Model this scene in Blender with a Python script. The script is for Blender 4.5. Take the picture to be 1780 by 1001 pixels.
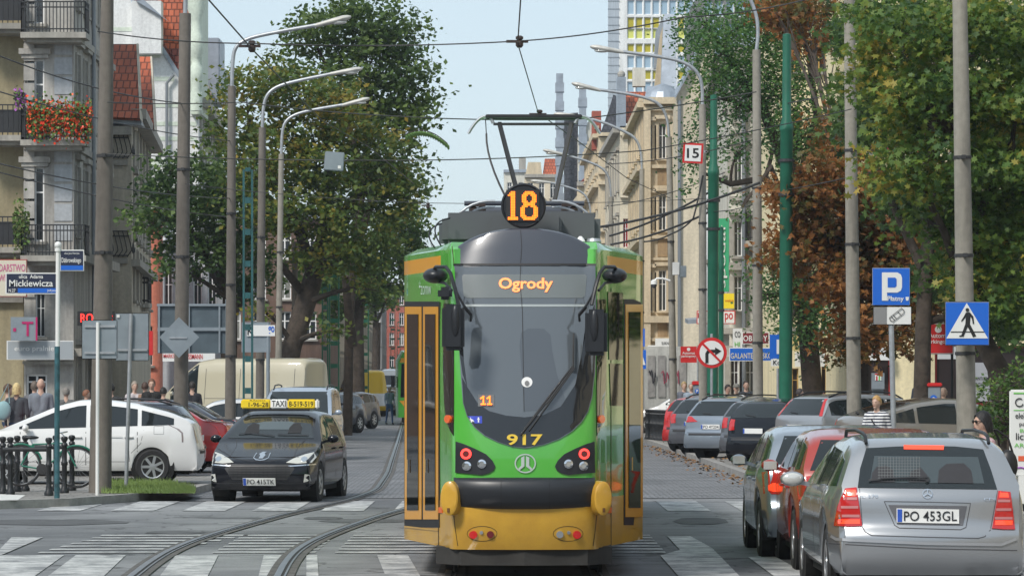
import bpy, bmesh, math, random
import numpy as np
from mathutils import Vector, Matrix
from mathutils.bvhtree import BVHTree
from mathutils.geometry import delaunay_2d_cdt
R = math.radians
for o in list(bpy.data.objects): bpy.data.objects.remove(o)
scene = bpy.context.scene
col = scene.collection
random.seed(7); rng = np.random.default_rng(7)
# ---------------------------------------------------------------- camera, sky, sun, exposure
HAZE = .00022; F = 6500.0; HZ = 665.0; CH = 1.9          # focal length in photo pixels, horizon row, eye height
cam = bpy.data.objects.new('camera', bpy.data.cameras.new('camera')); col.objects.link(cam)
cam.location = (0, 0, CH); cam.rotation_euler = (R(90), 0, 0)
cam.data.sensor_width = 36; cam.data.lens = 36 * F / 1780
cam.data.shift_y = (HZ - 500.5) / 1780
cam.data.clip_start = 1; cam.data.clip_end = 6000
scene.camera = cam
SUN_EL, SUN_AZ = 46, 217     # azimuth clockwise from +Y: sun behind the camera, to the left
w = bpy.data.worlds.new('World'); scene.world = w; w.use_nodes = True
nt = w.node_tree; sky = nt.nodes.new('ShaderNodeTexSky'); sky.sky_type = 'NISHITA'
sky.sun_disc = False; sky.sun_elevation = R(SUN_EL); sky.sun_rotation = R(SUN_AZ)
sky.air_density = 1.0; sky.dust_density = .6; sky.ozone_density = 3.0; sky.altitude = 60
hz = nt.nodes.new('ShaderNodeMix'); hz.data_type = 'RGBA'; hz.inputs[0].default_value = .70       # thin high cloud over the blue
hz.inputs[7].default_value = (5.15, 6.0, 6.5, 1)
nt.links.new(sky.outputs[0], hz.inputs[6]); nt.links.new(hz.outputs[2], nt.nodes['Background'].inputs[0])
nt.nodes['Background'].inputs[1].default_value = 0.105
sun = bpy.data.objects.new('sun', bpy.data.lights.new('sun', 'SUN')); col.objects.link(sun)
sun.data.energy = 2.5; sun.data.angle = R(12); sun.data.color = (1, .95, .88)
a = R(SUN_AZ); e = R(SUN_EL)
sd = Vector((math.sin(a) * math.cos(e), math.cos(a) * math.cos(e), math.sin(e)))
sun.rotation_euler = sd.to_track_quat('Z', 'Y').to_euler()
scene.view_settings.view_transform = 'Standard'; scene.view_settings.look = 'None'
scene.view_settings.exposure = 0.46; scene.view_settings.gamma = 1
scene.render.engine = 'CYCLES'
# ---------------------------------------------------------------- helpers
def sY(Y): return F / Y
def P(px, py, Y): return Vector(((px - 890) * Y / F, Y, CH + (HZ - py) * Y / F))
def PX(px, Y): return (px - 890) * Y / F
def PZ(py, Y): return CH + (HZ - py) * Y / F
def GP(px, py, z=0.0):
    Y = F * (CH - z) / (py - HZ); return Vector((PX(px, Y), Y, z))
def gz(Y): return 0.0 if Y < 220 else (min(Y, 760) - 220) * 0.0085

def lin(c):
    return tuple(c) + (1,) if len(c) == 3 else tuple(c)
MATS = {}
def mat(name, c=(.5, .5, .5), rough=.6, metal=0., coat=0., emis=None, es=0., var=0., vs=3., bump=0., bs=30., ior=1.5, c2=None, alpha=1., trans=0., dirt=0.):
    if name in MATS: return MATS[name]
    m = bpy.data.materials.new(name); m.use_nodes = True; n = m.node_tree.nodes; l = m.node_tree.links
    b = n['Principled BSDF']; b.inputs['Base Color'].default_value = lin(c); b.inputs['Roughness'].default_value = rough
    b.inputs['Metallic'].default_value = metal; b.inputs['IOR'].default_value = ior
    b.inputs['Coat Weight'].default_value = coat; b.inputs['Coat Roughness'].default_value = .04
    if trans: b.inputs['Transmission Weight'].default_value = trans
    if emis: b.inputs['Emission Color'].default_value = lin(emis); b.inputs['Emission Strength'].default_value = es
    if var or c2 or bump or dirt:
        tc = n.new('ShaderNodeTexCoord')
    if var or c2:
        no = n.new('ShaderNodeTexNoise'); no.inputs['Scale'].default_value = vs; no.inputs['Detail'].default_value = 6; no.inputs['Roughness'].default_value = .65
        l.new(tc.outputs['Object'], no.inputs[0])
        rp = n.new('ShaderNodeValToRGB'); rp.color_ramp.elements[0].position = .34; rp.color_ramp.elements[1].position = .68
        c2_ = c2 or tuple(min(1, x * (1 + var)) for x in c); c1_ = c if c2 else tuple(x * (1 - var) for x in c)
        rp.color_ramp.elements[0].color = lin(c1_); rp.color_ramp.elements[1].color = lin(c2_)
        l.new(no.outputs[0], rp.inputs[0]); l.new(rp.outputs[0], b.inputs['Base Color'])
        if dirt:
            mr = n.new('ShaderNodeMapRange'); mr.inputs[3].default_value = rough - .08; mr.inputs[4].default_value = rough + dirt
            l.new(no.outputs[0], mr.inputs[0]); l.new(mr.outputs[0], b.inputs['Roughness'])
    if bump:
        n2 = n.new('ShaderNodeTexNoise'); n2.inputs['Scale'].default_value = bs; n2.inputs['Detail'].default_value = 5
        l.new(tc.outputs['Object'], n2.inputs[0]); bp = n.new('ShaderNodeBump'); bp.inputs['Strength'].default_value = bump; bp.inputs['Distance'].default_value = .02
        l.new(n2.outputs[0], bp.inputs['Height']); l.new(bp.outputs[0], b.inputs['Normal'])
    MATS[name] = m; return m

class MB:
    def __init__(s): s.v = []; s.f = []; s.m = []
    def add(s, vs, fs, mi=0):
        k = len(s.v); s.v += [tuple(p) for p in vs]; s.f += [tuple(i + k for i in f) for f in fs]
        s.m += [mi] * len(fs); return s
    def box(s, a, b, mi=0):
        x0, y0, z0 = (min(a[i], b[i]) for i in range(3)); x1, y1, z1 = (max(a[i], b[i]) for i in range(3))
        return s.add([(x0,y0,z0),(x1,y0,z0),(x1,y1,z0),(x0,y1,z0),(x0,y0,z1),(x1,y0,z1),(x1,y1,z1),(x0,y1,z1)],
              [(0,3,2,1),(4,5,6,7),(0,1,5,4),(1,2,6,5),(2,3,7,6),(3,0,4,7)], mi)
    def obox(s, c, u, v, w, mi=0):            # oriented box, half vectors u v w
        c, u, v, w = map(Vector, (c, u, v, w))
        return s.add([c-u-v-w, c+u-v-w, c+u+v-w, c-u+v-w, c-u-v+w, c+u-v+w, c+u+v+w, c-u+v+w],
              [(0,3,2,1),(4,5,6,7),(0,1,5,4),(1,2,6,5),(2,3,7,6),(3,0,4,7)], mi)
    def bar(s, a, b, w=.03, h=None, mi=0):
        a = Vector(a); b = Vector(b); d = b - a; L = d.length
        if L < 1e-6: return s
        d.normalize(); up = Vector((0,0,1)) if abs(d.z) < .95 else Vector((0,1,0))
        u = d.cross(up).normalized(); v = u.cross(d).normalized()
        return s.obox((a + b) / 2, u * w / 2, d * L / 2, v * (h or w) / 2, mi)
    def tube(s, pts, r, n=10, mi=0, cap=True):
        pts = [Vector(p) for p in pts]
        if not isinstance(r, (list, tuple)): pts = [p for i, p in enumerate(pts) if i == 0 or (p - pts[i-1]).length > 1e-5]
        m = len(pts)
        rs = r if isinstance(r, (list, tuple)) else [r] * m
        vs = []; fs = []; u = None
        for i, p in enumerate(pts):
            d = (pts[min(i+1, m-1)] - pts[max(i-1, 0)]).normalized()
            if u is None: u = d.cross(Vector((.31,.87,.12))).normalized()
            else:
                u = (u - d * u.dot(d)).normalized()
            v = d.cross(u)
            for k in range(n):
                t = 2 * math.pi * k / n; vs.append(p + (u * math.cos(t) + v * math.sin(t)) * rs[i])
        for i in range(m - 1):
            for k in range(n):
                fs.append((i*n+k, i*n+(k+1)%n, (i+1)*n+(k+1)%n, (i+1)*n+k))
        if cap: fs += [tuple(range(n-1, -1, -1)), tuple(range((m-1)*n, m*n))]
        return s.add(vs, fs, mi)
    def lathe(s, prof, c=(0,0,0), axis='Z', n=24, mi=0, close=False):
        vs = []; fs = []; c = Vector(c); m = len(prof)
        for (r, h) in prof:
            for k in range(n):
                t = 2*math.pi*k/n; a_, b_ = r*math.cos(t), r*math.sin(t)
                vs.append(c + Vector({'Z': (a_, b_, h), 'Y': (b_, h, a_), 'X': (h, a_, b_)}[axis]))
        for i in range(m - 1 + (1 if close else 0)):
            j = (i + 1) % m
            for k in range(n): fs.append((i*n+k, i*n+(k+1)%n, j*n+(k+1)%n, j*n+k))
        if not close: fs += [tuple(range(n-1,-1,-1)), tuple(range((m-1)*n, m*n))]
        return s.add(vs, fs, mi)
    def prism(s, poly, ext, mi=0):            # poly: list of 3-D points (planar), ext: vector
        poly = [Vector(p) for p in poly]; n = len(poly); ext = Vector(ext)
        return s.add(poly + [p + ext for p in poly], [tuple(range(n-1,-1,-1)), tuple(range(n, 2*n))] + [(i, (i+1)%n, n+(i+1)%n, n+i) for i in range(n)], mi)
    def quad(s, *p, mi=0): return s.add(p, [tuple(range(len(p)))], mi)
    def sph(s, c, r, n=12, mi=0):
        r = r if isinstance(r, (tuple, list)) else (r, r, r); c = Vector(c); vs = []; fs = []; m = n // 2 + 1
        for i in range(m + 1):
            ph = math.pi * i / m
            for k in range(n):
                t = 2*math.pi*k/n; vs.append(c + Vector((r[0]*math.sin(ph)*math.cos(t), r[1]*math.sin(ph)*math.sin(t), r[2]*math.cos(ph))))
        for i in range(m):
            for k in range(n): fs.append((i*n+k, (i+1)*n+k, (i+1)*n+(k+1)%n, i*n+(k+1)%n))
        return s.add(vs, fs, mi)
    def build(s, name, mats, parent=None, smooth=None, bevel=0, fixn=True):
        me = bpy.data.meshes.new(name); me.from_pydata(s.v, [], s.f)
        ms = mats if isinstance(mats, (list, tuple)) else [mats]
        for m in ms: me.materials.append(m)
        if len(ms) > 1: me.polygons.foreach_set('material_index', s.m)
        if fixn or bevel:
            bm = bmesh.new(); bm.from_mesh(me)
            if bevel:
                bmesh.ops.remove_doubles(bm, verts=bm.verts, dist=1e-5)
                bmesh.ops.bevel(bm, geom=[e for e in bm.edges if len(e.link_faces) == 2 and e.calc_face_angle(0) > .5], offset=bevel, segments=2, affect='EDGES', clamp_overlap=True)
            if fixn: bmesh.ops.recalc_face_normals(bm, faces=bm.faces)
            bm.to_mesh(me); bm.free()
        me.validate(); 
        if smooth is not None:
            me.shade_smooth()
            me.set_sharp_from_angle(angle=R(smooth))
        o = bpy.data.objects.new(name, me); col.objects.link(o)
        if parent: o.parent = parent
        return o
def tag(o, label=None, cat=None, group=None, kind=None):
    if label: o['label'] = label
    if cat: o['category'] = cat
    if group: o['group'] = group
    if kind: o['kind'] = kind
    return o
def empty(name, loc, rz=0, label=None, cat=None, group=None):
    o = bpy.data.objects.new(name, None); col.objects.link(o); o.location = loc; o.rotation_euler = (0, 0, rz)
    o.empty_display_size = .2
    return tag(o, label, cat, group)
def struct(o): o['kind'] = 'structure'; return o
def M4(o):
    return Matrix.Translation(o.location) @ o.rotation_euler.to_matrix().to_4x4()

def copy_tree(src, loc, rz=None, label=None, group=None, scale=None):
    ch = [o for o in bpy.data.objects if o.parent == src]
    c = src.copy(); col.objects.link(c); c.location = loc
    if rz is not None: c.rotation_euler = (0, 0, rz)
    if label: c['label'] = label
    if group: c['group'] = group
    def rec(a, b):
        for k in [o for o in src_children[a.name]]:
            d = k.copy(); col.objects.link(d); d.parent = b; rec(k, d)
    src_children = {}
    def idx(a):
        src_children[a.name] = [o for o in bpy.data.objects if o.parent == a]
        for k in src_children[a.name]: idx(k)
    idx(src); rec(src, c)
    return c

# text as flat mesh data: verts2d, faces, (w, h)
TXT = {}
def textdata(body, off=0.0, res=3):
    key = (body, off)
    if key in TXT: return TXT[key]
    cu = bpy.data.curves.new('t', 'FONT'); cu.body = body; cu.size = 1; cu.offset = off; cu.resolution_u = res; cu.fill_mode = 'FRONT'
    o = bpy.data.objects.new('t', cu); col.objects.link(o)
    bpy.context.view_layer.update()
    me = bpy.data.meshes.new_from_object(o.evaluated_get(bpy.context.evaluated_depsgraph_get()))
    vs = [(v.co.x, v.co.y) for v in me.vertices]; fs = [tuple(p.vertices) for p in me.polygons]
    bpy.data.objects.remove(o); bpy.data.meshes.remove(me)
    x0 = min(v[0] for v in vs); x1 = max(v[0] for v in vs); y0 = min(v[1] for v in vs); y1 = max(v[1] for v in vs)
    TXT[key] = ([((x-x0)/(x1-x0), (y-y0)/(y1-y0)) for x, y in vs], fs, (x1-x0, y1-y0)); return TXT[key]
def text_on(mb, body, org, u, v, w, h, off=0.0, mi=0):
    """writing laid on a plane: org = lower-left corner, u right, v up (unit), size w x h"""
    vs, fs, _ = textdata(body, off); org = Vector(org); u = Vector(u); v = Vector(v)
    mb.add([org + u * (a * w) + v * (b * h) for a, b in vs], fs, mi); return mb
def text_obj(name, body, org, u, v, w, h, m, parent, off=0.0):
    mb = MB(); text_on(mb, body, org, u, v, w, h, off); return mb.build(name, m, parent, fixn=False)
# ---- laying patches on a curved body
def cdt(poly, step):
    n = len(poly); pts = [Vector(p) for p in poly]; out = []; ed = []
    for i in range(n):
        a = pts[i]; b = pts[(i+1) % n]; k = max(1, int((b-a).length / step))
        out += [a.lerp(b, j / k) for j in range(k)]
    m = len(out); ed = [(i, (i+1) % m) for i in range(m)]
    xs = [p.x for p in out]; ys = [p.y for p in out]
    def inside(q):
        c = False
        for i in range(m):
            a = out[i]; b = out[(i+1) % m]
            if (a.y > q.y) != (b.y > q.y) and q.x < (b.x-a.x)*(q.y-a.y)/(b.y-a.y) + a.x: c = not c
        return c
    g = []
    y = min(ys) + step * .5
    while y < max(ys):
        x = min(xs) + step * .5
        while x < max(xs):
            q = Vector((x, y))
            if inside(q) and min((q - p).length for p in out) > step * .45: g.append(q)
            x += step
        y += step
    vs, _, fs, *_ = delaunay_2d_cdt(out + g, ed, [], 1, 1e-6)
    return [tuple(v) for v in vs], [tuple(f) for f in fs]
class Proj:
    """projector: maps 2-D coords to points on a body mesh (local space of its root)"""
    def __init__(s, body, root, kind, ):
        me = body.data; s.b = BVHTree.FromPolygons([v.co.copy() for v in me.vertices], [tuple(p.vertices) for p in me.polygons])
        s.kind = kind; s.inv = M4(root).inverted()
    def ray(s, a, b):
        k = s.kind
        if k == 'px':
            o = s.inv @ Vector((0, 0, CH)); q = s.inv @ P(a, b, 30); return o, (q - o).normalized()
        if k == 'rear': return Vector((-9, a, b)), Vector((1, 0, 0))
        if k == 'front': return Vector((9, a, b)), Vector((-1, 0, 0))
        if k == 'left': return Vector((a, 9, b)), Vector((0, -1, 0))
        if k == 'right': return Vector((a, -9, b)), Vector((0, 1, 0))
        if k == 'top': return Vector((a, b, 9)), Vector((0, 0, -1))
    def pt(s, a, b, off):
        o, d = s.ray(a, b); h = s.b.ray_cast(o, d)
        if h[0] is None: return None
        n = h[1] if h[1].dot(d) < 0 else -h[1]
        n2 = (n - d * .6).normalized()
        return h[0] + n2 * off
    def mesh(s, vs, fs, off, mb=None, mi=0, thick=True):
        mb = mb or MB(); pts = []; ok = {}
        for i, (a, b) in enumerate(vs):
            p = s.pt(a, b, off)
            if p is not None: ok[i] = len(pts); pts.append(p)
        f2 = [tuple(ok[i] for i in f) for f in fs if all(i in ok for i in f)]
        if thick:                                 # rim going back to the body
            cnt = {}
            for f in f2:
                for i in range(len(f)):
                    e = (f[i], f[(i+1) % len(f)]); cnt[e] = 1
            rim = [e for e in cnt if (e[1], e[0]) not in cnt]
            back = {}; inv = {j: i for i, j in ok.items()}
            for e in rim:
                for i in e:
                    if i not in back:
                        p = s.pt(*vs[inv[i]], -.004)
                        back[i] = len(pts); pts.append(p if p is not None else pts[i])
            f2 += [(e[1], e[0], back[e[0]], back[e[1]]) for e in rim]
        mb.add(pts, f2, mi); return mb
    def patch(s, name, poly, m, parent, off=.006, step=.05, smooth=35):
        vs, fs = cdt(poly, step); o = s.mesh(vs, fs, off).build(name, m, parent, smooth=smooth, fixn=False); return o
    def add(s, mb, poly, off=.006, step=.05, mi=0):
        vs, fs = cdt(poly, step); s.mesh(vs, fs, off, mb, mi); return mb
    def line(s, mb, pts, wd, off=.003, step=.05, mi=0):
        out = []
        pts = [Vector(p) for p in pts]
        for a, b in zip(pts, pts[1:]):
            k = max(1, int((b-a).length / step)); out += [a.lerp(b, j/k) for j in range(k)]
        out.append(pts[-1]); vs = []; 
        for i, p in enumerate(out):
            d = (out[min(i+1, len(out)-1)] - out[max(i-1, 0)]).normalized(); n = Vector((-d.y, d.x)) * wd / 2
            vs += [tuple(p + n), tuple(p - n)]
        fs = [(2*i, 2*i+1, 2*i+3, 2*i+2) for i in range(len(out)-1)]
        s.mesh(vs, fs, off, mb, mi, thick=False); return mb
    def text(s, mb, body, a0, b0, a1, b1, off=.009, bold=0., mi=0):
        """(a0,b0) lower-left, (a1,b1) upper-right in projector coords"""
        vs, fs, _ = textdata(body, bold)
        s.mesh([(a0 + (a1-a0)*x, b0 + (b1-b0)*y) for x, y in vs], fs, off, mb, mi, thick=False); return mb
def ell(cx, cy, rx, ry, n=20): return [(cx + rx*math.cos(2*math.pi*i/n), cy + ry*math.sin(2*math.pi*i/n)) for i in range(n)]
def bezier(p0, p1, p2, n=8):
    p0, p1, p2 = Vector(p0), Vector(p1), Vector(p2)
    return [p0*(1-t)**2 + p1*2*t*(1-t) + p2*t*t for t in [i/n for i in range(n+1)]]

# common materials
m_black = mat('black plastic', (.012, .012, .014), .45)
m_rubber = mat('tyre rubber', (.018, .018, .019), .8, bump=.2, bs=80)
m_steel = mat('galvanised steel', (.42, .44, .46), .45, .6, var=.15, vs=6)
m_chrome = mat('chrome', (.75, .76, .78), .12, 1.)
m_white = mat('white paint', (.8, .8, .79), .5)
m_glass = mat('tinted glass', (.016, .021, .023), .03, ior=1.6)
m_conc = mat('pole concrete', (.27, .25, .215), .9, var=.22, vs=2.5, bump=.5, bs=60)
m_conc2 = mat('shaded pole concrete', (.135, .12, .105), .9, var=.25, vs=2.5, bump=.5, bs=60)  # same concrete in a darker colour, standing in for shade on left-hand poles
m_wire = mat('wire', (.03, .03, .03), .6)
m_plate = mat('plate white', (.72, .72, .7), .4)
m_ink = mat('plate ink', (.01, .01, .012), .5)
m_eu = mat('plate blue', (.02, .08, .42), .4)
# ---------------------------------------------------------------- ground
def asphalt():
    m = bpy.data.materials.new('asphalt'); m.use_nodes = True; n = m.node_tree.nodes; l = m.node_tree.links; b = n['Principled BSDF']
    tc = n.new('ShaderNodeTexCoord'); b.inputs['Roughness'].default_value = .85
    def noise(sc, det=5, ro=.6, stretch=None):
        t = n.new('ShaderNodeTexNoise'); t.inputs['Scale'].default_value = sc; t.inputs['Detail'].default_value = det; t.inputs['Roughness'].default_value = ro
        src = tc.outputs['Object']
        if stretch:
            mp = n.new('ShaderNodeMapping'); mp.inputs['Scale'].default_value = stretch; l.new(src, mp.inputs[0]); src = mp.outputs[0]
        l.new(src, t.inputs[0]); return t.outputs[0]
    def ramp(src, p0, c0, p1, c1):
        r = n.new('ShaderNodeValToRGB'); e = r.color_ramp.elements; e[0].position = p0; e[0].color = lin(c0); e[1].position = p1; e[1].color = lin(c1); l.new(src, r.inputs[0]); return r.outputs[0]
    def mul(a_, b_, f=1.):
        x = n.new('ShaderNodeMix'); x.data_type = 'RGBA'; x.blend_type = 'MULTIPLY'; x.inputs[0].default_value = f; l.new(a_, x.inputs[6]); l.new(b_, x.inputs[7]); return x.outputs[2]
    big = ramp(noise(.22, 3, .6, (1, .45, 1)), .38, (.125, .13, .138), .62, (.255, .26, .266))
    med = ramp(noise(1.7, 6, .7, (.5, 1, 1)), .3, (.70, .70, .70), .7, (1.12, 1.12, 1.12))
    fine = ramp(noise(60, 3, .8), .3, (.75, .75, .75), .7, (1.2, 1.2, 1.2))
    vo = n.new('ShaderNodeTexVoronoi'); vo.feature = 'DISTANCE_TO_EDGE'; vo.inputs['Scale'].default_value = .42; 
    mx = n.new('ShaderNodeVectorMath'); mx.operation = 'MULTIPLY_ADD'; no = n.new('ShaderNodeTexNoise'); no.inputs['Scale'].default_value = 1.4; no.inputs['Detail'].default_value = 7
    l.new(tc.outputs['Object'], no.inputs[0]); l.new(no.outputs[1], mx.inputs[0]); mx.inputs[1].default_value = (1.6, 1.6, 0); l.new(tc.outputs['Object'], mx.inputs[2]); l.new(mx.outputs[0], vo.inputs[0])
    crack = ramp(vo.outputs[0], 0, (.3, .3, .3), .016, (1, 1, 1))
    l.new(mul(mul(mul(big, med), fine), crack), b.inputs['Base Color'])
    bp = n.new('ShaderNodeBump'); bp.inputs['Strength'].default_value = .5; bp.inputs['Distance'].default_value = .01; l.new(noise(90, 3), bp.inputs['Height']); l.new(bp.outputs[0], b.inputs['Normal'])
    return m
def cobble(name, c1, c2, mortar, sx, sy, bump=.8):
    m = bpy.data.materials.new(name); m.use_nodes = True; n = m.node_tree.nodes; l = m.node_tree.links; b = n['Principled BSDF']; b.inputs['Roughness'].default_value = .7
    tc = n.new('ShaderNodeTexCoord'); br = n.new('ShaderNodeTexBrick'); br.inputs['Scale'].default_value = 1; br.inputs['Brick Width'].default_value = sx; br.inputs['Row Height'].default_value = sy
    br.inputs['Mortar Size'].default_value = .018; br.inputs['Mortar Smooth'].default_value = .6; br.inputs['Color1'].default_value = lin(c1); br.inputs['Color2'].default_value = lin(c2); br.inputs['Mortar'].default_value = lin(mortar)
    dn = n.new('ShaderNodeTexNoise'); dn.inputs['Scale'].default_value = 3; ad = n.new('ShaderNodeVectorMath'); ad.operation = 'MULTIPLY_ADD'; ad.inputs[1].default_value = (.12, .12, 0)
    l.new(tc.outputs['Object'], dn.inputs[0]); l.new(dn.outputs[1], ad.inputs[0]); l.new(tc.outputs['Object'], ad.inputs[2]); l.new(ad.outputs[0], br.inputs[0])
    no = n.new('ShaderNodeTexNoise'); no.inputs['Scale'].default_value = .6; no.inputs['Detail'].default_value = 6; l.new(tc.outputs['Object'], no.inputs[0])
    rp = n.new('ShaderNodeValToRGB'); rp.color_ramp.elements[0].position = .3; rp.color_ramp.elements[0].color = (.65, .65, .65, 1); rp.color_ramp.elements[1].position = .7; rp.color_ramp.elements[1].color = (1.15, 1.15, 1.15, 1); l.new(no.outputs[0], rp.inputs[0])
    x = n.new('ShaderNodeMix'); x.data_type = 'RGBA'; x.blend_type = 'MULTIPLY'; x.inputs[0].default_value = 1; l.new(br.outputs[0], x.inputs[6]); l.new(rp.outputs[0], x.inputs[7]); l.new(x.outputs[2], b.inputs['Base Color'])
    bp = n.new('ShaderNodeBump'); bp.inputs['Strength'].default_value = bump; bp.inputs['Distance'].default_value = .03; bp.invert = True; l.new(br.outputs[1], bp.inputs['Height']); l.new(bp.outputs[0], b.inputs['Normal'])
    return m
m_asph = asphalt()
m_cob = cobble('granite setts', (.24, .24, .25), (.16, .165, .175), (.07, .07, .07), .19, .15)
m_slab = cobble('pavement slabs', (.27, .255, .235), (.22, .21, .195), (.12, .115, .1), .36, .36, .4)
m_kerb = mat('kerb granite', (.27, .26, .245), .8, var=.25, vs=3, bump=.3)
def paint_mat():
    m = bpy.data.materials.new('road paint'); m.use_nodes = True; n = m.node_tree.nodes; l = m.node_tree.links; b = n['Principled BSDF']; b.inputs['Roughness'].default_value = .7
    tc = n.new('ShaderNodeTexCoord'); no = n.new('ShaderNodeTexNoise'); no.inputs['Scale'].default_value = 2.2; no.inputs['Detail'].default_value = 9; no.inputs['Roughness'].default_value = .75
    l.new(tc.outputs['Object'], no.inputs[0]); rp = n.new('ShaderNodeValToRGB'); e = rp.color_ramp.elements
    e[0].position = .40; e[0].color = (.17, .175, .18, 1); e[1].position = .60; e[1].color = (.54, .54, .53, 1); l.new(no.outputs[0], rp.inputs[0]); l.new(rp.outputs[0], b.inputs['Base Color'])
    return m
m_paint = paint_mat()
# the ground sheet (follows the slight climb of the street far away)
ys = [-300, 0, 60, 120, 220, 300, 400, 500, 600, 760, 1500]
mb = MB()
for y0, y1 in zip(ys, ys[1:]): mb.quad((-800, y0, gz(y0)-.004), (800, y0, gz(y0)-.004), (800, y1, gz(y1)-.004), (-800, y1, gz(y1)-.004))
o = mb.build('ground', m_asph); struct(o)
def interp(tab, y):
    if y <= tab[0][0]: return tab[0][1]
    for (a0, b0), (a1, b1) in zip(tab, tab[1:]):
        if y <= a1: return b0 + (b1-b0)*(y-a0)/(a1-a0)
    return tab[-1][1]
LK = [(60.2, -6.1), (62.7, -5.45), (67, -5.35), (90, -5.9), (120, -6.6), (169, -8.0), (225, -9.2), (400, -14), (760, -24)]
RK = [(62, 5.6), (66, 4.95), (72.6, 4.6), (100, 4.4), (118, 4.2), (169, 3.1), (225, 1.9), (400, -2.2), (760, -12)]
mb = MB(); yy = [61.5] + list(range(66, 220, 8)) + list(range(225, 761, 25))
for y0, y1 in zip(yy, yy[1:]):
    mb.quad((interp(LK, y0), y0, gz(y0)+.004), (interp(RK, y0), y0, gz(y0)+.004), (interp(RK, y1), y1, gz(y1)+.004), (interp(LK, y1), y1, gz(y1)+.004))
struct(mb.build('road', m_cob))
# pavements (raised), left and right
lp = [GP(-160, 884), GP(0, 884), GP(120, 880), GP(235, 871), GP(300, 865.5), GP(335, 861), GP(356, 855)]
lpoly = [(p.x, p.y) for p in lp] + [(-5.3, 66.5)] + [(x, y) for y, x in LK if y > 70]
rpoly = [(7.3, 20), (7.25, 45), (7.0, 50), (6.7, 56), (6.0, 60), (5.3, 63.5), (4.9, 67), (4.6, 72.6)] + [(x, y) for y, x in RK if y > 80]
def pavement(name, line, xfar, m, h=.12):
    mb = MB(); k = MB(); n = len(line)
    for (x0, y0), (x1, y1) in zip(line, line[1:]):
        s_ = 1 if xfar > 0 else -1
        a = (x0 + s_*.16, y0, gz(y0)+h); b = (x1 + s_*.16, y1, gz(y1)+h)
        if y1 > y0 + .01: mb.quad(a, (xfar, y0, gz(y0)+h), (xfar, y1, gz(y1)+h), b)
        k.quad((x0, y0, gz(y0)-.01), (x1, y1, gz(y1)-.01), (x1, y1, gz(y1)+h+.002), (x0, y0, gz(y0)+h+.002))
        k.quad((x0, y0, gz(y0)+h+.002), (x1, y1, gz(y1)+h+.002), (b[0], b[1], gz(b[1])+h+.002), (a[0], a[1], gz(a[1])+h+.002))
    struct(mb.build(name, m)); struct(k.build('kerb', m_kerb))
# left front edge runs across the picture: build as its own slab
mb = MB(); k = MB(); pts = [(p.x, p.y) for p in lp] + [(-5.3, 66.5)]
top = [(x, y+.0, .12) for x, y in pts] + [(-80, 66.5, .12), (-80, pts[0][1], .12)]
mb.add(top, [tuple(range(len(top)))]); mb.quad((-5.3, 66.5, .12), (-5.35, 72, .12), (-80, 72, .12), (-80, 66.5, .12))
struct(mb.build('pavement', m_slab))
for (x0, y0), (x1, y1) in zip(pts, pts[1:]):
    d = Vector((x1-x0, y1-y0)).normalized(); nn = Vector((-d.y, d.x)) * .16
    k.quad((x0, y0, -.01), (x1, y1, -.01), (x1, y1, .125), (x0, y0, .125)); k.quad((x0, y0, .125), (x1, y1, .125), (x1+nn.x, y1+nn.y, .125), (x0+nn.x, y0+nn.y, .125))
struct(k.build('kerb', m_kerb))
pavement('pavement', [(-5.35, 72)] + [(x, y) for y, x in LK if y > 80], -60, m_cob, .1)
pavement('pavement', rpoly, 60, m_slab)
# grass strip at the corner
g = MB(); a0 = GP(170, 857, .13); 
gp = [(172, 856), (330, 857), (342, 850), (300, 843), (185, 838)]
pts = [GP(x, y, .13) for x, y in gp]; g.add(pts, [tuple(range(len(pts)))]); struct(g.build('soil', mat('soil', (.09, .08, .05), .95, var=.3)))
mg = mat('grass blades', (.10, .17, .03), .6, c2=(.17, .24, .06), vs=2)
g = MB(); random.seed(3)
for i in range(5200):
    y = random.uniform(838, 857); x = random.uniform(176 + max(0, 844-y), 338 - max(0, (849-y))*6 )
    p = GP(x, y, .13); h = random.uniform(.03, .13) * (1.3 if random.random() < .1 else 1); t = random.uniform(-.05, .05)
    g.add([p, p+Vector((.015, 0, 0)), p+Vector((t, random.uniform(-.03, .03), h))], [(0, 1, 2)])
tag(g.build('grass', mg, fixn=False), 'strip of short green grass at the pavement corner', 'grass', kind='stuff')
# painted markings
mk = MB(); z = .004
def marking(x0, x1, y0, y1, sl=0.):
    n = max(1, int((y1-y0)/1.0))
    for i in range(n):
        a = y0 + (y1-y0)*i/n; b = y0 + (y1-y0)*(i+1)/n
        mk.quad((x0+sl*(a-y0), a, z), (x1+sl*(a-y0), a, z), (x1+sl*(b-y0), b, z), (x0+sl*(b-y0), b, z))
for c in (-6.74, -5.65, -4.59, -3.55, -2.53, -1.45, 2.62, 3.72):                 # far crossing
    marking(c-.31, c+.33, 55.5, 60.0)
for x0, x1 in ((-6.4, -5.95), (-5.4, -4.65), (-4.52, -3.97), (-3.42, -2.95), (-2.45, -2.1), (-1.98, -1.86), (-1.2, -.86)):       # near crossing
    marking(x0, x1, 36.0, 41.2, -.055)
for i in range(7):                                                            # thin cross lines
    y = 41.75 + i*.78
    for (xa, xb) in ((-5.3 + .03*i, -3.95 + .11*i), (-3.35, -2.2), (-1.98, 1.72)):
        mk.quad((xa, y, z), (xb, y+.06, z), (xb, y+.36, z), (xa, y+.30, z))
mk.quad(GP(-30, 985), GP(0, 966), GP(75, 934), GP(20, 934)); mk.quad(*[GP(*q) for q in ((1185, 1008), (1292, 1008), (1238, 953), (1200, 932), (1160, 932), (1182, 956), (1148, 966))])
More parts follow.
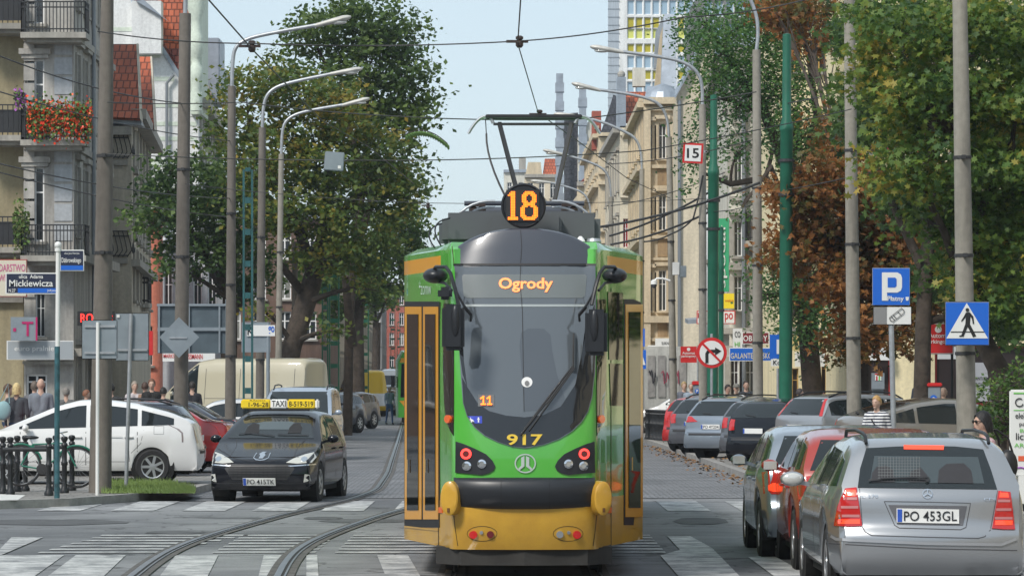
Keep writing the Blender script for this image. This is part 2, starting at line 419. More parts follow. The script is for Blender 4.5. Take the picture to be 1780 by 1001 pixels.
mk.quad(GP(1300, 968), GP(1345, 966), GP(1440, 1020), GP(1370, 1020)); mk.quad(GP(0, 866), GP(42, 867), GP(15, 873), GP(-20, 873))
nflat = len(mk.v)
for v in range(nflat): mk.v[v] = (mk.v[v][0], mk.v[v][1], z if mk.v[v][2] > .001 else .0075)
struct(mk.build('road_markings', m_paint))
mk = MB()
for y in (150, 158, 172): mk.quad((-7.3, y, .009), (-5.6, y, .009), (-5.6, y+1, .009), (-7.3, y+1, .009))
struct(mk.build('road_markings', m_paint))
# rails, grooved, and their sunk dark beds
m_rail = mat('rail steel', (.33, .33, .34), .28, .9, var=.2, vs=5); m_groove = mat('rail groove', (.02, .018, .016), .8)
m_bed = mat('rail bed', (.10, .095, .09), .9, var=.4, vs=4, bump=.6, bs=25)
LR = [(24, -3.2), (30, -3.5), (36.7, -3.72), (40, -3.84), (43.3, -3.87), (46, -3.78), (48.2, -3.66), (53.9, -3.28), (58, -2.85), (61, -2.6), (66, -2.4), (78, -2.6), (91.5, -2.95), (118, -3.62), (167, -4.9), (224, -6.4), (400, -11), (700, -20)]
IN = [(24, -.62), (60, -.62), (90, -.62), (118, -.75), (167, -2.0), (224, -3.5), (400, -8.1), (700, -17)]
def smooth_tab(t, y):
    return (interp(t, y-1.6) + interp(t, y-.8) + interp(t, y) + interp(t, y+.8) + interp(t, y+1.6)) / 5
def rail(tab, dx):
    b = MB(); g = MB(); r = MB(); yy = [24 + i*.6 for i in range(80)] + [72 + i*4 for i in range(12)] + list(range(120, 700, 20))
    def strip(mb, o0, o1, z):
        for y0, y1 in zip(yy, yy[1:]):
            x0 = smooth_tab(tab, y0) + dx; x1 = smooth_tab(tab, y1) + dx
            mb.quad((x0+o0, y0, gz(y0)+z), (x0+o1, y0, gz(y0)+z), (x1+o1, y1, gz(y1)+z), (x1+o0, y1, gz(y1)+z))
    strip(b, -.12, .15, .009); strip(g, -.045, .07, .0135); strip(r, -.045, .02, .019); strip(r, .05, .07, .018)
    struct(b.build('rail_bed', m_bed)); struct(g.build('rail_groove', m_groove)); struct(r.build('rail', m_rail))
for t, dx in ((LR, 0), (LR, 1.435), (IN, 0), (IN, 1.435)): rail(t, dx)
# repair seams and patches in the asphalt
m_patch = mat('asphalt patch', (.085, .088, .092), .9, var=.25, vs=2, bump=.4, bs=60); mk = MB()
random.seed(12)
for (px, py, w_, h_) in ((90, 907, 160, 6), (640, 905, 100, 4), (1215, 905, 60, 7), (1180, 860, 120, 5), (300, 925, 60, 3), (560, 900, 40, 3)):
    pts = [GP(px + w_*math.cos(t)*random.uniform(.7, 1), py + h_*math.sin(t)*random.uniform(.7, 1)) for t in [2*math.pi*i/14 for i in range(14)]]
    mk.add([(p.x, p.y, .0015) for p in pts], [tuple(range(14))])
struct(mk.build('road_patch', m_patch))
# ---------------------------------------------------------------- the tram
t_green = mat('tram green', (.075, .40, .045), .2, coat=.8, c2=(.10, .43, .06), vs=1.6, dirt=.12)
t_yel = mat('tram yellow', (.50, .27, .03), .28, coat=.5, c2=(.66, .38, .04), vs=1.8, dirt=.25)
t_orange = mat('tram orange', (.78, .36, .025), .3, coat=.5)
t_dark = mat('tram dark grey', (.06, .067, .084), .3, coat=.3)
t_blk = mat('tram bumper', (.018, .02, .024), .38)
t_roof = mat("tram roof box", (.11, .12, .125), .5, .2)
t_seal = mat('rubber seal', (.012, .012, .013), .6)
m_screen = mat('tram windscreen', (.10, .115, .128), .04, ior=1.9)
m_doorgl = mat('tram door glass', (.012, .014, .014), .03, ior=1.42)
m_led = mat('led orange', (.9, .2, .02), .5, emis=(1, .16, .01), es=2.2)
m_led2 = mat('led pale orange', (.9, .3, .1), .5, emis=(1, .22, .06), es=1.1)
TX, TY = .115, 35.1
tram = empty('tram', (TX, TY, 0), 0, 'large green and yellow tram showing route 18 and Ogrody in the middle', 'tram')
colsx = [(0,0), (.12,.002), (.25,.008), (.38,.02), (.5,.045), (.58,.075), (.63,.105), (.66,.14), (.68,.19), (.7,.27), (.735,.45), (.77,.66), (.80,.80), (.88,1.15), (.96,1.5), (1.04,1.85), (1.12,2.2), (1.2,2.55), (1.205,2.9), (1.205,5), (1.205,9), (1.205,14), (1.205,22)]
rake_t = [(.33,.10), (.45,.05), (.6,.02), (.72,0), (1.3,.03), (1.8,.11), (2.4,.23), (3.0,.38), (3.2,.48)]
def bodypt(i, z, sgn):
    x, d = colsx[i]; k = max(0, 1 - max(0, x - .6)/.22) if x > .6 else 1
    zb = z
    if z < .5 and x > .8: zb = z
    off = interp(rake_t, z) * k
    if z < .5: off -= 0
    return (sgn * x, d + off, zb)
zs = [.33, .42, .55, .68, .80, .9, 1.0, 1.15, 1.3, 1.5, 1.7, 1.9, 2.1, 2.3, 2.5, 2.68, 2.82, 2.98, 3.0, 3.12, 3.17]
mb = MB(); nc = len(colsx)
allc = [(-1, i) for i in range(nc-1, 0, -1)] + [(1, i) for i in range(nc)]
vs = []
for z in zs:
    for sg, i in allc: vs.append(bodypt(i, z, sg))
# chamfer towards the roof
for sg, i in allc:
    x, d = colsx[i]; p = bodypt(i, 3.17, sg); inw = .13 if x > .9 else .13*max(0, (x-.68)/.22)
    vs.append((p[0] - sg*inw, p[1] + .05, 3.24 if x > .68 else 3.19))
for sg, i in allc:
    x, d = colsx[i]; p = bodypt(i, 3.17, sg); vs.append((p[0]*.6, p[1] + .5, 3.25))
N = len(allc); rows = len(zs) + 2; fs = []; mi = []
for r_ in range(rows - 1):
    for c_ in range(N - 1):
        fs.append((r_*N+c_, r_*N+c_+1, (r_+1)*N+c_+1, (r_+1)*N+c_))
        z = zs[min(r_, len(zs)-1)]; xx = max(colsx[allc[c_][1]][0], colsx[allc[c_+1][1]][0])
        mi.append(1 if z < .79 else (2 if (z >= 2.98 and z < 3.1 and xx > .82 and r_ < len(zs)-1) else 0))
mb.v = vs; mb.f = fs; mb.m = mi
mb.add([vs[(rows-1)*N + j] for j in range(N)], [tuple(range(N))], 0)
mb.add([vs[j] for j in range(N)], [tuple(range(N))], 1)
body = mb.build('body', [t_green, t_yel, t_orange], tram, smooth=28)
pr = Proj(body, tram, 'px')
# windscreen with its lower curve
ws = [(790, 462), (1034, 462), (1035, 520), (1035.5, 600), (1033, 650), (1029, 690), (1022, 715), (1011, 733), (995, 749), (972, 763), (945, 773), (918, 778), (912, 778.5), (890, 776), (865, 768), (842, 757), (824, 742), (812, 724), (805, 700), (802, 665), (799, 620), (793, 540)]
wso = pr.patch('windscreen', ws, m_screen, tram, .012, 9)
prw = Proj(wso, tram, 'px')
m_hdr = mat('destination display', (.17, .19, .19), .25)
hd = prw.patch('destination_display', [(803, 480), (806, 477), (1017, 477), (1020, 480), (1017, 514), (1012, 518), (811, 518), (806, 514)], m_hdr, wso, .004, 12)
mb = MB(); prw.text(mb, 'Ogrody', 867, 508, 961, 483, .012, .022); mb.build('destination_text', m_led2, hd, fixn=False)
mb = MB(); prw.add(mb, [(806, 529), (1022, 529), (1020, 533), (808, 533)], .004, 12); mb.build('shade_rail', mat('shade rail', (.36, .4, .4), .4), wso)
# darker lower dashboard zone and side shades seen behind the glass
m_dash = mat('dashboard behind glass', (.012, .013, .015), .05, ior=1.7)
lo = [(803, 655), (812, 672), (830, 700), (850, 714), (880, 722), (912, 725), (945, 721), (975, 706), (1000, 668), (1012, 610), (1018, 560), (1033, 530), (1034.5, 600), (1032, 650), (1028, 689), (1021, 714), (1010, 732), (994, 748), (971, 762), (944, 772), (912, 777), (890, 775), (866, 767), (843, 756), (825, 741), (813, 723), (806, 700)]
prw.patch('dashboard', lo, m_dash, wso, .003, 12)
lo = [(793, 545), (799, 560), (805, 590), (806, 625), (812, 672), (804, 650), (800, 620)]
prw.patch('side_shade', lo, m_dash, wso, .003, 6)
# windscreen centre crack line
mb = MB(); prw.line(mb, [(905, 398+64), (904, 490), (908, 540), (909, 600), (910, 660), (911, 715)], 1.1, .005, 20); mb.build('centre_wire', t_seal, wso)
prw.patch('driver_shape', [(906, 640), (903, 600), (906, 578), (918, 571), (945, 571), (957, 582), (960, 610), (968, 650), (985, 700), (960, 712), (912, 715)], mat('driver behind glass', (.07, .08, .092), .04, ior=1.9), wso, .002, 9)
# number, small route, stickers
mb = MB(); prw.text(mb, '917', 881, 773.5, 943, 754.5, .02, .02)
mb.build('fleet_number', mat('gilt lettering', (.75, .52, .05), .4), tram, fixn=False)
mb = MB(); prw.add(mb, [(831, 685.5), (859, 685.5), (859, 706), (831, 706)], .006, 10); rp_ = mb.build('route_panel', mat('route panel', (.16, .17, .17), .3), tram)
mb = MB(); [prw.line(mb, l, 2.4, .02, 3) for x in (839.5, 850.5) for l in ([(x+1, 688), (x+1, 703)], [(x+1.5, 689), (x-4, 693)], [(x-3.5, 702.5), (x+5, 702.5)])]; mb.build('route_text', m_led, rp_, fixn=False)
mb = MB(); prw.add(mb, [(813.5, 723), (838, 723), (838, 735.5), (813.5, 735.5)], .006, 10); st = mb.build('access_sticker', mat('sticker blue', (.03, .06, .5), .4), tram)
mb = MB(); prw.add(mb, ell(819, 731, 3, 3, 12), .011, 5); prw.line(mb, [(818, 725.5), (818.5, 729), (822, 729.5), (824, 733)], 1.3, .011)
prw.line(mb, [(832, 725), (832, 734)], 2.2, .011); prw.line(mb, [(829.5, 728.5), (834.5, 728.5)], 1.2, .011); mb.build('access_symbol', m_white, st, fixn=False)
mb = MB(); prw.add(mb, ell(916, 664, 9.5, 9, 20), .006, 4); ey = mb.build('round_sticker', m_white, tram)
mb = MB(); prw.add(mb, ell(916, 666, 4, 4.5, 14), .012, 4); mb.build('sticker_centre', mat('sticker grey', (.2, .2, .2), .5), ey)
# upper dark arch panel
mb = MB(); nx = 28; X0 = .668; prof = [(0, .372), (.5, .418), (.88, .458), (.96, .47), (1, .50)]
for j, (v, d) in enumerate(prof):
    for i in range(nx + 1):
        x = -X0 + 2*X0*i/nx; za = 3.165 + .205*(1-abs(x/X0)**2.3)**.85
        mb.v.append((x, d + .1*(abs(x)/X0)**3, 3.0 + (za-3.0)*v))
for i in range(nx + 1):
    x = -X0 + 2*X0*i/nx; za = 3.165 + .205*(1-abs(x/X0)**2.3)**.85; mb.v.append((x*1.0, 2.6, za+.0))
for j in range(len(prof)):
    for i in range(nx): mb.f.append((j*(nx+1)+i, j*(nx+1)+i+1, (j+1)*(nx+1)+i+1, (j+1)*(nx+1)+i)); mb.m.append(0)
mb.add([(-X0, .47, 3.0), (-X0, .47, 3.165), (-X0, 2.6, 3.165), (-X0, 2.6, 3.0)], [(0, 1, 2, 3)]); mb.add([(X0, .47, 3.0), (X0, .47, 3.165), (X0, 2.6, 3.165), (X0, 2.6, 3.0)], [(0, 1, 2, 3)])
arch = mb.build('roof_fairing', t_dark, tram, smooth=40)
pa = Proj(arch, tram, 'px'); mb = MB(); pa.line(mb, [(905, 400), (907, 430), (905, 457)], 1.0, .003, 10); mb.build('seam', t_seal, arch, fixn=False)
mb = MB(); pr.add(mb, [(789, 459), (1035, 459), (1035, 462.5), (789, 462.5)], .02, 15); mb.build('windscreen_seal', t_seal, tram)
# cab side windows
for nm, poly in (('l', [(772, 528), (789, 528), (789.5, 600), (789.5, 700), (789, 757), (783, 748), (776, 728), (773, 700), (771, 640)]),
                 ('r', [(1037.5, 520), (1053, 520), (1053, 640), (1051.5, 700), (1047, 735), (1037, 757), (1036.5, 700), (1037, 600)])):
    so = pr.patch('cab_window', poly, m_doorgl, tram, .008, 7)
    cx = 781 if nm == 'l' else 1043
    mb = MB(); pr.add(mb, ell(cx, 728, 4.8, 7, 14), .03, 4); mb.build('indicator', mat('indicator orange', (.75, .12, .02), .25, emis=(1, .15, .02), es=.15), tram)
# body panel window on the right side and doors on both
pr.patch('side_window', [(1056, 507), (1082, 509), (1082, 625), (1058, 625)], m_doorgl, tram, .008, 8)
pr.patch('side_window', [(1059, 632), (1082, 632), (1082, 705), (1061, 705)], m_doorgl, tram, .008, 8)
def door(x0, x1, xl, y0, y1, leaves):
    d = pr.patch('door', [(x0, y0), (x1, y0), (x1, y1), (x0, y1)], t_seal, tram, .006, 12)
    for (a, b) in leaves:
        w_ = (b-a)*.165
        leaf = pr.patch('door_leaf', [(a, y0+9), (b, y0+9), (b, y1-14), (a, y1-14)], t_orange, d, .012, 12)
        g = pr.patch('door_glass', [(a+w_, y0+22), (b-w_, y0+22), (b-w_, y1-30), (a+w_, y1-30)], m_doorgl, leaf, .02, 12)
        mb = MB(); pr.line(mb, [(a+w_*1.6, y1-118), (a+w_*1.6, y1-95)], 2, .04); mb.build('door_handle', t_yel, leaf)
door(703.6, 764.5, 0, 524, 916, [(705, 734), (737, 763)])
door(1084, 1117.5, 0, 520, 912, [(1086, 1116)])
mb = MB(); pr.line(mb, [(703.6, 914.5), (762, 921)], 3, .008, 10); pr.line(mb, [(1085, 916), (1118, 913)], 3, .008, 10); mb.build('sill_strip', t_yel, tram, fixn=False)
# logo on the left shoulder
mb = MB(); pr.text(mb, '*zomw', 729, 512, 750, 488, .006, -.01); mb.build('side_lettering', mat('white lettering', (.55, .65, .6), .5), tram, fixn=False)
# bumper roll, side caps
mb = MB(); n = 26; prof = [(1.012, .02), (1.005, -.05), (.96, -.085), (.88, -.095), (.79, -.08), (.73, -.035), (.705, .03)]
for z, d in prof:
    for i in range(n + 1):
        x = -.665 + 1.33*i/n; mb.v.append((x, d + .17*(abs(x)/.665)**2.6, z))
for j in range(len(prof)-1):
    for i in range(n): mb.f.append((j*(n+1)+i, j*(n+1)+i+1, (j+1)*(n+1)+i+1, (j+1)*(n+1)+i)); mb.m.append(0)
bp = mb.build('bumper', t_blk, tram, smooth=50); pb = Proj(bp, tram, 'px')
mb = MB(); pb.line(mb, [(871, 832), (871, 884)], .9, .003); pb.line(mb, [(955, 832), (955, 884)], .9, .003); mb.build('seam', t_seal, bp, fixn=False)
for sx, px in ((-1, 790), (1, 1039)):
    q = P(px, 865, TY + .15) - Vector((TX, TY, 0)); mb = MB()
    ax = Vector((sx*.36, -.93, 0)).normalized(); up = Vector((0, 0, 1)); ri = ax.cross(up)
    prf = [(0, .15), (.5, .15), (.85, .146), (.97, .135), (1.0, -.02)]
    for r_, h_ in prf:
        for k in range(28):
            t = 2*math.pi*k/28; mb.v.append(q + ri*(r_*.092*math.cos(t)) + up*(r_*.165*math.sin(t)) + ax*h_)
    for j in range(len(prf)-1):
        for k in range(28): mb.f.append((j*28+k, j*28+(k+1) % 28, (j+1)*28+(k+1) % 28, (j+1)*28+k)); mb.m.append(0)
    c_ = mb.build('bumper_cap', t_yel, tram, smooth=35)
    mb = MB(); mb.obox(q + ax*.152 + up*-.11, ri*.012, up*.02, ax*.004); mb.build('cap_mark', mat('brown', (.12, .05, .01), .6), c_)
# headlight clusters
m_red = mat('lamp red', (.5, .01, .01), .15, emis=(1, .03, .02), es=.1, coat=1)
m_ring = mat('red led ring', (.8, .05, .04), .3, emis=(1, .06, .05), es=1.3)
m_lens = mat('lamp lens', (.5, .52, .53), .08, .6, coat=1)
for fl in (0, 1):
    f = (lambda p: (1825.5 - p[0], p[1])) if fl else (lambda p: p)
    hl = pr.patch('headlight_cluster', [f(p) for p in [(793, 767), (806, 771), (825, 779), (845, 789), (856, 800), (861, 810), (858, 817), (850, 822), (838, 825), (815, 823), (792.5, 821)]], t_blk, tram, .014, 7)
    ph = Proj(hl, tram, 'px')
    mb = MB()
    for (cx, cy, r_, mm) in ((810.5, 788.5, 9.5, 0), (811.5, 809.5, 8, 1), (837.5, 806, 7.8, 1)):
        cx, cy = f((cx, cy)); vs0 = ell(cx, cy, r_, r_, 20); vs1 = ell(cx, cy, r_*.58, r_*.58, 20)
        pts = [ph.pt(a_, b_, .012) for a_, b_ in vs0] + [ph.pt(a_, b_, .016) for a_, b_ in vs1]
        if all(p is not None for p in pts):
            m2 = MB(); m2.add(pts, [(i, (i+1) % 20, 20+(i+1) % 20, 20+i) for i in range(20)])
            rr = m2.build('lamp_ring' if mm else 'led_ring', m_chrome if mm else m_ring, hl, smooth=40)
        m3 = MB(); ph.add(m3, ell(cx, cy, r_*.62, r_*.62, 16), .012, 4); m3.build('lamp', m_lens if mm else mat('lamp dark', (.15, .03, .03), .2), hl, smooth=40)
    # rear lamps low in the skirt
    for (cx, cy, r_, mt) in ((823, 928.5, 7, m_red), (852.5, 928, 6.2, m_lens if fl else mat('lamp deep red', (.16, .01, .015), .15, coat=1))):
        m3 = MB(); c2 = f((cx, cy)); pr.add(m3, ell(c2[0], c2[1], r_, r_*.98, 18), .018, 4); m3.build('fog_lamp', mt, tram, smooth=40)
    m3 = MB(); c2 = f((837, 925)); pr.add(m3, ell(c2[0], c2[1], 3, 3, 12), .012, 3); m3.build('marker_lamp', m_steel, tram)
    m3 = MB(); c2 = f((766.5, 886)); pr.add(m3, [(c2[0]-3, c2[1]-5), (c2[0]+3, c2[1]-5), (c2[0]+3, c2[1]+5), (c2[0]-3, c2[1]+5)], .01, 4); m3.build('reflector', mat('reflector orange', (.8, .15, .02), .3), tram)
# seams of the lower panels, moulded recess round the lamps
mb = MB()
pr.line(mb, [(789, 895), (791, 915), (794, 935), (796, 948)], 1.2, .003, 10); pr.line(mb, [(1037, 895), (1035, 915), (1031, 948)], 1.2, .003, 10)
pr.line(mb, [(762.5, 868), (762.5, 948)], 1.2, .003, 10); pr.line(mb, [(1062, 868), (1062, 947)], 1.2, .003, 10); pr.line(mb, [(1062, 500), (1062, 868)], 1.0, .003, 20)
pr.line(mb, [(786, 428), (789, 458)], 1.2, .003); pr.line(mb, [(766, 525), (764, 560), (764, 760), (765, 868)], 1.2, .003, 10)
for f in (lambda x: x, lambda x: 1825.5-x):
    pr.line(mb, [(f(838+26*math.cos(t)), 927+13*math.sin(t)) for t in [2*math.pi*i/20 for i in range(21)]], .9, .002, 4)
mb.build('panel_seams', mat('seam shadow grey', (.05, .035, .01), .7), tram, fixn=False)
# emblem: ring with two slanted bars
mb = MB(); o_ = ell(913, 805, 18.5, 16.8, 32); i_ = ell(913, 805, 16.3, 14.6, 32)
pts = [pr.pt(*p, .012) for p in o_] + [pr.pt(*p, .012) for p in i_]; mb.add(pts, [(i, (i+1) % 32, 32+(i+1) % 32, 32+i) for i in range(32)])
pr.add(mb, [(906, 795), (911.5, 792), (911.5, 810), (903, 817), (901, 814), (906, 809)], .012, 5); pr.add(mb, [(914.5, 792), (920, 795), (920, 809), (925, 814), (923, 817), (914.5, 810)], .012, 5)
mb.build('emblem', mat('emblem silver', (.5, .56, .52), .3, .2), tram)
# skirt below the body and bogie
mb = MB(); hs = [(-.84, .55), (-.6, .2), (0, .12), (.6, .2), (.84, .55)]
vs = [(x, d, .18) for x, d in hs] + [(x, d, .34) for x, d in hs] + [(x*1.0, d + .03, .18) for x, d in hs]
mb.add(vs, [(i, i+1, 5+i+1, 5+i) for i in range(4)]); mb.box((-.84, .56, .18), (.84, 1.0, .34)); mb.build('skirt', mat('skirt dirt grey', (.03, .028, .025), .8, var=.3, vs=4), tram)
mb = MB(); mb.box((-.78, 1.1, .24), (.78, 21.5, .5)); mb.build('underframe', m_black, tram)
for y in (2.2, 4.0, 15, 16.8):
    for x in (-.7175, .7175): m2 = MB(); m2.lathe([(.05, -.07), (.29, -.06), (.3, .02), (.33, .03), (.33, .06), (.05, .07)], (x, y, .33), 'X', 24); m2.build('wheel', mat('wheel steel', (.12, .11, .1), .5, .6), tram, smooth=40)
# roof equipment
mb = MB(); mb.box((-.8, 1.4, 3.24), (.75, 5.5, 3.56)); mb.build('roof_box', t_roof, tram, bevel=.06)
mb = MB(); mb.prism([(-.83, 1.5, 3.26), (.72, 1.5, 3.26), (.72, 1.5, 3.42), (.55, 1.5, 3.58), (-.6, 1.5, 3.58), (-.83, 1.5, 3.45)], (0, 0.06, 0)); mb.build('roof_screen', mat('roof screen', (.09, .1, .11), .5), tram)
mb = MB(); mb.box((-.32, .95, 3.3), (.36, 1.5, 3.52)); mb.build('sign_bracket', t_roof, tram, bevel=.02)
for s in (-1, 1):
    mb = MB(); pts = bezier((s*.28, 2.0, 3.70), (s*.62, 2.0, 3.72), (s*.76, 2.0, 3.38), 8); mb.tube(pts, .013); pts = bezier((s*.28, 2.05, 3.64), (s*.58, 2.05, 3.66), (s*.70, 2.05, 3.36), 8); mb.tube(pts, .012)
    mb.build('roof_rail', m_steel, tram, smooth=40)
    mb = MB()
    for x in (.42, .5): mb.lathe([(.02, 0), (.045, .01), (.045, .03), (.025, .035), (.045, .05), (.045, .07), (.02, .09)], (s*x, 2.3, 3.57), 'Z', 12)
    mb.box((s*.38, 2.25, 3.66), (s*.55, 2.35, 3.69)); mb.build('insulator', mat('insulator', (.05, .035, .03), .3), tram, smooth=40)
mb = MB(); mb.tube([(-.55, 2.6, 3.62), (.6, 2.6, 3.63)], .05); mb.tube([(-.6, 2.9, 3.72), (.62, 2.9, 3.72)], .025); mb.box((-.75, 2.4, 3.56), (.72, 3.0, 3.6)); mb.build('pantograph_frame', t_dark, tram, smooth=40)
mb = MB(); mb.lathe([(.03, 0), (.05, .02), (.03, .05), (.012, .07)], (.55, 1.2, 3.25), 'Z', 12); mb.build('antenna', m_white, tram, smooth=40)
mb = MB(); mb.lathe([(.06, 0), (.075, .03), (.06, .06)], (.68, 1.25, 3.24), 'Z', 14); mb.build('roof_cap', m_steel, tram, smooth=40)
mb = MB()
for q in [((-.80, .9, 3.22), (-.95, 1.0, 3.45), (-.72, 1.3, 3.5)), ((-.86, 1.0, 3.2), (-1.0, 1.1, 3.38), (-.8, 1.3, 3.45))]: mb.tube(bezier(*q), .008, 6)
mb.build('roof_cable', m_black, tram, smooth=40)
# round route sign with dot-matrix digits
mb = MB(); c = P(910, 358, TY+.55) - Vector((TX, TY, 0)); mb.lathe([(.205, .1), (.215, .02), (.215, -.03), (.2, -.045), (.19, -.035)], c, 'Y', 48); rs = mb.build('route_sign', t_blk, tram, smooth=40)
mb = MB(); mb.box((c.x-.165, c.y-.05, c.z-.145), (c.x+.15, c.y-.047, c.z+.15)); mb.build('sign_screen', mat('sign screen', (.035, .035, .035), .3), rs)
D1 = ["..###..", ".####..", "#####..", "..###..", "..###..", "..###..", "..###..", "..###..", "..###..", "..###..", "..###..", "..###..", "..###..", "..###..", "..###..", "..###..", "#######", "#######"]
D8 = ["...######...", "..########..", ".####..####.", ".###....###.", ".###....###.", ".###....###.", ".####..####.", "..########..", "..########..", ".####..####.", "###......###", "###......###", "###......###", "###......###", "###......###", "####....####", ".##########.", "..########.."]
mb = MB(); dx = .0138; dz = .0152; zz0 = c.z + .135
for D, x0 in ((D1, -.148), (D8, -.028)):
    for r_, row in enumerate(D):
        for k, ch in enumerate(row):
            if ch == '#': mb.box((c.x+x0+k*dx, c.y-.056, zz0-r_*dz), (c.x+x0+k*dx+dx*.82, c.y-.05, zz0-r_*dz-dz*.82))
mb.build('sign_digits', m_led, rs)
# pantograph
py0 = 7.9; zt = 4.98; cx = .14
m_pan = mat('pantograph steel', (.05, .05, .05), .4, .5)
mb = MB(); mb.bar((-.02, py0-.9, 3.9), (cx-.40, py0, zt-.1), .042); mb.bar((.32, py0-.9, 3.75), (cx+.43, py0, zt-.1), .042)
mb.bar((cx-.47, py0, zt-.11), (cx+.45, py0, zt-.11), .03); mb.tube([(-.06, py0-.9, 3.74), (.38, py0-.9, 3.74)], .035); mb.bar((cx-.3, py0-.9, 3.7), (cx+.0, py0+.9, 3.62), .05); mb.bar((cx+.3, py0-.9, 3.7), (cx+.1, py0+.9, 3.62), .05)
pg = mb.build('pantograph', m_pan, tram, smooth=40)
mb = MB(); mb.box((cx-.56, py0-.04, zt-.04), (cx+.55, py0+.04, zt)); mb.box((cx-.56, py0+.2, zt-.04), (cx+.55, py0+.26, zt)); mb.build('collector_bar', m_pan, pg, bevel=.008)
for s in (-1, 1):
    mb = MB(); x = cx + s*.55; mb.tube([(x, py0, zt-.02)] + bezier((x, py0, zt-.02), (x+s*.1, py0, zt-.01), (x+s*.21, py0, zt-.22), 6), .014, 8); mb.tube([(x, py0+.22, zt-.02)] + bezier((x, py0+.22, zt-.02), (x+s*.1, py0+.22, zt-.01), (x+s*.2, py0+.22, zt-.2), 6), .012, 8)
    mb.tube([(cx+s*.47, py0, zt-.1), (cx+s*.5, py0, zt-.04)], .02); mb.build('horn', m_steel, pg, smooth=40)
mb = MB(); mb.tube(bezier((cx-.55, py0, zt-.22), (cx-.56, py0-.1, zt-.6), (cx-.16, py0-.8, 3.7), 8), .012, 6); mb.tube([(cx-.55, py0, zt-.22), (cx-.56, py0, zt-.05)], .006, 6); mb.build('pantograph_cable', m_black, pg, smooth=40)
# mirrors: bracket, shell with camera-like bulb, housings
def rbox(c, h, bev): 
    mb = MB(); mb.box([c[i]-h[i] for i in range(3)], [c[i]+h[i] for i in range(3)]); return mb
for s, X in ((-1, lambda v: v), (1, lambda v: 1825.5 - v)):
    def q(px, py, d): return P(X(px), py, TY + d) - Vector((TX, TY, 0))
    mb = MB()
    mb.tube([q(745, 480, .5), q(758, 464, .3), q(775, 464, .12), q(783, 475, .05), q(791, 502, -.02), q(797, 530, -.06)], .018, 8)
    mb.tube([q(760, 490, .45), q(774, 492, .2), q(785, 505, .05)], .014, 8)
    mb.tube([q(789, 500, 0), q(806, 530, -.02), q(819, 546, .0), q(818, 558, .05)], .012, 8); mb.tube([q(806, 533, .0), q(819, 548, .02)], .014, 8)
    arm = mb.build('mirror_arm', t_blk, tram, smooth=40)
    mb = MB(); cc = q(757, 479, .42); mb.sph(cc, (.12, .16, .075), 18); mb.build('arm_housing', t_blk, arm, smooth=60)
    hx = 788 if s < 0 else 789 ; y0_, y1_ = (531, 607) if s < 0 else (540, 615)
    cc = q(hx, (y0_+y1_)/2, -.16); mb = MB(); mb.box((cc.x-.105, cc.y-.07, cc.z-.215), (cc.x+.105, cc.y+.05, cc.z+.215)); mi_ = mb.build('mirror', t_blk, tram, smooth=50, bevel=.035)
    mb = MB(); mb.sph((cc.x + (.02 if s < 0 else -.02), cc.y-.065, cc.z+.06), (.04, .03, .15), 14); mb.build('mirror_rib', t_blk, mi_, smooth=60)
    if s < 0:
        cc = q(775, 510, -.02); mb = MB(); mb.box((cc.x-.075, cc.y-.05, cc.z-.06), (cc.x+.06, cc.y+.05, cc.z+.06)); mb.build('upper_mirror', t_blk, arm, smooth=50, bevel=.03)
# wipers
mb = MB(); 
for a_, b_ in (((912, 745), (995, 636)), ((920, 748), (998, 640)), ((950, 702), (995, 640)), ((995, 640), (996, 580)), ((905, 756), (985, 655))):
    pts = [prw.pt(a_[0]+(b_[0]-a_[0])*t, a_[1]+(b_[1]-a_[1])*t, .04) for t in (0, .25, .5, .75, 1)]
    pts = [p for p in pts if p is not None]
    if len(pts) > 1: mb.tube(pts, .008, 6)
mb.build('wiper', m_black, tram, smooth=40)
# side marker cameras on the right shoulder
for px, py in ((1108, 462), (1103, 493), (711, 467), (711, 494)):
    mb = MB(); mb.sph(P(px, py, TY+2.6) - Vector((TX, TY, 0)), .04, 10); mb.build('marker_knob', m_black, tram, smooth=60)
# ---------------------------------------------------------------- vehicles
def paint(name, c, metal=.0, rough=.28): return mat('car paint ' + name, c, rough, metal, coat=1.)
p_silver = paint('silver', (.36, .37, .385), .6, .3); p_white = paint('white', (.74, .74, .73)); p_black = mat('car paint black', (.006, .007, .011), .16, 0, coat=.35, ior=1.35)
p_navy = paint('dark blue grey', (.035, .042, .06), .3); p_red = paint('red', (.42, .015, .015)); p_orangered = paint('faded orange red', (.34, .03, .018))
p_grey = paint('grey', (.12, .125, .14), .4); p_blue = paint('silver blue', (.27, .31, .36), .55); p_beige = paint('beige', (.42, .38, .27), .0, .4); p_taupe = paint('taupe', (.27, .245, .215), .5)
p_lblue = paint('pale blue', (.36, .42, .5), .3)
m_tail = mat('tail lamp red', (.45, .012, .012), .12, coat=1, emis=(1, .04, .02), es=.03)
m_brake = mat('brake lamp lit', (.8, .06, .02), .15, coat=1, emis=(1, .07, .02), es=.55)
m_lens2 = mat('headlamp glass', (.62, .62, .58), .08, .25, coat=1)
m_clearl = mat('clear lamp', (.6, .55, .5), .15, .2, coat=1)
m_well = mat('wheel well', (.006, .006, .006), .9)
m_rim = mat('alloy rim', (.55, .56, .57), .3, .75)
m_trim = mat('bumper trim', (.03, .03, .032), .6)
m_int = mat('car interior', (.02, .02, .022), .8)
m_seat = mat('car seat', (.035, .035, .04), .85)
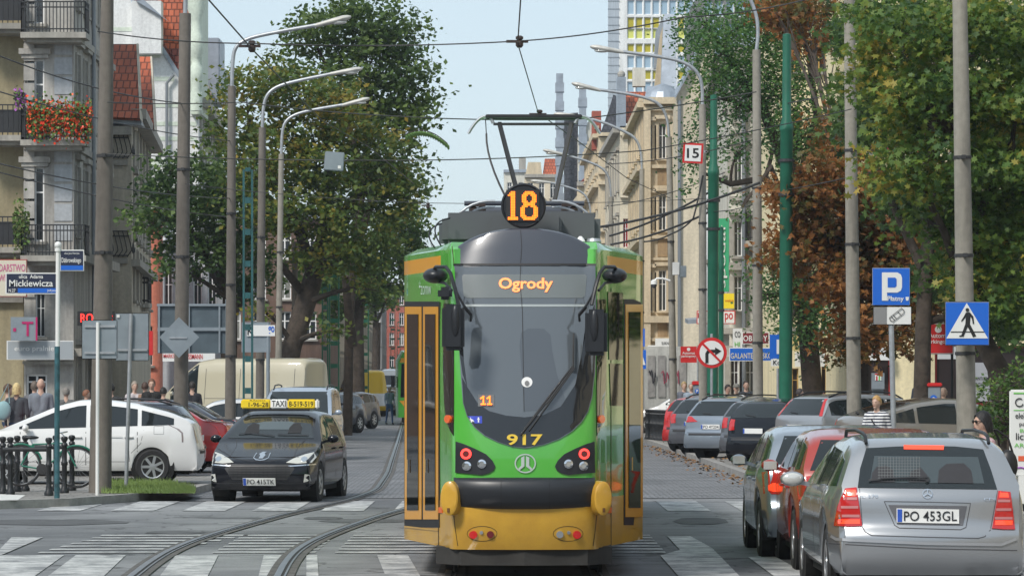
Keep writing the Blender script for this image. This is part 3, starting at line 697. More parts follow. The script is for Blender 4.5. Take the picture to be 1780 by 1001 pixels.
def resample(prof, step=.045):
    out = []
    for (x0, z0), (x1, z1) in zip(prof, prof[1:]):
        d = math.hypot(x1-x0, z1-z0); k = max(1, int(math.ceil(d/step)))
        out += [(x0+(x1-x0)*i/k, z0+(z1-z0)*i/k) for i in range(k)]
    out.append(prof[-1])
    for _ in range(3):
        out = [out[0]] + [((a[0]+2*b[0]+c[0])/4, (a[1]+2*b[1]+c[1])/4) for a, b, c in zip(out, out[1:], out[2:])] + [out[-1]]
    return out
SH = {
 'wagon': dict(L=4.54, W=1.74, prof=[(.10,.24),(.03,.34),(.0,.5),(.05,.64),(.25,.74),(.9,.86),(1.22,.93),(1.95,1.35),(2.3,1.43),(3.1,1.45),(3.9,1.41),(4.10,1.36),(4.40,.98),(4.45,.93),(4.47,.66),(4.54,.60),(4.54,.36),(4.46,.24)], ax=(.82,3.55), belt=(.90,.97), glass=(1.5,4.12), pil=(2.55,3.42), zws=(.97,1.36), zrw=(1.0,1.34)),
 'hatch': dict(L=4.0, W=1.68, prof=[(.10,.24),(.02,.34),(.0,.5),(.06,.64),(.3,.76),(.85,.9),(1.05,.96),(1.7,1.36),(2.0,1.42),(2.8,1.43),(3.45,1.37),(3.60,1.31),(3.86,.98),(3.90,.9),(3.94,.62),(4.0,.55),(4.0,.36),(3.93,.24)], ax=(.78,3.22), belt=(.93,1.0), glass=(1.35,3.5), pil=(2.2,2.95), zws=(1.0,1.37), zrw=(1.02,1.32)),
 'prius': dict(L=4.45, W=1.73, prof=[(.10,.22),(.02,.32),(.0,.5),(.08,.66),(.4,.80),(.95,.98),(1.9,1.38),(2.3,1.48),(2.7,1.49),(3.3,1.42),(3.9,1.27),(4.25,1.14),(4.34,1.06),(4.40,.8),(4.45,.6),(4.45,.38),(4.36,.24)], ax=(.88,3.58), belt=(.90,1.02), glass=(1.25,3.95), pil=(2.45,3.35), zws=(1.03,1.42), zrw=(1.16,1.4)),
 'peug': dict(L=4.21, W=1.75, prof=[(.12,.2),(.04,.28),(.0,.42),(.03,.60),(.10,.67),(.55,.81),(1.02,.94),(1.85,1.36),(2.1,1.43),(2.5,1.46),(3.2,1.43),(3.7,1.34),(4.05,1.04),(4.12,.9),(4.18,.6),(4.21,.5),(4.21,.34),(4.12,.22)], ax=(.86,3.47), belt=(.90,.98), glass=(1.35,3.75), pil=(2.4,3.2), zws=(.98,1.38), zrw=(1.08,1.36)),
 'sedan': dict(L=4.5, W=1.75, prof=[(.10,.24),(.02,.34),(.0,.5),(.05,.64),(.3,.74),(1.0,.88),(1.3,.94),(2.0,1.36),(2.3,1.42),(3.0,1.43),(3.4,1.37),(3.95,1.05),(4.38,1.0),(4.44,.95),(4.48,.62),(4.5,.55),(4.5,.36),(4.43,.24)], ax=(.85,3.5), belt=(.92,.99), glass=(1.55,3.7), pil=(2.6,), zws=(.98,1.37), zrw=(1.07,1.36)),
 'mpv': dict(L=4.2, W=1.8, prof=[(.10,.26),(.02,.36),(.0,.55),(.06,.74),(.35,.92),(.8,1.06),(1.5,1.66),(1.8,1.78),(2.8,1.81),(3.95,1.76),(4.06,1.68),(4.14,1.1),(4.17,.7),(4.2,.6),(4.2,.4),(4.14,.26)], ax=(.8,3.5), belt=(1.08,1.12), glass=(1.15,3.95), pil=(2.0,2.95), zws=(1.1,1.7), zrw=(1.15,1.62)),
 'van': dict(L=5.4, W=2.0, prof=[(.10,.3),(.02,.42),(.0,.7),(.06,.95),(.5,1.18),(.72,1.28),(1.5,2.1),(1.9,2.42),(2.4,2.5),(5.2,2.5),(5.35,2.4),(5.38,1.3),(5.4,.6),(5.4,.45),(5.34,.35)], ax=(.95,4.3), belt=(1.25,1.35), glass=(1.1,1.95), pil=(), zws=(1.32,2.08), zrw=(1.5,1.51)),
}
def make_wheel(root, x, y, r=.31, tw=.2, rim='alloy', spokes=7, steer=0.):
    s = 1 if y > 0 else -1
    w_ = empty('wheel', (x, y, r)); w_.parent = root; w_.rotation_euler = (0, 0, steer)
    mb = MB(); h = tw/2; mb.lathe([(r*.62, -h*.9), (r*.9, -h), (r*.98, -h*.8), (r, -h*.4), (r, h*.4), (r*.98, h*.8), (r*.9, h), (r*.66, h*.92), (r*.62, h*.6)], (0, 0, 0), 'Y', 28, close=True); mb.build('tyre', m_rubber, w_, smooth=40)
    mb = MB(); f = s*h*.72
    mb.lathe([(r*.66, s*h*.9), (r*.6, s*h*.85), (r*.58, s*h*.2)], (0, 0, 0), 'Y', 28)
    mb.f = [q_ for q_ in mb.f if len(q_) == 4]; mb.m = [0]*len(mb.f)
    for k in range(spokes):
        t = 2*math.pi*k/spokes; d = Vector((math.cos(t), 0, math.sin(t))); n = Vector((-math.sin(t), 0, math.cos(t)))
        mb.obox(d*(r*.34) + Vector((0, f, 0)), d*(r*.27), n*(r*.075), Vector((0, .012, 0)))
    mb.lathe([(.001, f+s*.02), (r*.15, f+s*.018), (r*.17, f)], (0, 0, 0), 'Y', 16)
    mb.build('rim', m_rim if rim == 'alloy' else m_steel, w_, smooth=40)
    mb = MB(); mb.lathe([(.001, f-s*.05), (r*.6, f-s*.05)], (0, 0, 0), 'Y', 24); mb.build('brake_disc', m_well, w_)
    return w_
def car(name, label, cat, shape, pm, loc, rz, group=None, wheels=True, hero='', plate=True, lights='rear', rails=False, tailc=None, roofc=None, mirror=True, windows=True, steer=0., bow=.13, tailpoly=None):
    S = SH[shape]; L, W = S['L'], S['W']; prof = resample(S['prof']); hw = W/2
    root = empty(name, loc, rz, label, cat, group)
    xf, xr = S['ax']; ra = .355 if shape != 'van' else .37
    bf, br_ = S['belt']
    def zsill(x):
        z = .24 if ra else .2
        d0 = abs(x-xf); d1 = abs(x-xr)
        for d in (d0, d1):
            if d < ra: z = max(z, .30 + math.sqrt(ra*ra - d*d))
        return z
    def plan(x):
        e = min(x, L-x); t = max(0, min(1, e/.9)); return hw*(.90 + .10*math.sin(t*math.pi/2))
    rows = []; TB = {'wagon': .52, 'peug': .52, 'hatch': .42, 'prius': .40, 'sedan': .45}.get(shape, .16)
    def sec(x, zt):
        w_ = plan(x); zb = zsill(x)
        # bumpers hug the ground at the ends
        belt = bf + (br_-bf)*x/L
        zsd = min(belt, zt - .012 - .05*min(1, max(0, (zt-.5))))
        zb = min(zb, zt-.004); zsd = max(zsd, zb+.002)
        h = max(0, zt - zsd); d = zsd - zb
        tuck = .97 if (abs(x-xf) < ra or abs(x-xr) < ra) else .93
        wr = .955*w_ - TB*max(0, h-.05)
        pts = [(w_*tuck, zb), (w_*.985, zb+.12*d), (w_, zb+.38*d), (w_*1.0, zb+.66*d), (w_*.985, zb+.86*d), (w_*.955, zsd)]
        for k in (.3, .6, .84): pts.append((.945*w_ + (wr-.945*w_)*k + .012*math.sin(k*3.1)*min(1, h*3), zsd+h*k))
        rc = min(.12, wr*.2)
        pts += [(wr-rc*.25, zt-h*.055-.004), (wr-rc, zt-h*.02), (wr*.66, zt-.0), (wr*.33, zt+.004*min(1,h*5)), (0, zt+.006*min(1, h*5))]
        return pts, w_
    for (x, z) in prof:
        pts, w_ = sec(x, z); ef = max(0, 1-x/1.2); er = max(0, 1-(L-x)/1.2); row = []
        for (y, zz) in pts:
            dx = bow*(abs(y)/hw)**2.6 * (ef**1.5 - er**1.5)*1.0
            row.append((x+dx, y, zz))
        rows.append(row)
    K = len(rows[0]); mb = MB()
    for row in rows:
        for (x, y, z) in row: mb.v.append((L/2 - x, y, z))
        for (x, y, z) in reversed(row[:-1]): mb.v.append((L/2 - x, -y, z))
    N = 2*K-1
    for i in range(len(rows)-1):
        for j in range(N-1): mb.f.append((i*N+j, i*N+j+1, (i+1)*N+j+1, (i+1)*N+j)); mb.m.append(0)
    mb.f.append(tuple(range(N))); mb.m.append(0); k0 = (len(rows)-1)*N; mb.f.append(tuple(range(k0+N-1, k0-1, -1))); mb.m.append(0)
    body = mb.build('body', pm, root, smooth=38)
    # dark underside
    mb = MB(); mb.box((-L/2+.25, -hw+.27, .17), (L/2-.25, hw-.27, .72))
    for sx in (xf, xr):
        for s in (-1, 1): mb.lathe([(.001, s*(hw-.30)), (ra+.03, s*(hw-.30)), (ra+.03, s*(hw-.035)), (ra-.0, s*(hw-.035))], (L/2-sx, 0, .31), 'Y', 20)
    mb.box((-L/2+xf*.9, -hw+.1, .16), (L/2-xf-.3, hw-.1, .3))
    mb.build('underbody', m_well, root)
    if wheels:
        for sx in (xf, xr):
            for s in (-1, 1): make_wheel(root, L/2-sx, s*(hw-.115), .31 if shape != 'van' else .34, steer=steer if sx == xf else 0)
    top = lambda x: np.interp(x, [p[0] for p in prof], [p[1] for p in prof])
    if windows:
        zc, zt_ = S['zws']; fx = [p for p in prof if zc <= p[1] <= zt_ and p[0] < L/2]
        def poly(z0, z1, fr):
            lo = []; 
            for z in np.linspace(z0, z1, 6):
                x = L*.3 if fr else L*.9
                belt = bf if fr else br_
                w_ = plan(x if fr else x)*(1.0); h = max(0, z+.02 - belt); wr = .945*w_ - TB*h
                lo.append((wr-.065, z))
            return [(-y, z) for y, z in lo] + [(y, z) for y, z in reversed(lo)]
        prf_ = Proj(body, root, 'front'); prr = Proj(body, root, 'rear')
        wsn = prf_.patch('windscreen', poly(zc+.02, zt_-.02, True), m_glass, root, .006, .07)
        if shape != 'van':
            z0, z1 = S['zrw']; rw = prr.patch('rear_window', poly(z0, z1, False), m_glass, root, .006, .07)
            mb = MB(); prr.line(mb, [(.02, z0+.03), (.3, z0+.06)], .018, .02, .1); mb.build('rear_wiper', m_black, rw)
        xa, xb = S['glass']; cuts = [xa] + [c for p_ in S['pil'] for c in (p_-.035, p_+.035)] + [xb]
        for s, kd in ((1, 'left'), (-1, 'right')):
            pj = Proj(body, root, kd)
            for c0, c1 in zip(cuts[::2], cuts[1::2]):
                xs = np.linspace(c0, c1, 9); lo = []; hi = []
                for x in xs:
                    b_ = bf + (br_-bf)*x/L + .035; t_ = float(top(x)) - .10
                    if t_ > b_ + .02: lo.append((L/2-x, b_)); hi.append((L/2-x, t_))
                if len(lo) > 2: pj.patch('side_window', lo + hi[::-1], m_glass, root, .005, .08)
            mb = MB()
            if hero or True:
                for x in cuts[1:-1:2] + [xa+.02]: pj.line(mb, [(L/2-x, .34), (L/2-x, bf+.02)], .012, .002, .1)
                if shape == 'van': [pj.line(mb, [(L/2-x, .5), (L/2-x, 2.2)], .015, .002, .15) for x in (2.2, 3.3, 5.0)]; pj.line(mb, [(L/2-2.2, 1.35), (L/2-5.2, 1.35)], .015, .002, .2); pj.line(mb, [(L/2-1.2, .7), (L/2-5.2, .7)], .08, .008, .2)
            if mb.f: mb.build('door_lines', m_trim, root, fixn=False)
            for x in (cuts[1] if len(cuts) > 2 else xa+.8,) + ((cuts[3],) if len(cuts) > 4 else ()):
                hm_ = MB(); q_ = pj.pt(L/2-x+.15, .83, .0)
                if q_ is not None: hm_.box((q_.x-.08, q_.y-.02, q_.z-.014), (q_.x+.08, q_.y+.02+.018*s, q_.z+.014)); hm_.build('door_handle', pm, root, bevel=.008)
            if mirror:
                mx = L/2-xa-.12; mb = MB(); my = s*(hw+.09); mz = bf+.09
                if shape == 'van': mz += .15
                mb.sph((mx, my, mz), (.055, .095, .065), 14); mb.bar((mx, s*(hw-.08), mz-.05), (mx, my, mz-.02), .04)
                mi_ = mb.build('wing_mirror', pm, root, smooth=50); mb = MB(); mb.obox((mx-.052, my, mz), (.008, 0, 0), (0, .07, 0), (0, 0, .045)); mb.build('mirror_glass', m_lens2, mi_, bevel=.004)
    zpl = {'mpv': .9, 'van': .9}.get(shape, .74)
    pr_ = Proj(body, root, 'rear'); pf_ = Proj(body, root, 'front')
    if not hero:
        for s in (1, -1):
            tp = tailpoly or ([(hw-.30, zpl+.02), (hw-.06, zpl+.0), (hw-.07, zpl+.26), (hw-.28, zpl+.24)] if shape not in ('mpv', 'van') else [(hw-.2, zpl-.1), (hw-.07, zpl-.1), (hw-.07, zpl+.3), (hw-.2, zpl+.3)])
            pr_.patch('tail_light', [(s*a_, b_) for a_, b_ in tp], tailc or m_tail, root, .008, .07)
            pf_.patch('headlight', [(s*a_, b_) for a_, b_ in [(hw-.48, .6), (hw-.10, .66), (hw-.12, .76), (hw-.3, .72), (hw-.46, .68)]], m_lens2, root, .008, .07)
        mb = MB(); pr_.line(mb, [(-hw+.2, zpl-.14), (hw-.2, zpl-.14)], .012, .002, .1); pr_.line(mb, [(-hw+.25, .56), (hw-.25, .56)], .05, .004, .1); pf_.line(mb, [(-.35, .60), (.35, .60)], .09, .004, .1); pf_.line(mb, [(-.5, .36), (.5, .36)], .12, .004, .1)
        mb.build('trim', m_trim, root, fixn=False)
    if plate:
        for kd, pj, zz in (('r', pr_, zpl), ('f', pf_, .44)):
            o_, d_ = pj.ray(0, zz); h_ = pj.b.ray_cast(o_, d_)
            if h_[0] is None: continue
            sx = -1 if kd == 'r' else 1; px_ = h_[0].x + sx*.022; mb = MB(); mb.box((px_-.006, -.26, zz-.057), (px_+.006, .26, zz+.057)); pl = mb.build('licence_plate', m_plate, root, bevel=.004)
            mb = MB(); u = Vector((0, -1, 0)) if kd == 'r' else Vector((0, 1, 0)); x2 = px_ + sx*.009; mb.quad((x2, -u.y*.255, zz-.05), (x2, -u.y*.215, zz-.05), (x2, -u.y*.215, zz+.05), (x2, -u.y*.255, zz+.05)); mb.build('plate_band', m_eu, pl)
            txt = plate if isinstance(plate, str) else None
            if txt: text_obj('plate_text', txt, (x2+sx*.001, -u.y*.195, zz-.036), u, (0, 0, 1), .43, .072, m_ink, pl, .004)
    if rails:
        for s in (-1, 1):
            yr = s*(hw-(.32 if shape == 'wagon' else .24)); zt0 = float(top(L*.62)); mb = MB(); xs = np.linspace(L/2-1.95 if shape != 'mpv' else L/2-1.7, -L/2+.55, 8)
            mb.tube([(x, yr, float(top(L/2-x)) + (.045 if 0 < i < 7 else -.01)) for i, x in enumerate(xs)], .018, 8); mb.build('roof_rail', m_black, root, smooth=40)
    return root, body, dict(S=S, L=L, hw=hw, top=top)

# --- the silver station wagon in front, rear view
merc, mbody, mi = car('station_wagon', 'silver station wagon with roof rails at the front right, seen from behind, brake lights on', 'car', 'wagon', p_silver, (3.63, 32.2+2.27, 0), R(90), 'cars queuing at the crossing', hero='m', plate=False, windows=False, mirror=False)
px = Proj(mbody, merc, 'px')
rw = px.patch('rear_window', [(1506, 779), (1560, 776), (1610, 775), (1660, 776), (1709, 781), (1722, 815), (1733, 850), (1610, 848.5), (1491, 847), (1495, 815)], m_glass, merc, .006, 9)
m_grid = mat('rear glass pale', (.05, .065, .07), .06, ior=1.7)
pw = Proj(rw, merc, 'px')
pw.patch('window_heater', [(1520, 792), (1700, 794), (1711, 840), (1512, 838)], m_grid, rw, .003, 12)
for q_ in ([(1514, 838), (1516, 822), (1524, 811), (1540, 809), (1552, 816), (1556, 838)], [(1630, 839), (1632, 817), (1645, 806), (1675, 805), (1688, 817), (1692, 840)], [(1580, 838), (1582, 820), (1600, 812), (1612, 826), (1614, 838)]): pw.patch('seat_back', q_, m_seat, rw, .006, 8)
mb = MB(); [pw.line(mb, [(x, 794), (x, 836)], .7, .0075) for x in range(1528, 1600, 5)]; [pw.line(mb, [(1526, y), (1600, y)], .6, .0075) for y in range(796, 836, 5)]; mb.build('dog_guard', mat('guard', (.14, .15, .15), .5), rw, fixn=False)
mb = MB(); px.add(mb, [(1571, 774), (1641, 775), (1640, 782), (1571, 781)], .012, 8); mb.build('brake_light', m_brake, merc)
mb = MB(); pw.line(mb, [(1510, 835.5), (1560, 832), (1612, 834)], 3, .02, 8); pw.line(mb, [(1530, 833), (1612, 831)], 2, .03, 8); mb.add(*[[pw.pt(*p, .02) for p in ell(1612, 834, 4, 5, 10)], [tuple(range(10))]]); mb.build('rear_wiper', m_black, rw, fixn=False)
for f, pts in ((0, [(1469, 849), (1489, 847), (1494, 880), (1499, 914), (1475, 915), (1451, 913), (1457, 880)]), (1, [(1735, 853), (1756, 855), (1760, 885), (1764, 920), (1745, 920), (1724, 918), (1730, 885)])):
    tl = px.patch('tail_light', pts, m_tail, merc, .012, 8); pt_ = Proj(tl, merc, 'px'); mb = MB()
    xl = lambda y, k: (np.interp(y, [847, 914], [1469, 1451]) if k == 0 else np.interp(y, [847, 914], [1489, 1499])) if not f else (np.interp(y, [853, 918], [1735, 1724]) if k == 0 else np.interp(y, [853, 918], [1756, 1764]))
    for y in (866, 881, 896): yy_ = y + 4*f; pt_.line(mb, [(xl(yy_, 0)+2, yy_), (xl(yy_, 1)-2, yy_)], 4.5, .004, 6)
    mb.build('lamp_band', mat('lamp pink band', (.5, .2, .2), .3), tl, fixn=False)
    y0 = 858 + 2*f; pt_.patch('lit_lamp', [(xl(y0, 0)+5, y0-7), (xl(y0, 1)-3, y0-7), (xl(y0, 1)-3, y0+4), (xl(y0, 0)+3, y0+4)], m_brake, tl, .006, 6); y0 = 906+2*f; pt_.patch('lit_lamp', [(xl(y0, 0)+4, y0-4), (xl(y0, 1)-3, y0-4), (xl(y0, 1)-3, y0+4), (xl(y0, 0)+4, y0+4)], m_brake, tl, .006, 6)
mb = MB(); px.line(mb, [(1499, 915), (1504, 924), (1515, 930), (1610, 933), (1700, 935), (1712, 932), (1722, 920)], 1.6, .003, 8); px.line(mb, [(1499, 912), (1494, 848)], 1, .003, 8); px.line(mb, [(1722, 918), (1734, 852)], 1, .003, 8)
px.line(mb, [(1537, 871), (1611, 872), (1687, 874), (1679, 916), (1670, 920), (1563, 917), (1555, 912), (1537, 871)], 1.3, .003, 8)
px.line(mb, [(1440, 944), (1610, 953), (1768, 956)], 1.5, .003, 10); mb.build('panel_gaps', mat('panel gap grey', (.06, .06, .065), .7), merc, fixn=False)
mb = MB(); px.add(mb, [(1544, 877), (1681, 879), (1674, 913), (1560, 911)], .004, 9); mb.build('plate_recess', mat('recess grey', (.14, .14, .15), .5, .4), merc)
mb = MB(); px.add(mb, [(1558.5, 883), (1667, 885), (1667, 910), (1558.5, 908)], .016, 12); pl = mb.build('licence_plate', m_plate, merc)
mb = MB(); px.add(mb, [(1560, 884.5), (1568, 884.7), (1568, 907), (1560, 907)], .021, 6); mb.build('plate_band', m_eu, pl)
mb = MB(); px.text(mb, 'PO 453GL', 1571, 905, 1663, 888, .024, .004); mb.build('plate_text', m_ink, pl, fixn=False)
mb = MB(); px.text(mb, 'C 270', 1496, 864.5, 1526, 859.5, .012, .01); mb.build('badge_text', m_chrome, merc, fixn=False); mb = MB(); px.text(mb, 'CDI', 1710, 869.5, 1730, 865, .012, .01); mb.build('badge_text', m_chrome, merc, fixn=False)
mb = MB(); a_ = [px.pt(*p, .015) for p in ell(1612, 858, 8.7, 8, 24)]; b_ = [px.pt(*p, .015) for p in ell(1612, 858, 7.5, 6.8, 24)]; mb.add(a_+b_, [(i, (i+1) % 24, 24+(i+1) % 24, 24+i) for i in range(24)])
for t in (-90, 30, 150): px.line(mb, [(1612, 858), (1612+7.5*math.cos(R(t)), 858+7*math.sin(R(t)))], 1.6, .016, 4)
mb.build('emblem', m_chrome, merc, fixn=False)
mb = MB(); px.line(mb, [(1436, 925), (1455, 937), (1610, 944), (1740, 946), (1766, 936)], 5, .012, 10); mb.build('bumper_strip', mat('car paint silver strip', (.42, .43, .45), .35, .5), merc, smooth=30)
# side glass, rails, mirror, handles
pl_ = Proj(mbody, merc, 'left'); pr2 = Proj(mbody, merc, 'right')
for pj in (pl_, pr2):
    for poly in ([(.75, .95), (-.18, .97), (-.28, 1.31), (.1, 1.33), (.35, 1.22)], [(-.25, .97), (-1.1, .985), (-1.15, 1.29), (-.33, 1.31)], [(-1.18, .985), (-1.78, 1.0), (-1.66, 1.22), (-1.2, 1.285)]): pj.patch('side_window', poly, m_glass, merc, .006, .08)
    mb = MB()
    for x in (-.22, -1.14): pj.line(mb, [(x, .35), (x, .95)], .012, .002, .1)
    for x in (-.0, -.95): hm_ = MB(); pj.line(hm_, [(x, .84), (x-.18, .845)], .035, .025, .05); hm_.build('door_handle', p_silver, merc, smooth=40)
    mb.build('door_lines', m_trim, merc, fixn=False)
for s in (1, -1):
    mb = MB(); mb.tube([(x, s*.535, z) for x, z in [(.2, 1.40), (.1, 1.46), (-.8, 1.475), (-1.5, 1.455), (-1.72, 1.43), (-1.8, 1.37)]], .016, 8); mb.build('roof_rail', m_black, merc, smooth=40)
    mb = MB(); mb.sph((.62, s*1.0, 1.0), (.06, .115, .07), 16); mb.bar((.62, s*.84, .95), (.62, s*.95, .97), .04); w2 = mb.build('wing_mirror', p_silver, merc, smooth=60); mb = MB(); mb.sph((.575, s*1.0, 1.0), (.03, .10, .058), 16); mb.build('mirror_glass', m_lens2, w2, smooth=60)
# --- red hatch and silver hatch ahead of it in the queue
tp = [(.56, .70), (.79, .68), (.80, .90), (.66, .98), (.60, .96)]
car('hatchback_car', 'orange red hatchback with black bumper between two silver cars in the queue', 'car', 'hatch', p_orangered, (3.68, 37.4+1.95, 0), R(90), 'cars queuing at the crossing', tailpoly=[(.60, .72), (.79, .70), (.80, .95), (.66, .97)])
c3, b3, i3 = car('hatchback_car', 'silver blue hatchback at the head of the queue with a lit tail lamp', 'car', 'hatch', p_blue, (3.52, 40.2+2, 0), R(90), 'cars queuing at the crossing', tailpoly=[(.50, .70), (.79, .70), (.80, 1.0), (.74, 1.08), (.64, .92)])
for o_ in [o for o in bpy.data.objects if o.parent and o.parent.name in ('hatchback_car', 'hatchback_car.001') and o.name.startswith('tail_light')]:
    pj = Proj(o_, o_.parent, 'rear'); s = 1 if sum(v.co.y for v in o_.data.vertices) > 0 else -1
    mb = MB(); pj.add(mb, [(s*.62, .73), (s*.76, .72), (s*.77, .82), (s*.62, .82)], .006, .05)
    if mb.f: mb.build('lit_lamp', m_brake, o_, fixn=False)
# --- taxi
taxi, tb, ti = car('taxi', 'black taxi with yellow and white roof sign coming towards the crossing', 'car', 'peug', p_black, (-3.80, 61.5, 0), R(-90-6), None, hero='t', plate=False, windows=True, steer=R(-3))
px = Proj(tb, taxi, 'front')
m_hl = mat('headlamp', (.5, .5, .46), .1, .3, coat=1, emis=(1, .95, .8), es=.12)
for s in (1, -1):
    hl = px.patch('headlight', [(s*.42, .63), (s*.60, .615), (s*.80, .63), (s*.835, .71), (s*.80, .785), (s*.68, .755), (s*.52, .69)], m_hl, taxi, .01, .06)
    ph = Proj(hl, taxi, 'front'); mb = MB(); ph.add(mb, ell(s*.69, .685, .05, .04, 14), .006, .04); mb.build('lamp_reflector', m_chrome, hl)
    mb = MB(); px.add(mb, [(s*.70, .32), (s*.80, .34), (s*.79, .44), (s*.72, .45)], .01, .05); mb.build('fog_lamp', m_lens2, taxi)
    mb = MB(); px.line(mb, [(s*.46, .575), (s*.7, .59), (s*.84, .60)], .018, .012, .06); mb.build('bumper_strip', m_chrome, taxi)
mb = MB(); px.add(mb, [(-.52, .60), (.52, .60), (.56, .53), (.44, .36), (-.44, .36), (-.56, .53)], .006, .06); gr = mb.build('grille', m_trim, taxi)
mb = MB(); [px.line(mb, [(-.5+.04*abs(z-.5)*5, z), (.5-.04*abs(z-.5)*5, z)], .014, .014, .08) for z in (.41, .45, .49, .53, .57)]; [px.line(mb, [(x, .38), (x, .58)], .008, .014, .08) for x in np.arange(-.42, .43, .07)]; mb.build('grille_bars', m_black, gr, fixn=False)
mb = MB(); px.add(mb, [(-.26, .275), (.26, .275), (.26, .39), (-.26, .39)], .022, .1); pl = mb.build('licence_plate', m_plate, taxi)
mb = MB(); px.add(mb, [(-.255, .28), (-.21, .28), (-.21, .385), (-.255, .385)], .027, .1); mb.build('plate_band', m_eu, pl)
mb = MB(); px.text(mb, 'PO 415TK', -.195, .297, .245, .370, .03, .004); mb.build('plate_text', m_ink, pl, fixn=False)
mb = MB(); px.line(mb, [(-.11, .775), (-.12, .70), (-.07, .672), (0, .665), (.07, .672), (.12, .70), (.11, .775)], .014, .012, .04); px.add(mb, [(-.035, .69), (.03, .69), (.05, .74), (.02, .77), (.05, .79), (-.02, .79), (-.06, .76), (-.03, .73)], .012, .03); mb.build('emblem', m_chrome, taxi, fixn=False)
mb = MB(); [px.line(mb, [(s*.52, .72), (s*.50, .86), (s*.56, .98)], .008, .002, .05) for s in (1, -1)]; px.line(mb, [(-.8, .845), (-.45, .70), (-.15, .655), (.15, .655), (.45, .70), (.8, .845)], .008, .002, .05); px.line(mb, [(-.75, .30), (.75, .30)], .012, .003, .08); mb.build('panel_gaps', m_seat, taxi, fixn=False)
mb = MB(); px.line(mb, [(.05, 1.03), (-.35, 1.07), (-.55, 1.06)], .014, .02, .06); px.line(mb, [(.6, 1.04), (.1, 1.05)], .014, .02, .06); mb.build('wiper', m_black, taxi, fixn=False)
wsn = [o for o in bpy.data.objects if o.parent == taxi and o.name.startswith('windscreen')][0]; pw = Proj(wsn, taxi, 'front')
pw.patch('windscreen_view', [(-.45, 1.2), (-.2, 1.27), (.25, 1.27), (.45, 1.2), (.42, 1.14), (-.42, 1.14)], mat('view through car', (.07, .09, .095), .08, ior=1.7), wsn, .003, .08)
for q_ in ([(.25, 1.08), (.25, 1.17), (.3, 1.24), (.4, 1.24), (.46, 1.17), (.46, 1.08)], [(-.46, 1.07), (-.44, 1.19), (-.36, 1.24), (-.26, 1.22), (-.22, 1.08)]): pw.patch('seat_back', q_, m_int, wsn, .006, .05)
# roof sign
sg = empty('roof_sign', (.15, 0, 1.475)); sg.parent = taxi
def rnd(name, x0, x1, m): mb = MB(); mb.box((-.07, x0, 0), (.07, x1, .155)); return mb.build(name, m, sg, smooth=30, bevel=.02)
m_sy = mat('sign yellow', (.80, .58, .02), .4, emis=(1, .7, .05), es=.02); m_sw = mat('sign white', (.8, .8, .78), .4)
rnd('sign_box', -.63, -.142, m_sy); rnd('sign_box', .142, .60, m_sy); rnd('sign_centre', -.139, .139, m_sw); rnd('sign_end', .602, .66, m_sw)
for t_, y0, w_, z0, h_ in (('1-96-28', -.5, .33, .03, .075), ('TAXI', -.115, .23, .035, .10), ('8-519-519', .17, .40, .035, .085), ('RADIO', -.48, .26, .125, .02)):
    text_obj('sign_text', t_, (.0725, y0, z0), (0, 1, 0), (0, 0, 1), w_, h_, m_ink, sg, .012)
mb = MB(); mb.box((-.05, -.5, -.04), (.05, .5, 0)); mb.build('sign_mount', m_black, sg)
# --- white hatchback side-on at the left
pr_car, prb, pi = car('hatchback_car', 'white hatchback with dark windows and alloy wheels parked side-on behind the bicycle', 'car', 'prius', p_white, (PX(347, 65.6)-2.2, 66.3, .12), R(180+2), 'cars parked on the left pavement', plate=False, tailpoly=[(.62, .72), (.82, .74), (.80, 1.05), (.70, 1.02)], tailc=mat('smoked lamp', (.3, .25, .25), .15, .2, coat=1))
pj = Proj(prb, pr_car, 'left'); mb = MB(); pj.line(mb, [(-.95, .40), (-.93, .9)], .012, .002, .1); pj.line(mb, [(-.93, .40), (.95, .40)], .01, .002, .1); pj.line(mb, [(-.98, .55), (-1.15, .72), (-1.2, .95)], .01, .002, .08); pj.line(mb, [(-1.55, .88), (-1.38, .88), (-1.38, 1.02), (-1.55, 1.02), (-1.55, .88)], .007, .002, .05)
mb.build('panel_gaps', mat('seam grey', (.2, .2, .2), .6), pr_car, fixn=False); mb = MB(); pj.line(mb, [(-.62, .84), (-.82, .84)], .03, .02, .1); pj.line(mb, [(.32, .84), (.12, .84)], .03, .02, .1); mb.build('door_handle', p_white, pr_car, fixn=False)
# --- other parked cars
def at(pxx, Y, z=0): return (PX(pxx, Y), Y, z)
GL = 'cars parked on the left pavement'; GR = 'cars parked at an angle on the right'
car('station_wagon', 'dark blue-grey estate parked right behind the white hatchback', 'car', 'wagon', p_navy, at(152, 72, .1), R(177), GL, rails=True)
car('sedan_car', 'red saloon parked beyond the white hatchback, only its boot showing', 'car', 'sedan', p_red, at(218, 75.5, .1), R(179), GL, wheels=False)
car('sedan_car', 'dark navy saloon parked behind the red one', 'car', 'sedan', p_navy, at(248, 81, .1), R(179), GL, wheels=False)
car('hatchback_car', 'white hatchback farther back on the left, parked below the tall concrete pole', 'car', 'hatch', p_white, at(395, 88, .1), R(180), GL, wheels=False)
car('hatchback_car', 'small light grey car with a pale rear window squeezed behind the white hatchback', 'car', 'hatch', p_silver, at(262, 68.8, .1), R(182), GL, wheels=False) if False else None
car('delivery_van', 'large beige van with a high roof parked across under the leaning tree', 'van', 'van', p_beige, (PX(408, 108), 108, .1), R(180-22), None, tailc=m_tail)
car('minivan', 'pale silver-blue minivan with black roof rails right behind the taxi', 'van', 'mpv', p_lblue, at(525, 93), R(-93), None, rails=True, wheels=True)
car('hatchback_car', 'dark hatchback parked at the left kerb beyond the minivan', 'car', 'hatch', p_navy, at(566, 139, .1), R(-115), GL)
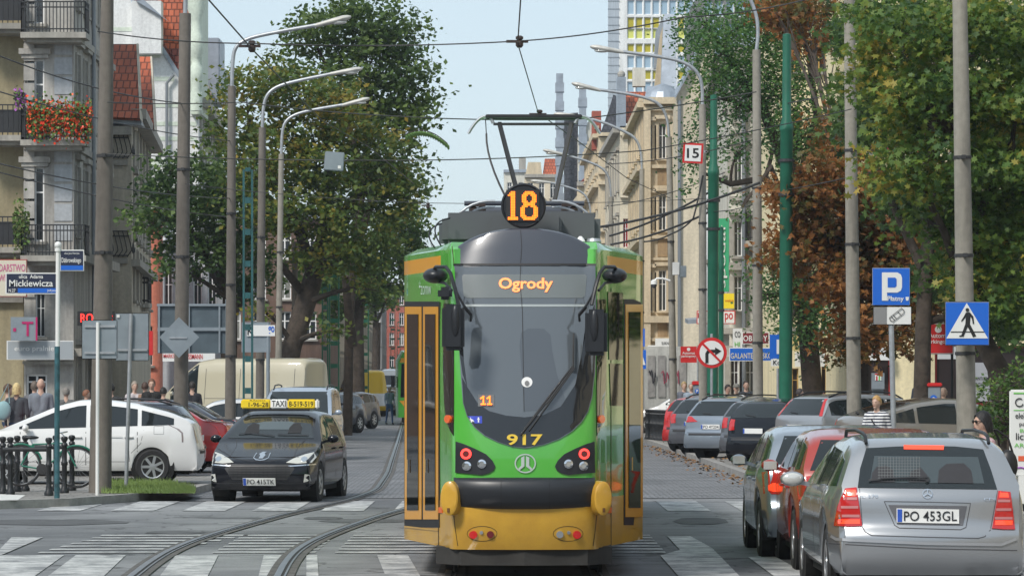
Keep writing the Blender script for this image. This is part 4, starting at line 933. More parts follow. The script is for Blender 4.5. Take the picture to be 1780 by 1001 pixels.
car('hatchback_car', 'black small car between the dark hatchback and the yellow van', 'car', 'hatch', p_grey, at(596, 152, .1), R(-115), GL)
dv, dvb, _ = car('delivery_van', 'yellow and white parcel van parked far along the left kerb', 'van', 'van', mat('car paint parcel yellow', (.75, .48, .01), .3, coat=1), at(630, 212, .1), R(104), None)
pj = Proj(dvb, dv, 'rear'); mb = MB(); pj.add(mb, [(-.9, .5), (.9, .5), (.9, 1.2), (-.9, 1.2)], .01, .2); mb.build('rear_door', p_white, dv)
for i, (pxx, Y, pm, lb) in enumerate(((655, 215, p_grey, 'grey car parked far down the left kerb'), (663, 245, p_navy, 'dark car beyond the far grey car'), (667, 280, p_red, 'small red car far down the street'), (671, 330, p_silver, 'silver car among the farthest parked row'), (674, 390, p_black, 'black car at the far end of the parked row'))):
    car('parked_car', lb, 'car', 'hatch', pm, at(pxx, Y, gz(Y)+.1), R(-110), GL, wheels=False, mirror=False, plate=False)
car('lorry', 'white box van driving far down the street beside the distant tram', 'van', 'van', p_white, at(682, 260, gz(260)), R(-91), None, wheels=False)
# right side, angled
car('hatchback_car', 'bright red hatchback, farthest of the angled row by the bollards', 'car', 'hatch', p_red, at(1262, 101, .12), R(52), GR)
car('station_wagon', 'dark grey estate between the red hatchback and the silver estate', 'car', 'wagon', p_grey, at(1290, 96.5, .12), R(52), GR, rails=True)
car('station_wagon', 'silver blue estate with plate showing in the angled row', 'car', 'wagon', p_blue, at(1322, 90, .12), R(54), GR, rails=True, plate='PO 4Y204', tailpoly=[(.38, .86), (.80, .84), (.80, 1.0), (.6, .98)])
car('hatchback_car', 'grey hatchback nosed in next to the silver blue estate', 'car', 'hatch', p_grey, at(1382, 86, .12), R(50), GR)
car('hatchback_car', 'black hatchback half hidden behind the silver hatchback of the queue', 'car', 'hatch', p_black, at(1400, 82, .12), R(50), GR)
car('estate_car', 'tall silver estate with red lamps up its pillars and black roof bars', 'car', 'wagon', p_silver, at(1520, 80, .22), R(35), GR, rails=True, tailpoly=[(.66, .98), (.74, .98), (.58, 1.34), (.52, 1.34)])
car('sedan_car', 'taupe saloon parked behind the woman in the striped shirt', 'car', 'prius', p_taupe, at(1650, 71, .12), R(22), GR, tailpoly=[(.66, .85), (.80, .85), (.76, 1.08), (.72, 1.08)])
car('sedan_car', 'dark car at the far right edge behind the dark-haired woman', 'car', 'sedan', p_black, at(1790, 60, .12), R(10), GR) if False else None
wc, wcb, _ = car('hatchback_car', 'white car with black side lettering, far off by the right bollards', 'car', 'hatch', p_white, at(1190, 133, .12), R(176), None)
pj = Proj(wcb, wc, 'left'); mb = MB(); pj.text(mb, 'DO ... PLUS', .6, .62, -.9, .78, .012, .02); mb.build('door_lettering', m_ink, wc, fixn=False)
car('sedan_car', 'black saloon behind the white lettered car', 'car', 'sedan', p_black, at(1200, 141, .12), R(178), None, wheels=False)
# ---------------------------------------------------------------- buildings
def stucco(name, c, var=.12, stain=.3, rough=.9):
    key = 'stucco ' + name
    if key in MATS: return MATS[key]
    m = bpy.data.materials.new(key); m.use_nodes = True; n = m.node_tree.nodes; l = m.node_tree.links; b = n['Principled BSDF']; b.inputs['Roughness'].default_value = rough
    tc = n.new('ShaderNodeTexCoord'); mp = n.new('ShaderNodeMapping'); mp.inputs['Scale'].default_value = (1.6, 1.6, .22); l.new(tc.outputs['Object'], mp.inputs[0])
    a = n.new('ShaderNodeTexNoise'); a.inputs['Scale'].default_value = 1.3; a.inputs['Detail'].default_value = 7; a.inputs['Roughness'].default_value = .65; l.new(mp.outputs[0], a.inputs[0])
    r1 = n.new('ShaderNodeValToRGB'); e = r1.color_ramp.elements; e[0].position = .3; e[0].color = lin(tuple(x*(1-stain) for x in c)); e[1].position = .62; e[1].color = lin(tuple(min(1, x*(1+var)) for x in c)); l.new(a.outputs[0], r1.inputs[0])
    f = n.new('ShaderNodeTexNoise'); f.inputs['Scale'].default_value = 9; f.inputs['Detail'].default_value = 4; l.new(tc.outputs['Object'], f.inputs[0])
    r2 = n.new('ShaderNodeValToRGB'); e = r2.color_ramp.elements; e[0].position = .3; e[0].color = (.86, .86, .86, 1); e[1].position = .7; e[1].color = (1.05, 1.05, 1.05, 1); l.new(f.outputs[0], r2.inputs[0])
    x = n.new('ShaderNodeMix'); x.data_type = 'RGBA'; x.blend_type = 'MULTIPLY'; x.inputs[0].default_value = 1; l.new(r1.outputs[0], x.inputs[6]); l.new(r2.outputs[0], x.inputs[7]); l.new(x.outputs[2], b.inputs['Base Color'])
    MATS[key] = m; return m
def tiles(name, c1, c2):
    key = 'tiles ' + name
    if key in MATS: return MATS[key]
    m = cobble(key, c1, c2, tuple(x*.35 for x in c1), .24, .3, 1.0); n = m.node_tree.nodes; l = m.node_tree.links
    br = [x for x in n if x.type == 'TEX_BRICK'][0]; tc = [x for x in n if x.type == 'TEX_COORD'][0]
    cx = n.new('ShaderNodeSeparateXYZ'); cm = n.new('ShaderNodeCombineXYZ'); l.new(tc.outputs['Object'], cx.inputs[0])
    ad = n.new('ShaderNodeMath'); ad.operation = 'ADD'; l.new(cx.outputs[0], ad.inputs[0]); l.new(cx.outputs[1], ad.inputs[1]) if False else None
    l.new(cx.outputs[0], cm.inputs[0]); l.new(cx.outputs[2], cm.inputs[1]); l.new(cm.outputs[0], br.inputs[0]); br.inputs['Mortar Size'].default_value = .03
    MATS[key] = m; return m
m_rtile = tiles('red', (.50, .12, .05), (.38, .085, .035)); m_rtile2 = tiles('old red', (.30, .07, .045), (.22, .055, .04)); m_slate = tiles('slate', (.055, .055, .065), (.035, .035, .045))
m_zinc = mat('zinc sheet', (.33, .37, .42), .45, .4, var=.2, vs=1.5); m_wfr = mat('window frame white', (.8, .8, .79), .5); m_bfr = mat('window frame brown', (.12, .06, .03), .6)
m_pane = mat('window pane', (.03, .035, .04), .06, ior=1.7); m_curt = mat('curtained pane', (.22, .22, .2), .15, var=.3, vs=.8); m_iron = mat('wrought iron', (.02, .021, .023), .6)
m_stone = stucco('stone trim', (.36, .34, .30)); m_gut = mat('gutter', (.25, .27, .29), .5, .5)
WIN = {}
def win_mesh(w_, h_, fm, pm, style=0):
    key = (round(w_, 2), round(h_, 2), fm.name, pm.name, style)
    if key in WIN: return WIN[key]
    mb = MB(); t = min(.07, w_*.1)
    mb.box((0, 0, 0), (t, .07, h_)); mb.box((w_-t, 0, 0), (w_, .07, h_)); mb.box((t, .002, 0), (w_-t, .07, t)); mb.box((t, .002, h_-t), (w_-t, .07, h_))
    if style != 2: mb.box((w_/2-t*.5, .004, t), (w_/2+t*.5, .068, h_-t))
    if style == 0: mb.box((t, .006, h_*.66-t*.4), (w_/2-t*.5, .066, h_*.66+t*.4)); mb.box((w_/2+t*.5, .006, h_*.66-t*.4), (w_-t, .066, h_*.66+t*.4))
    f = mb.build('window', fm); mb = MB(); mb.quad((t*.5, .04, t*.5), (w_-t*.5, .04, t*.5), (w_-t*.5, .04, h_-t*.5), (t*.5, .04, h_-t*.5)); p = mb.build('pane', pm, fixn=False)
    WIN[key] = (f.data, p.data); bpy.data.objects.remove(f); bpy.data.objects.remove(p); return WIN[key]
def wall(root, A, B, z0, z1, holes, m, fm=None, pm=None, style=0, depth=.22, sill=True, hood=False, name='wall', wl=None, cornices=(), trim=None, top=None):
    """vertical wall from A to B (left to right as seen from outside) with real openings"""
    A = Vector((A[0], A[1], 0)); B = Vector((B[0], B[1], 0)); d = (B-A); L = d.length; d.normalize(); n = Vector((d.y, -d.x, 0)); fm = fm or m_wfr; pm = pm or m_pane; trim = trim or m_stone
    org = root.location.copy() if root else Vector((0, 0, 0))
    pt = lambda u, z, o=0: A + d*u + Vector((0, 0, z)) + n*o - org
    us = sorted({0, L} | {round(h[0], 3) for h in holes} | {round(h[1], 3) for h in holes}); zs_ = sorted({z0, z1} | {round(h[2], 3) for h in holes} | {round(h[3], 3) for h in holes})
    mb = MB()
    for u0, u1 in zip(us, us[1:]):
        for a, b in zip(zs_, zs_[1:]):
            uc, zc = (u0+u1)/2, (a+b)/2
            if any(h[0] < uc < h[1] and h[2] < zc < h[3] for h in holes): continue
            mb.quad(pt(u0, a), pt(u1, a), pt(u1, b), pt(u0, b))
    for (u0, u1, a, b) in [h[:4] for h in holes]:
        D = -depth; mb.quad(pt(u0, a), pt(u0, a, D), pt(u0, b, D), pt(u0, b)); mb.quad(pt(u1, a, D), pt(u1, a), pt(u1, b), pt(u1, b, D)); mb.quad(pt(u0, b, D), pt(u1, b, D), pt(u1, b), pt(u0, b)); mb.quad(pt(u0, a), pt(u1, a), pt(u1, a, D), pt(u0, a, D))
    if top:                                       # gable polygon above, list of (u, z)
        mb.quad(*[pt(u, z) for u, z in top])
    o = mb.build(name, m, root, fixn=False)
    rot = math.atan2(d.y, d.x)
    for h in holes:
        u0, u1, a, b = h[:4]; p_ = h[4] if len(h) > 4 else pm
        md, pd = win_mesh(u1-u0, b-a, fm, p_, style); w_ = bpy.data.objects.new('window', md); col.objects.link(w_); w_.parent = root; w_.location = pt(u0, a, -.14); w_.rotation_euler = (0, 0, rot)
        q = bpy.data.objects.new('pane', pd); col.objects.link(q); q.parent = w_
    mb = MB()
    for h in holes:
        u0, u1, a, b = h[:4]
        if sill: mb.obox(pt((u0+u1)/2, a-.05, .04), d*((u1-u0)/2+.1), n*.1, (0, 0, .045))
        if hood: mb.obox(pt((u0+u1)/2, b+.28, .05), d*((u1-u0)/2+.18), n*.13, (0, 0, .08)); mb.obox(pt(u0-.1, (a+b)/2, .01), d*.09, n*.04, (0, 0, (b-a)/2)); mb.obox(pt(u1+.1, (a+b)/2, .01), d*.09, n*.04, (0, 0, (b-a)/2))
    for zc, hh, pp in cornices: mb.obox(pt(L/2, zc, pp/2-.01), d*(L/2+.01), n*(pp/2+.01), (0, 0, hh/2))
    if mb.f: mb.build('trim', trim, root)
    return pt, d, n, L
def grid(L, n, ww, floors, hh, off=0, pan=None):
    out = []; random.seed(int(L*31)+n)
    for z in floors:
        for i in range(n):
            c = L*(i+.5)/n + off; out.append((c-ww/2, c+ww/2, z, z+hh, random.choice([m_pane, m_pane, m_curt])))
    return out
def flat_roof(root, foot, z, m=None, t=.3, over=.25):
    org = root.location; c = sum((Vector((x, y, 0)) for x, y in foot), Vector())/len(foot); mb = MB()
    ps = []
    for x, y in foot:
        v = Vector((x, y, 0)); e = (v-c).normalized()*over; ps.append(v + e + Vector((0, 0, z)) - org)
    mb.prism(ps, (0, 0, t)); return mb.build('roof', m or m_zinc, root)
def shell(root, foot, z1, m, skip=()):
    """plain closed walls on the edges nobody sees"""
    org = root.location; mb = MB(); n = len(foot)
    for i in range(n):
        if i in skip: continue
        a = Vector((*foot[i], 0)) - org; b = Vector((*foot[(i+1) % n], 0)) - org; mb.quad(a, b, b+Vector((0, 0, z1)), a+Vector((0, 0, z1)))
    if mb.f: mb.build('rear_wall', m, root, fixn=False)
def bld(name, label, cx, cy): return empty(name, (cx, cy, gz(cy)), 0, label, 'building')
def balcony(root, c, w_, dep, z, n, d, kind='iron', label=None, part=True, slab=None):
    """c: centre on wall (x,y), n outward, d along"""
    org = root.location; c = Vector((c[0], c[1], z)) - org; mb = MB(); mb.obox(c + n*dep/2 - Vector((0, 0, .09)), d*w_/2, n*dep/2, (0, 0, .09)); mb.obox(c + n*dep*.4 - Vector((0, 0, .24)), d*w_*.42, n*dep*.4, (0, 0, .06))
    s = mb.build('balcony', slab or m_stone, root); mb = MB(); H = .95
    for e in (0, 1, 2):
        a, b = [(c - d*(w_/2-.03) + n*.02, c - d*(w_/2-.03) + n*(dep-.03)), (c - d*(w_/2-.03) + n*(dep-.03), c + d*(w_/2-.03) + n*(dep-.03)), (c + d*(w_/2-.03) + n*(dep-.03), c + d*(w_/2-.03) + n*.02)][e]
        for h in (.1, H*.82, H): mb.bar(a + Vector((0, 0, h)), b + Vector((0, 0, h)), .04)
        k = max(2, int((b-a).length/(.11 if kind == 'iron' else .15)))
        for i in range(k+1):
            p = a.lerp(b, i/k)
            if kind == 'bulge': o_ = ((a+b)/2 - c).normalized(); pts = [p + Vector((0, 0, .05)), p + n*.16 + Vector((0, 0, .28)), p + n*.12 + Vector((0, 0, .5)), p + Vector((0, 0, H))]; [mb.bar(x, y, .03) for x, y in zip(pts, pts[1:])]
            else: mb.bar(p + Vector((0, 0, .0)), p + Vector((0, 0, H)), .028)
        if kind == 'panel': mb.quad(a+Vector((0, 0, .12)), b+Vector((0, 0, .12)), b+Vector((0, 0, H*.8)), a+Vector((0, 0, H*.8)))
    mb.build('railing', m_iron, s); return s
# ---- left side
s_grey = stucco('grey', (.44, .42, .385), stain=.45); s_ochre = stucco('ochre', (.34, .29, .18)); s_cream = stucco('cream', (.52, .47, .38)); s_white = stucco('white', (.72, .73, .72), stain=.12); s_pink = stucco('salmon', (.68, .23, .15), stain=.15); s_pale = stucco('pale grey blue', (.42, .45, .47))
s_beige = stucco('beige', (.60, .50, .35), stain=.25); s_sand = stucco('sand', (.64, .56, .42), stain=.2); s_yel = stucco('pale yellow', (.76, .66, .42), stain=.12); s_ivory = stucco('ivory', (.62, .60, .52), stain=.18); s_brick = stucco('brown brick', (.16, .10, .075), stain=.4); s_redb = stucco('red brick', (.36, .10, .07), stain=.3); s_mgrey = stucco('mid grey', (.2, .2, .2), stain=.4)
# ochre building at the very left
Yb = 118.0; x = lambda p, Y: PX(p, Y); z = lambda p, Y: PZ(p, Y)
r = bld('brick_building', 'unseen dark brick house added left of the picture to darken tram reflections', x(-1900, 118), 119); fa = [(x(-3600, 118), 118), (x(-226, 118), 118), (x(-226, 118), 134), (x(-3600, 118), 134)]  # added out of view so the left tram doors reflect something dark
wall(r, fa[0], fa[1], 0, 19, [(i*3.2+1, i*3.2+2.2, z0_, z0_+2) for i in range(18) for z0_ in (1.2, 5.5, 9.1, 12.7)], s_brick); shell(r, fa, 19, s_brick, (0,)); flat_roof(r, fa, 19)
r = bld('tenement', 'ochre tenement at the very left edge with dark panelled balconies', x(-60, 119), 119)
pt, d, n, L = wall(r, (x(-220, 119), 119), (x(41, 119), 119), 0, 21, [(.8, 2.0, z0_, z0_+2) for z0_ in (5.5, 9.1, 12.7, 16.3)], s_ochre, cornices=[(4.6, .3, .2), (20.8, .5, .5)])
shell(r, [(x(-220, 119), 119), (x(41, 119), 119), (x(41, 119), 135), (x(-220, 119), 135)], 21, s_ochre, (0,)); flat_roof(r, [(x(-220, 119), 119), (x(41, 119), 119), (x(41, 119), 135), (x(-220, 119), 135)], 21)
for yb in (430, 236, 42): balcony(r, (x(5, 119), 119), 1.7, 1.3, z(yb, 118), n, d, 'panel')
# grey corner tenement
xc = x(128, Yb); x0 = x(42, Yb); foot = [(x0, Yb), (xc, Yb), (x(191, 129.5), 129.5), (x0, 129.5)]
r = bld('corner_tenement', 'weathered grey corner tenement with balconies above the laundry shop sign', (x0+xc)/2, 124)
pxw = lambda a, b, t, bt: (x(a, Yb)-x0, x(b, Yb)-x0, z(bt, Yb), z(t, Yb))
holes = [pxw(44, 77, 103, 232), pxw(44, 77, 290, 420), pxw(62, 78, 510, 585), pxw(45, 82, 650, 690) + (m_well,), pxw(44, 77, -60, 42)]
pt, d, n, L = wall(r, foot[0], foot[1], 0, 22, holes, s_grey, sill=True, cornices=[(z(612, Yb), .25, .25), (z(630, Yb), .1, .35), (z(446, Yb), .22, .2), (z(255, Yb), .18, .12)])
mb = MB()
for u in (.06,): 
    for k in range(24):
        zz = 4.6 + k*.62; mb.obox(pt(u+.1, zz+.27, .03), d*.17, n*.035, (0, 0, .27))
for (a, b, t) in ((38, 84, 90), (38, 84, 278)): mb.obox(pt((x(a, Yb)+x(b, Yb))/2-x0, z(t, Yb), .05), d*.5, n*.12, (0, 0, .09)); mb.obox(pt((x(a, Yb)+x(b, Yb))/2-x0, z(t+6, Yb)-.05, .03), d*.42, n*.08, (0, 0, .06))
mb.build('quoins', s_grey, r)
L2 = math.hypot(foot[2][0]-foot[1][0], foot[2][1]-foot[1][1])
hs = grid(L2, 5, .95, [z(420, 124), z(232, 124), z(42, 124)], 2.2) + grid(L2, 4, 1.2, [1.0], 1.9)
wall(r, foot[1], foot[2], 0, 22, hs, s_grey, hood=True, cornices=[(z(612, Yb), .25, .25), (z(446, Yb), .3, .35), (z(255, Yb), .18, .12), (z(66, Yb), .2, .2), (21.8, .5, .6)])
shell(r, foot, 22, s_grey, (0, 1)); flat_roof(r, foot, 22)
for yb, knd in ((247, 'iron'), (446, 'iron'), (62, 'iron')): balcony(r, ((x(100, Yb)), Yb), 2.05, 1.15, z(yb, Yb), n, d, knd)
mb = MB(); mb.tube([Vector((x(163, 122.6), 122.6, .1))-r.location, Vector((x(163, 122.6), 122.6, 21))-r.location], .07, 8); mb.build('downpipe', m_gut, r)
# pale vertical band of light plaster panels near the corner
for (a, b, t, bt) in ((93, 127, 76, 200), (93, 127, 262, 420), (20+24, 30+24, 400, 401)):
    if bt - t < 5: continue
    mb = MB(); zz = z(bt, Yb)
    while zz < z(t, Yb)-.3: mb.obox(pt((x(a, Yb)+x(b, Yb))/2-x0, zz+.3, .012), d*.28, n*.014, (0, 0, .27)); zz += .62
    mb.build('plaster_panels', stucco('light plaster', (.42, .44, .46), stain=.2), r)
# flower box with red geraniums on the balcony
def flowers(root, c, w_, dep, zc, hgt, cols, nleaf, nm='balcony_flowers', label=''):
    mb = MB(); random.seed(5); gl = mat('geranium leaves', (.07, .14, .02), .6, c2=(.14, .24, .05), vs=6); mats = [gl] + cols
    for i in range(nleaf):
        p = Vector((c[0] + random.uniform(-w_/2, w_/2), c[1] + random.uniform(-dep, dep), zc + random.gauss(0, .35)*hgt)); s = random.uniform(.03, .065)
        u = Vector((random.gauss(0, 1), random.gauss(0, 1), random.gauss(0, 1))).normalized()*s; v = u.cross(Vector((random.gauss(0, 1), random.gauss(0, 1), random.gauss(0, 1)))).normalized()*s
        k = 0 if random.random() < .58 else random.randint(1, len(cols)); q = p - Vector(root.location) if root else p
        mb.add([q-u, q-v, q+u, q+v], [(0, 1, 2, 3)], k)
    return mb.build(nm, mats, root, fixn=False)
fl = flowers(None, (x(104, 116.8), 116.7, 0), 2.0, .22, z(208, 116.7), .75, [mat('petals red', (.75, .05, .01), .5), mat('petals orange', (.8, .12, .03), .5)], 3600)
tag(fl, 'mass of red and orange geraniums hanging over the corner balcony railing', 'flowers')
fl = flowers(None, (x(36, 117), 116.9, 0), .35, .15, z(172, 117), .4, [mat('petals purple', (.4, .12, .45), .5)], 240); tag(fl, 'small purple flowers on the dark balcony beside the geraniums', 'flowers')
fl = flowers(None, (x(38, 117), 116.9, 0), .5, .15, z(395, 117), 1.1, [mat('petals dull', (.14, .16, .05), .5)], 500); tag(fl, 'green potted plant drooping over the lower left balcony', 'plant')
# cream house with two red tiled gables
r = bld('house', 'cream house with orange-red tiled roofs and bulging iron balconies, left of the street', x(215, 135), 137)
fa = [(x(186, 131), 131), (x(243-14, 131), 131), (x(262, 151), 151), (x(186, 131)-1, 151)]
wall(r, fa[0], fa[1], 0, z(225, 131), [], s_cream, cornices=[(z(228, 131), .3, .35)])
L2 = math.hypot(fa[2][0]-fa[1][0], 20)
wall(r, fa[1], fa[2], 0, z(222, 140), grid(L2, 6, 1.0, [z(530, 140), z(420, 140), z(310, 140)], 1.9), s_cream, hood=True, cornices=[(z(228, 140), .35, .5), (z(470, 140), .25, .3)])
shell(r, fa, z(225, 135), s_cream, (0, 1))
def slab(root, pts, m, name='roof', th=(0, .12, -.08)): mb = MB(); mb.prism([Vector(p) - root.location for p in pts], th); return mb.build(name, m, root)
slab(r, [P(186, 203, 130.5), P(243, 206, 130.5), P(237, 77, 135), P(190, 77, 135)], m_rtile); slab(r, [P(236, 222, 138.5), P(268, 224, 138.5), P(261, 99, 143), P(236, 99, 143)], m_rtile)
mb = MB(); mb.prism([P(243, 206, 130.4)-r.location, P(237, 76, 135)-r.location, P(240, 76, 135)-r.location, P(247, 212, 130.4)-r.location], (.0, .3, 0)); mb.prism([P(268, 224, 138.4)-r.location, P(261, 98, 143)-r.location, P(264, 98, 143)-r.location, P(272, 230, 138.4)-r.location], (0, .3, 0))
mb.build('gable_edge', s_cream, r)
slab(r, [P(186, 207, 130.8), P(246, 210, 130.8), P(270, 232, 150), P(186, 230, 150)], m_zinc, 'eaves', (0, 0, -.15))
nn = Vector((1, 0, 0)); dd = Vector((0, 1, 0))
for (pxx, py, Y) in ((203, 280, 131.5), (203, 450, 131.5)): balcony(r, (x(pxx, Y)-.55, Y), 1.2, 1.0, z(py, Y), Vector((1, 0, 0)), Vector((0, 1, 0)), 'bulge')
balcony(r, (x(243, 141)-.3, 141), 1.3, .7, z(527, 141), Vector((1, 0, 0)), Vector((0, 1, 0)), 'iron')
mb = MB(); mb.lathe([(.9, z(228, 133)), (.85, z(190, 133)), (.5, z(180, 133)), (.02, z(176, 133))], Vector((x(196, 133), 133, 0)) - r.location, 'Z', 14); mb.build('bay_dome', s_cream, r, smooth=40)
# white gabled house with green bands
Yw = 160.0; r = bld('gabled_house', 'tall white gabled house with pale green bands and red tiled roof', x(270, 168), 170)
gl_ = x(186, Yw); wr_ = x(345, Yw)
u = lambda p: x(p, Yw) - gl_
wall(r, (gl_, Yw), (wr_, Yw), 0, z(190, Yw), [(u(252), u(261), z(286, Yw), z(242, Yw))], s_white, top=[(0, z(190, Yw)), (u(345), z(190, Yw)), (u(343), z(168, Yw)), (u(228), z(4, Yw)), (u(215), z(-60, Yw)), (0, z(-60, Yw))])
mb = MB(); mg_ = stucco('pale green', (.60, .67, .57), stain=.1)
for py, x1 in ((50, 250), (96, 282), (136, 305), (182, 340), (214, 345), (240, 345), (283, 345), (326, 345)): mb.box((gl_, Yw-.02, z(py+5, Yw)), (x(x1-3, Yw), Yw-.003, z(py-2, Yw)))
mb.v = [tuple(Vector(v)-r.location) for v in mb.v]; mb.build('green_bands', mg_, r)
wall(r, (wr_, Yw), (x(385, 192), 192), 0, z(165, Yw), grid(32, 9, 1.1, [z(560, 170), z(460, 170), z(350, 170), z(245, 170)], 2), s_white, hood=True, cornices=[(z(178, Yw), .4, .5)])
shell(r, [(gl_, Yw), (wr_, Yw), (x(385, 192), 192), (gl_, 192)], z(190, Yw), s_white, (0, 1))
slab(r, [P(345, 178, 159.9), P(226, -10, 159.9), P(221, -10, 159.9), P(338, 182, 159.9)], m_zinc, 'verge', (0, .5, 0))
slab(r, [P(345, 172, 160), P(226, -10, 160), P(262, -60, 185), P(400, 160, 192)], m_rtile2, 'roof', (0, 0, -.2))
slab(r, [P(268, -40, 162), P(331, -40, 162), P(331, 140, 160.6), P(304, 110, 160.6), P(288, 80, 160.6), P(283, 78, 160.6)], m_rtile, 'roof', (0, .3, 0)); slab(r, [P(291, 85, 160.3), P(332, 85, 160.3), P(332, 155, 160.1), P(310, 118, 160.1)], m_rtile2, 'roof', (0, .25, 0))
mb = MB(); mb.box((x(283, 160), 159.2, z(96, 160)), (x(273, 160)-1.0, 160.2, z(5, 160))); mb.v = [tuple(Vector(v)-r.location) for v in mb.v]; dm = mb.build('dormer', s_white, r); slab(r, [P(236, 2, 159), P(276, 26, 159), P(290, 36, 159), P(250, 0, 159)], m_zinc, 'dormer_roof', (0, 1.5, .05))
mb = MB(); prof = [(.35, z(190, 158)), (.35, z(160, 158)), (.24, z(150, 158)), (.38, z(135, 158)), (.4, z(115, 158)), (.25, z(108, 158)), (.25, z(98, 158)), (.42, z(90, 158)), (.42, z(60, 158)), (.3, z(50, 158)), (.34, z(30, 158)), (.55, z(8, 158)), (.55, z(-40, 158))]
prof = [(q_[0]*.72, q_[1]) for q_ in prof]; mb.lathe(prof, Vector((x(341, 159), 159, 0)) - r.location, 'Z', 14); mb.box(*(Vector(v)-r.location for v in ((x(333, 160), 159.5, z(200, 160)), (x(352, 160), 163, z(-50, 160))))); mb.build('ornate_pinnacle', mg_, r, smooth=40)
mb = MB()
for (a, b, t, bt, Y) in ((360, 382, 66, 180, 172), (378, 394, 120, 180, 182)): mb.box(*(Vector(v)-r.location for v in ((x(a, Y), Y, z(bt, Y)), (x(b, Y), Y+3, z(t, Y)))))
mb.build('roof_dormer', m_zinc, r, bevel=.05)
mb = MB(); mb.tube([Vector((x(290, 159.8), 159.8, z(q, 159.8)))-r.location for q in (600, 145)] + [P(302, 130, 159.8)-r.location], .07, 8); mb.build('downpipe', m_gut, r)
# salmon house, pale grey-blue house, brown buildings beyond
r = bld('salmon_house', 'salmon pink house end wall beside the cream house', x(262, 152), 154); fa = [(x(250, 152), 152), (x(278, 152), 152), (x(283, 158), 158), (x(250, 152), 158)]
wall(r, fa[0], fa[1], 0, z(372, 152), [(.1, .35, 2.6, 4.2)], s_pink); wall(r, fa[1], fa[2], 0, z(372, 152), [], s_pink); shell(r, fa, z(372, 152), s_pink, (0, 1)); flat_roof(r, fa, z(372, 152), m_rtile, .2)
r = bld('townhouse', 'pale grey-blue townhouse behind the dark-leaved tree on the left', x(320, 158.5), 159); fa = [(x(279, 158.5), 158.5), (x(392, 158.5), 158.5), (x(410, 159.8), 159.8), (x(279, 158.5), 159.8)]
wall(r, fa[0], fa[1], 0, z(430, 158), [(i*.62+.15, i*.62+.5, z(560, 158), z(460, 158)) for i in range(4)], s_pale, sill=False); shell(r, fa, z(430, 158), s_pale, (0,)); flat_roof(r, fa, z(430, 158))
r = bld('brick_building', 'dark brown building seen under the crowns beyond the townhouse', x(440, 200), 205); fa = [(x(385, 200), 200), (x(560, 200), 200), (x(590, 225), 225), (x(385, 200), 225)]
wall(r, fa[0], fa[1], 0, z(380, 200), grid(5.4, 4, .7, [z(q, 200) for q in (590, 520, 450)], 1.5), s_brick); wall(r, fa[1], fa[2], 0, z(380, 200), grid(25, 6, .9, [z(q, 210) for q in (590, 520, 450)], 1.5), s_brick); shell(r, fa, z(380, 200), s_brick, (0, 1)); flat_roof(r, fa, z(380, 200))
r = bld('brick_building', 'red brick building closing the view far down the left of the street', x(680, 480), 490); fa = [(x(655, 480), 480), (x(707, 480), 480), (x(720, 510), 510), (x(655, 480), 510)]
g0 = gz(480); wall(r, fa[0], fa[1], g0-1, z(508, 480), grid(3.8, 3, .6, [z(q, 480) for q in (640, 600, 565, 530)], 1.6), s_redb); shell(r, fa, z(508, 480), s_redb, (0,)); flat_roof(r, fa, z(508, 480), m_rtile)
r = bld('office_block', 'smoke-grey block beside the far red brick building', x(640, 430), 440); fa = [(x(590, 430), 430), (x(664, 430), 430), (x(672, 470), 470), (x(590, 430), 470)]
wall(r, fa[0], fa[1], gz(430)-1, z(520, 430), grid(4.9, 4, .8, [z(q, 430) for q in (640, 600, 560)], 1.7), s_mgrey); wall(r, fa[1], fa[2], gz(430)-1, z(520, 430), grid(40, 8, 1.2, [z(q, 430) for q in (640, 600, 560)], 1.7), s_mgrey); shell(r, fa, z(520, 430), s_mgrey, (0, 1)); flat_roof(r, fa, z(520, 430))
r = bld('apartment_block', 'hazy pale block at the very end of the street', x(700, 620), 630); fa = [(x(664, 620), 620), (x(790, 620), 620), (x(790, 620), 650), (x(664, 620), 650)]
wall(r, fa[0], fa[1], gz(620)-1, z(560, 620), grid(12, 8, .9, [z(q, 620) for q in (645, 620, 590)], 1.6), s_mgrey); shell(r, fa, z(560, 620), s_mgrey, (0,)); flat_roof(r, fa, z(560, 620))
# ---- right side
XR = lambda Y: 9.5 - .022*(Y-110)
def rowhouse(name, label, Ya, Yb_, ztop, m, floors, nb, end=None, roofm=None, base=None, hood=True, cor=None, fm=None):
    """street-side house on the right from Ya (near) to Yb_ (far)"""
    xa, xb = XR(Ya), XR(Yb_); foot = [(xb, Yb_), (xa, Ya), (xa+9, Ya), (xb+9, Yb_)]
    r = bld(name, label, xa+3, (Ya+Yb_)/2); L = math.hypot(xa-xb, Ya-Yb_); g = gz(Ya)
    wall(r, foot[0], foot[1], 0, ztop, grid(L, nb, 1.15, floors, 2.0), m, hood=hood, cornices=[(ztop-.2, .4, .6), (4.3+g, .25, .3)] + [(f-.55, .16, .14) for f in floors], fm=fm)
    e = end or []; L = 9; wall(r, foot[1], foot[2], 0, ztop, e, m, cornices=[(ztop-.2, .4, .4)] + [(f-.55, .16, .14) for f in floors])
    shell(r, foot, ztop, m, (0, 1)); 
    o_ = r.location; mb = MB(); zz = ztop; rm = roofm or m_slate
    mb.prism([Vector((xa-.3, Ya-.3, zz)) - o_, Vector((xa+9, Ya-.3, zz)) - o_, Vector((xa+4.4, Ya+.4, zz+3.2)) - o_], Vector((xb-xa, Yb_-Ya, 0))); mb.build('roof', rm, r)
    return r, foot
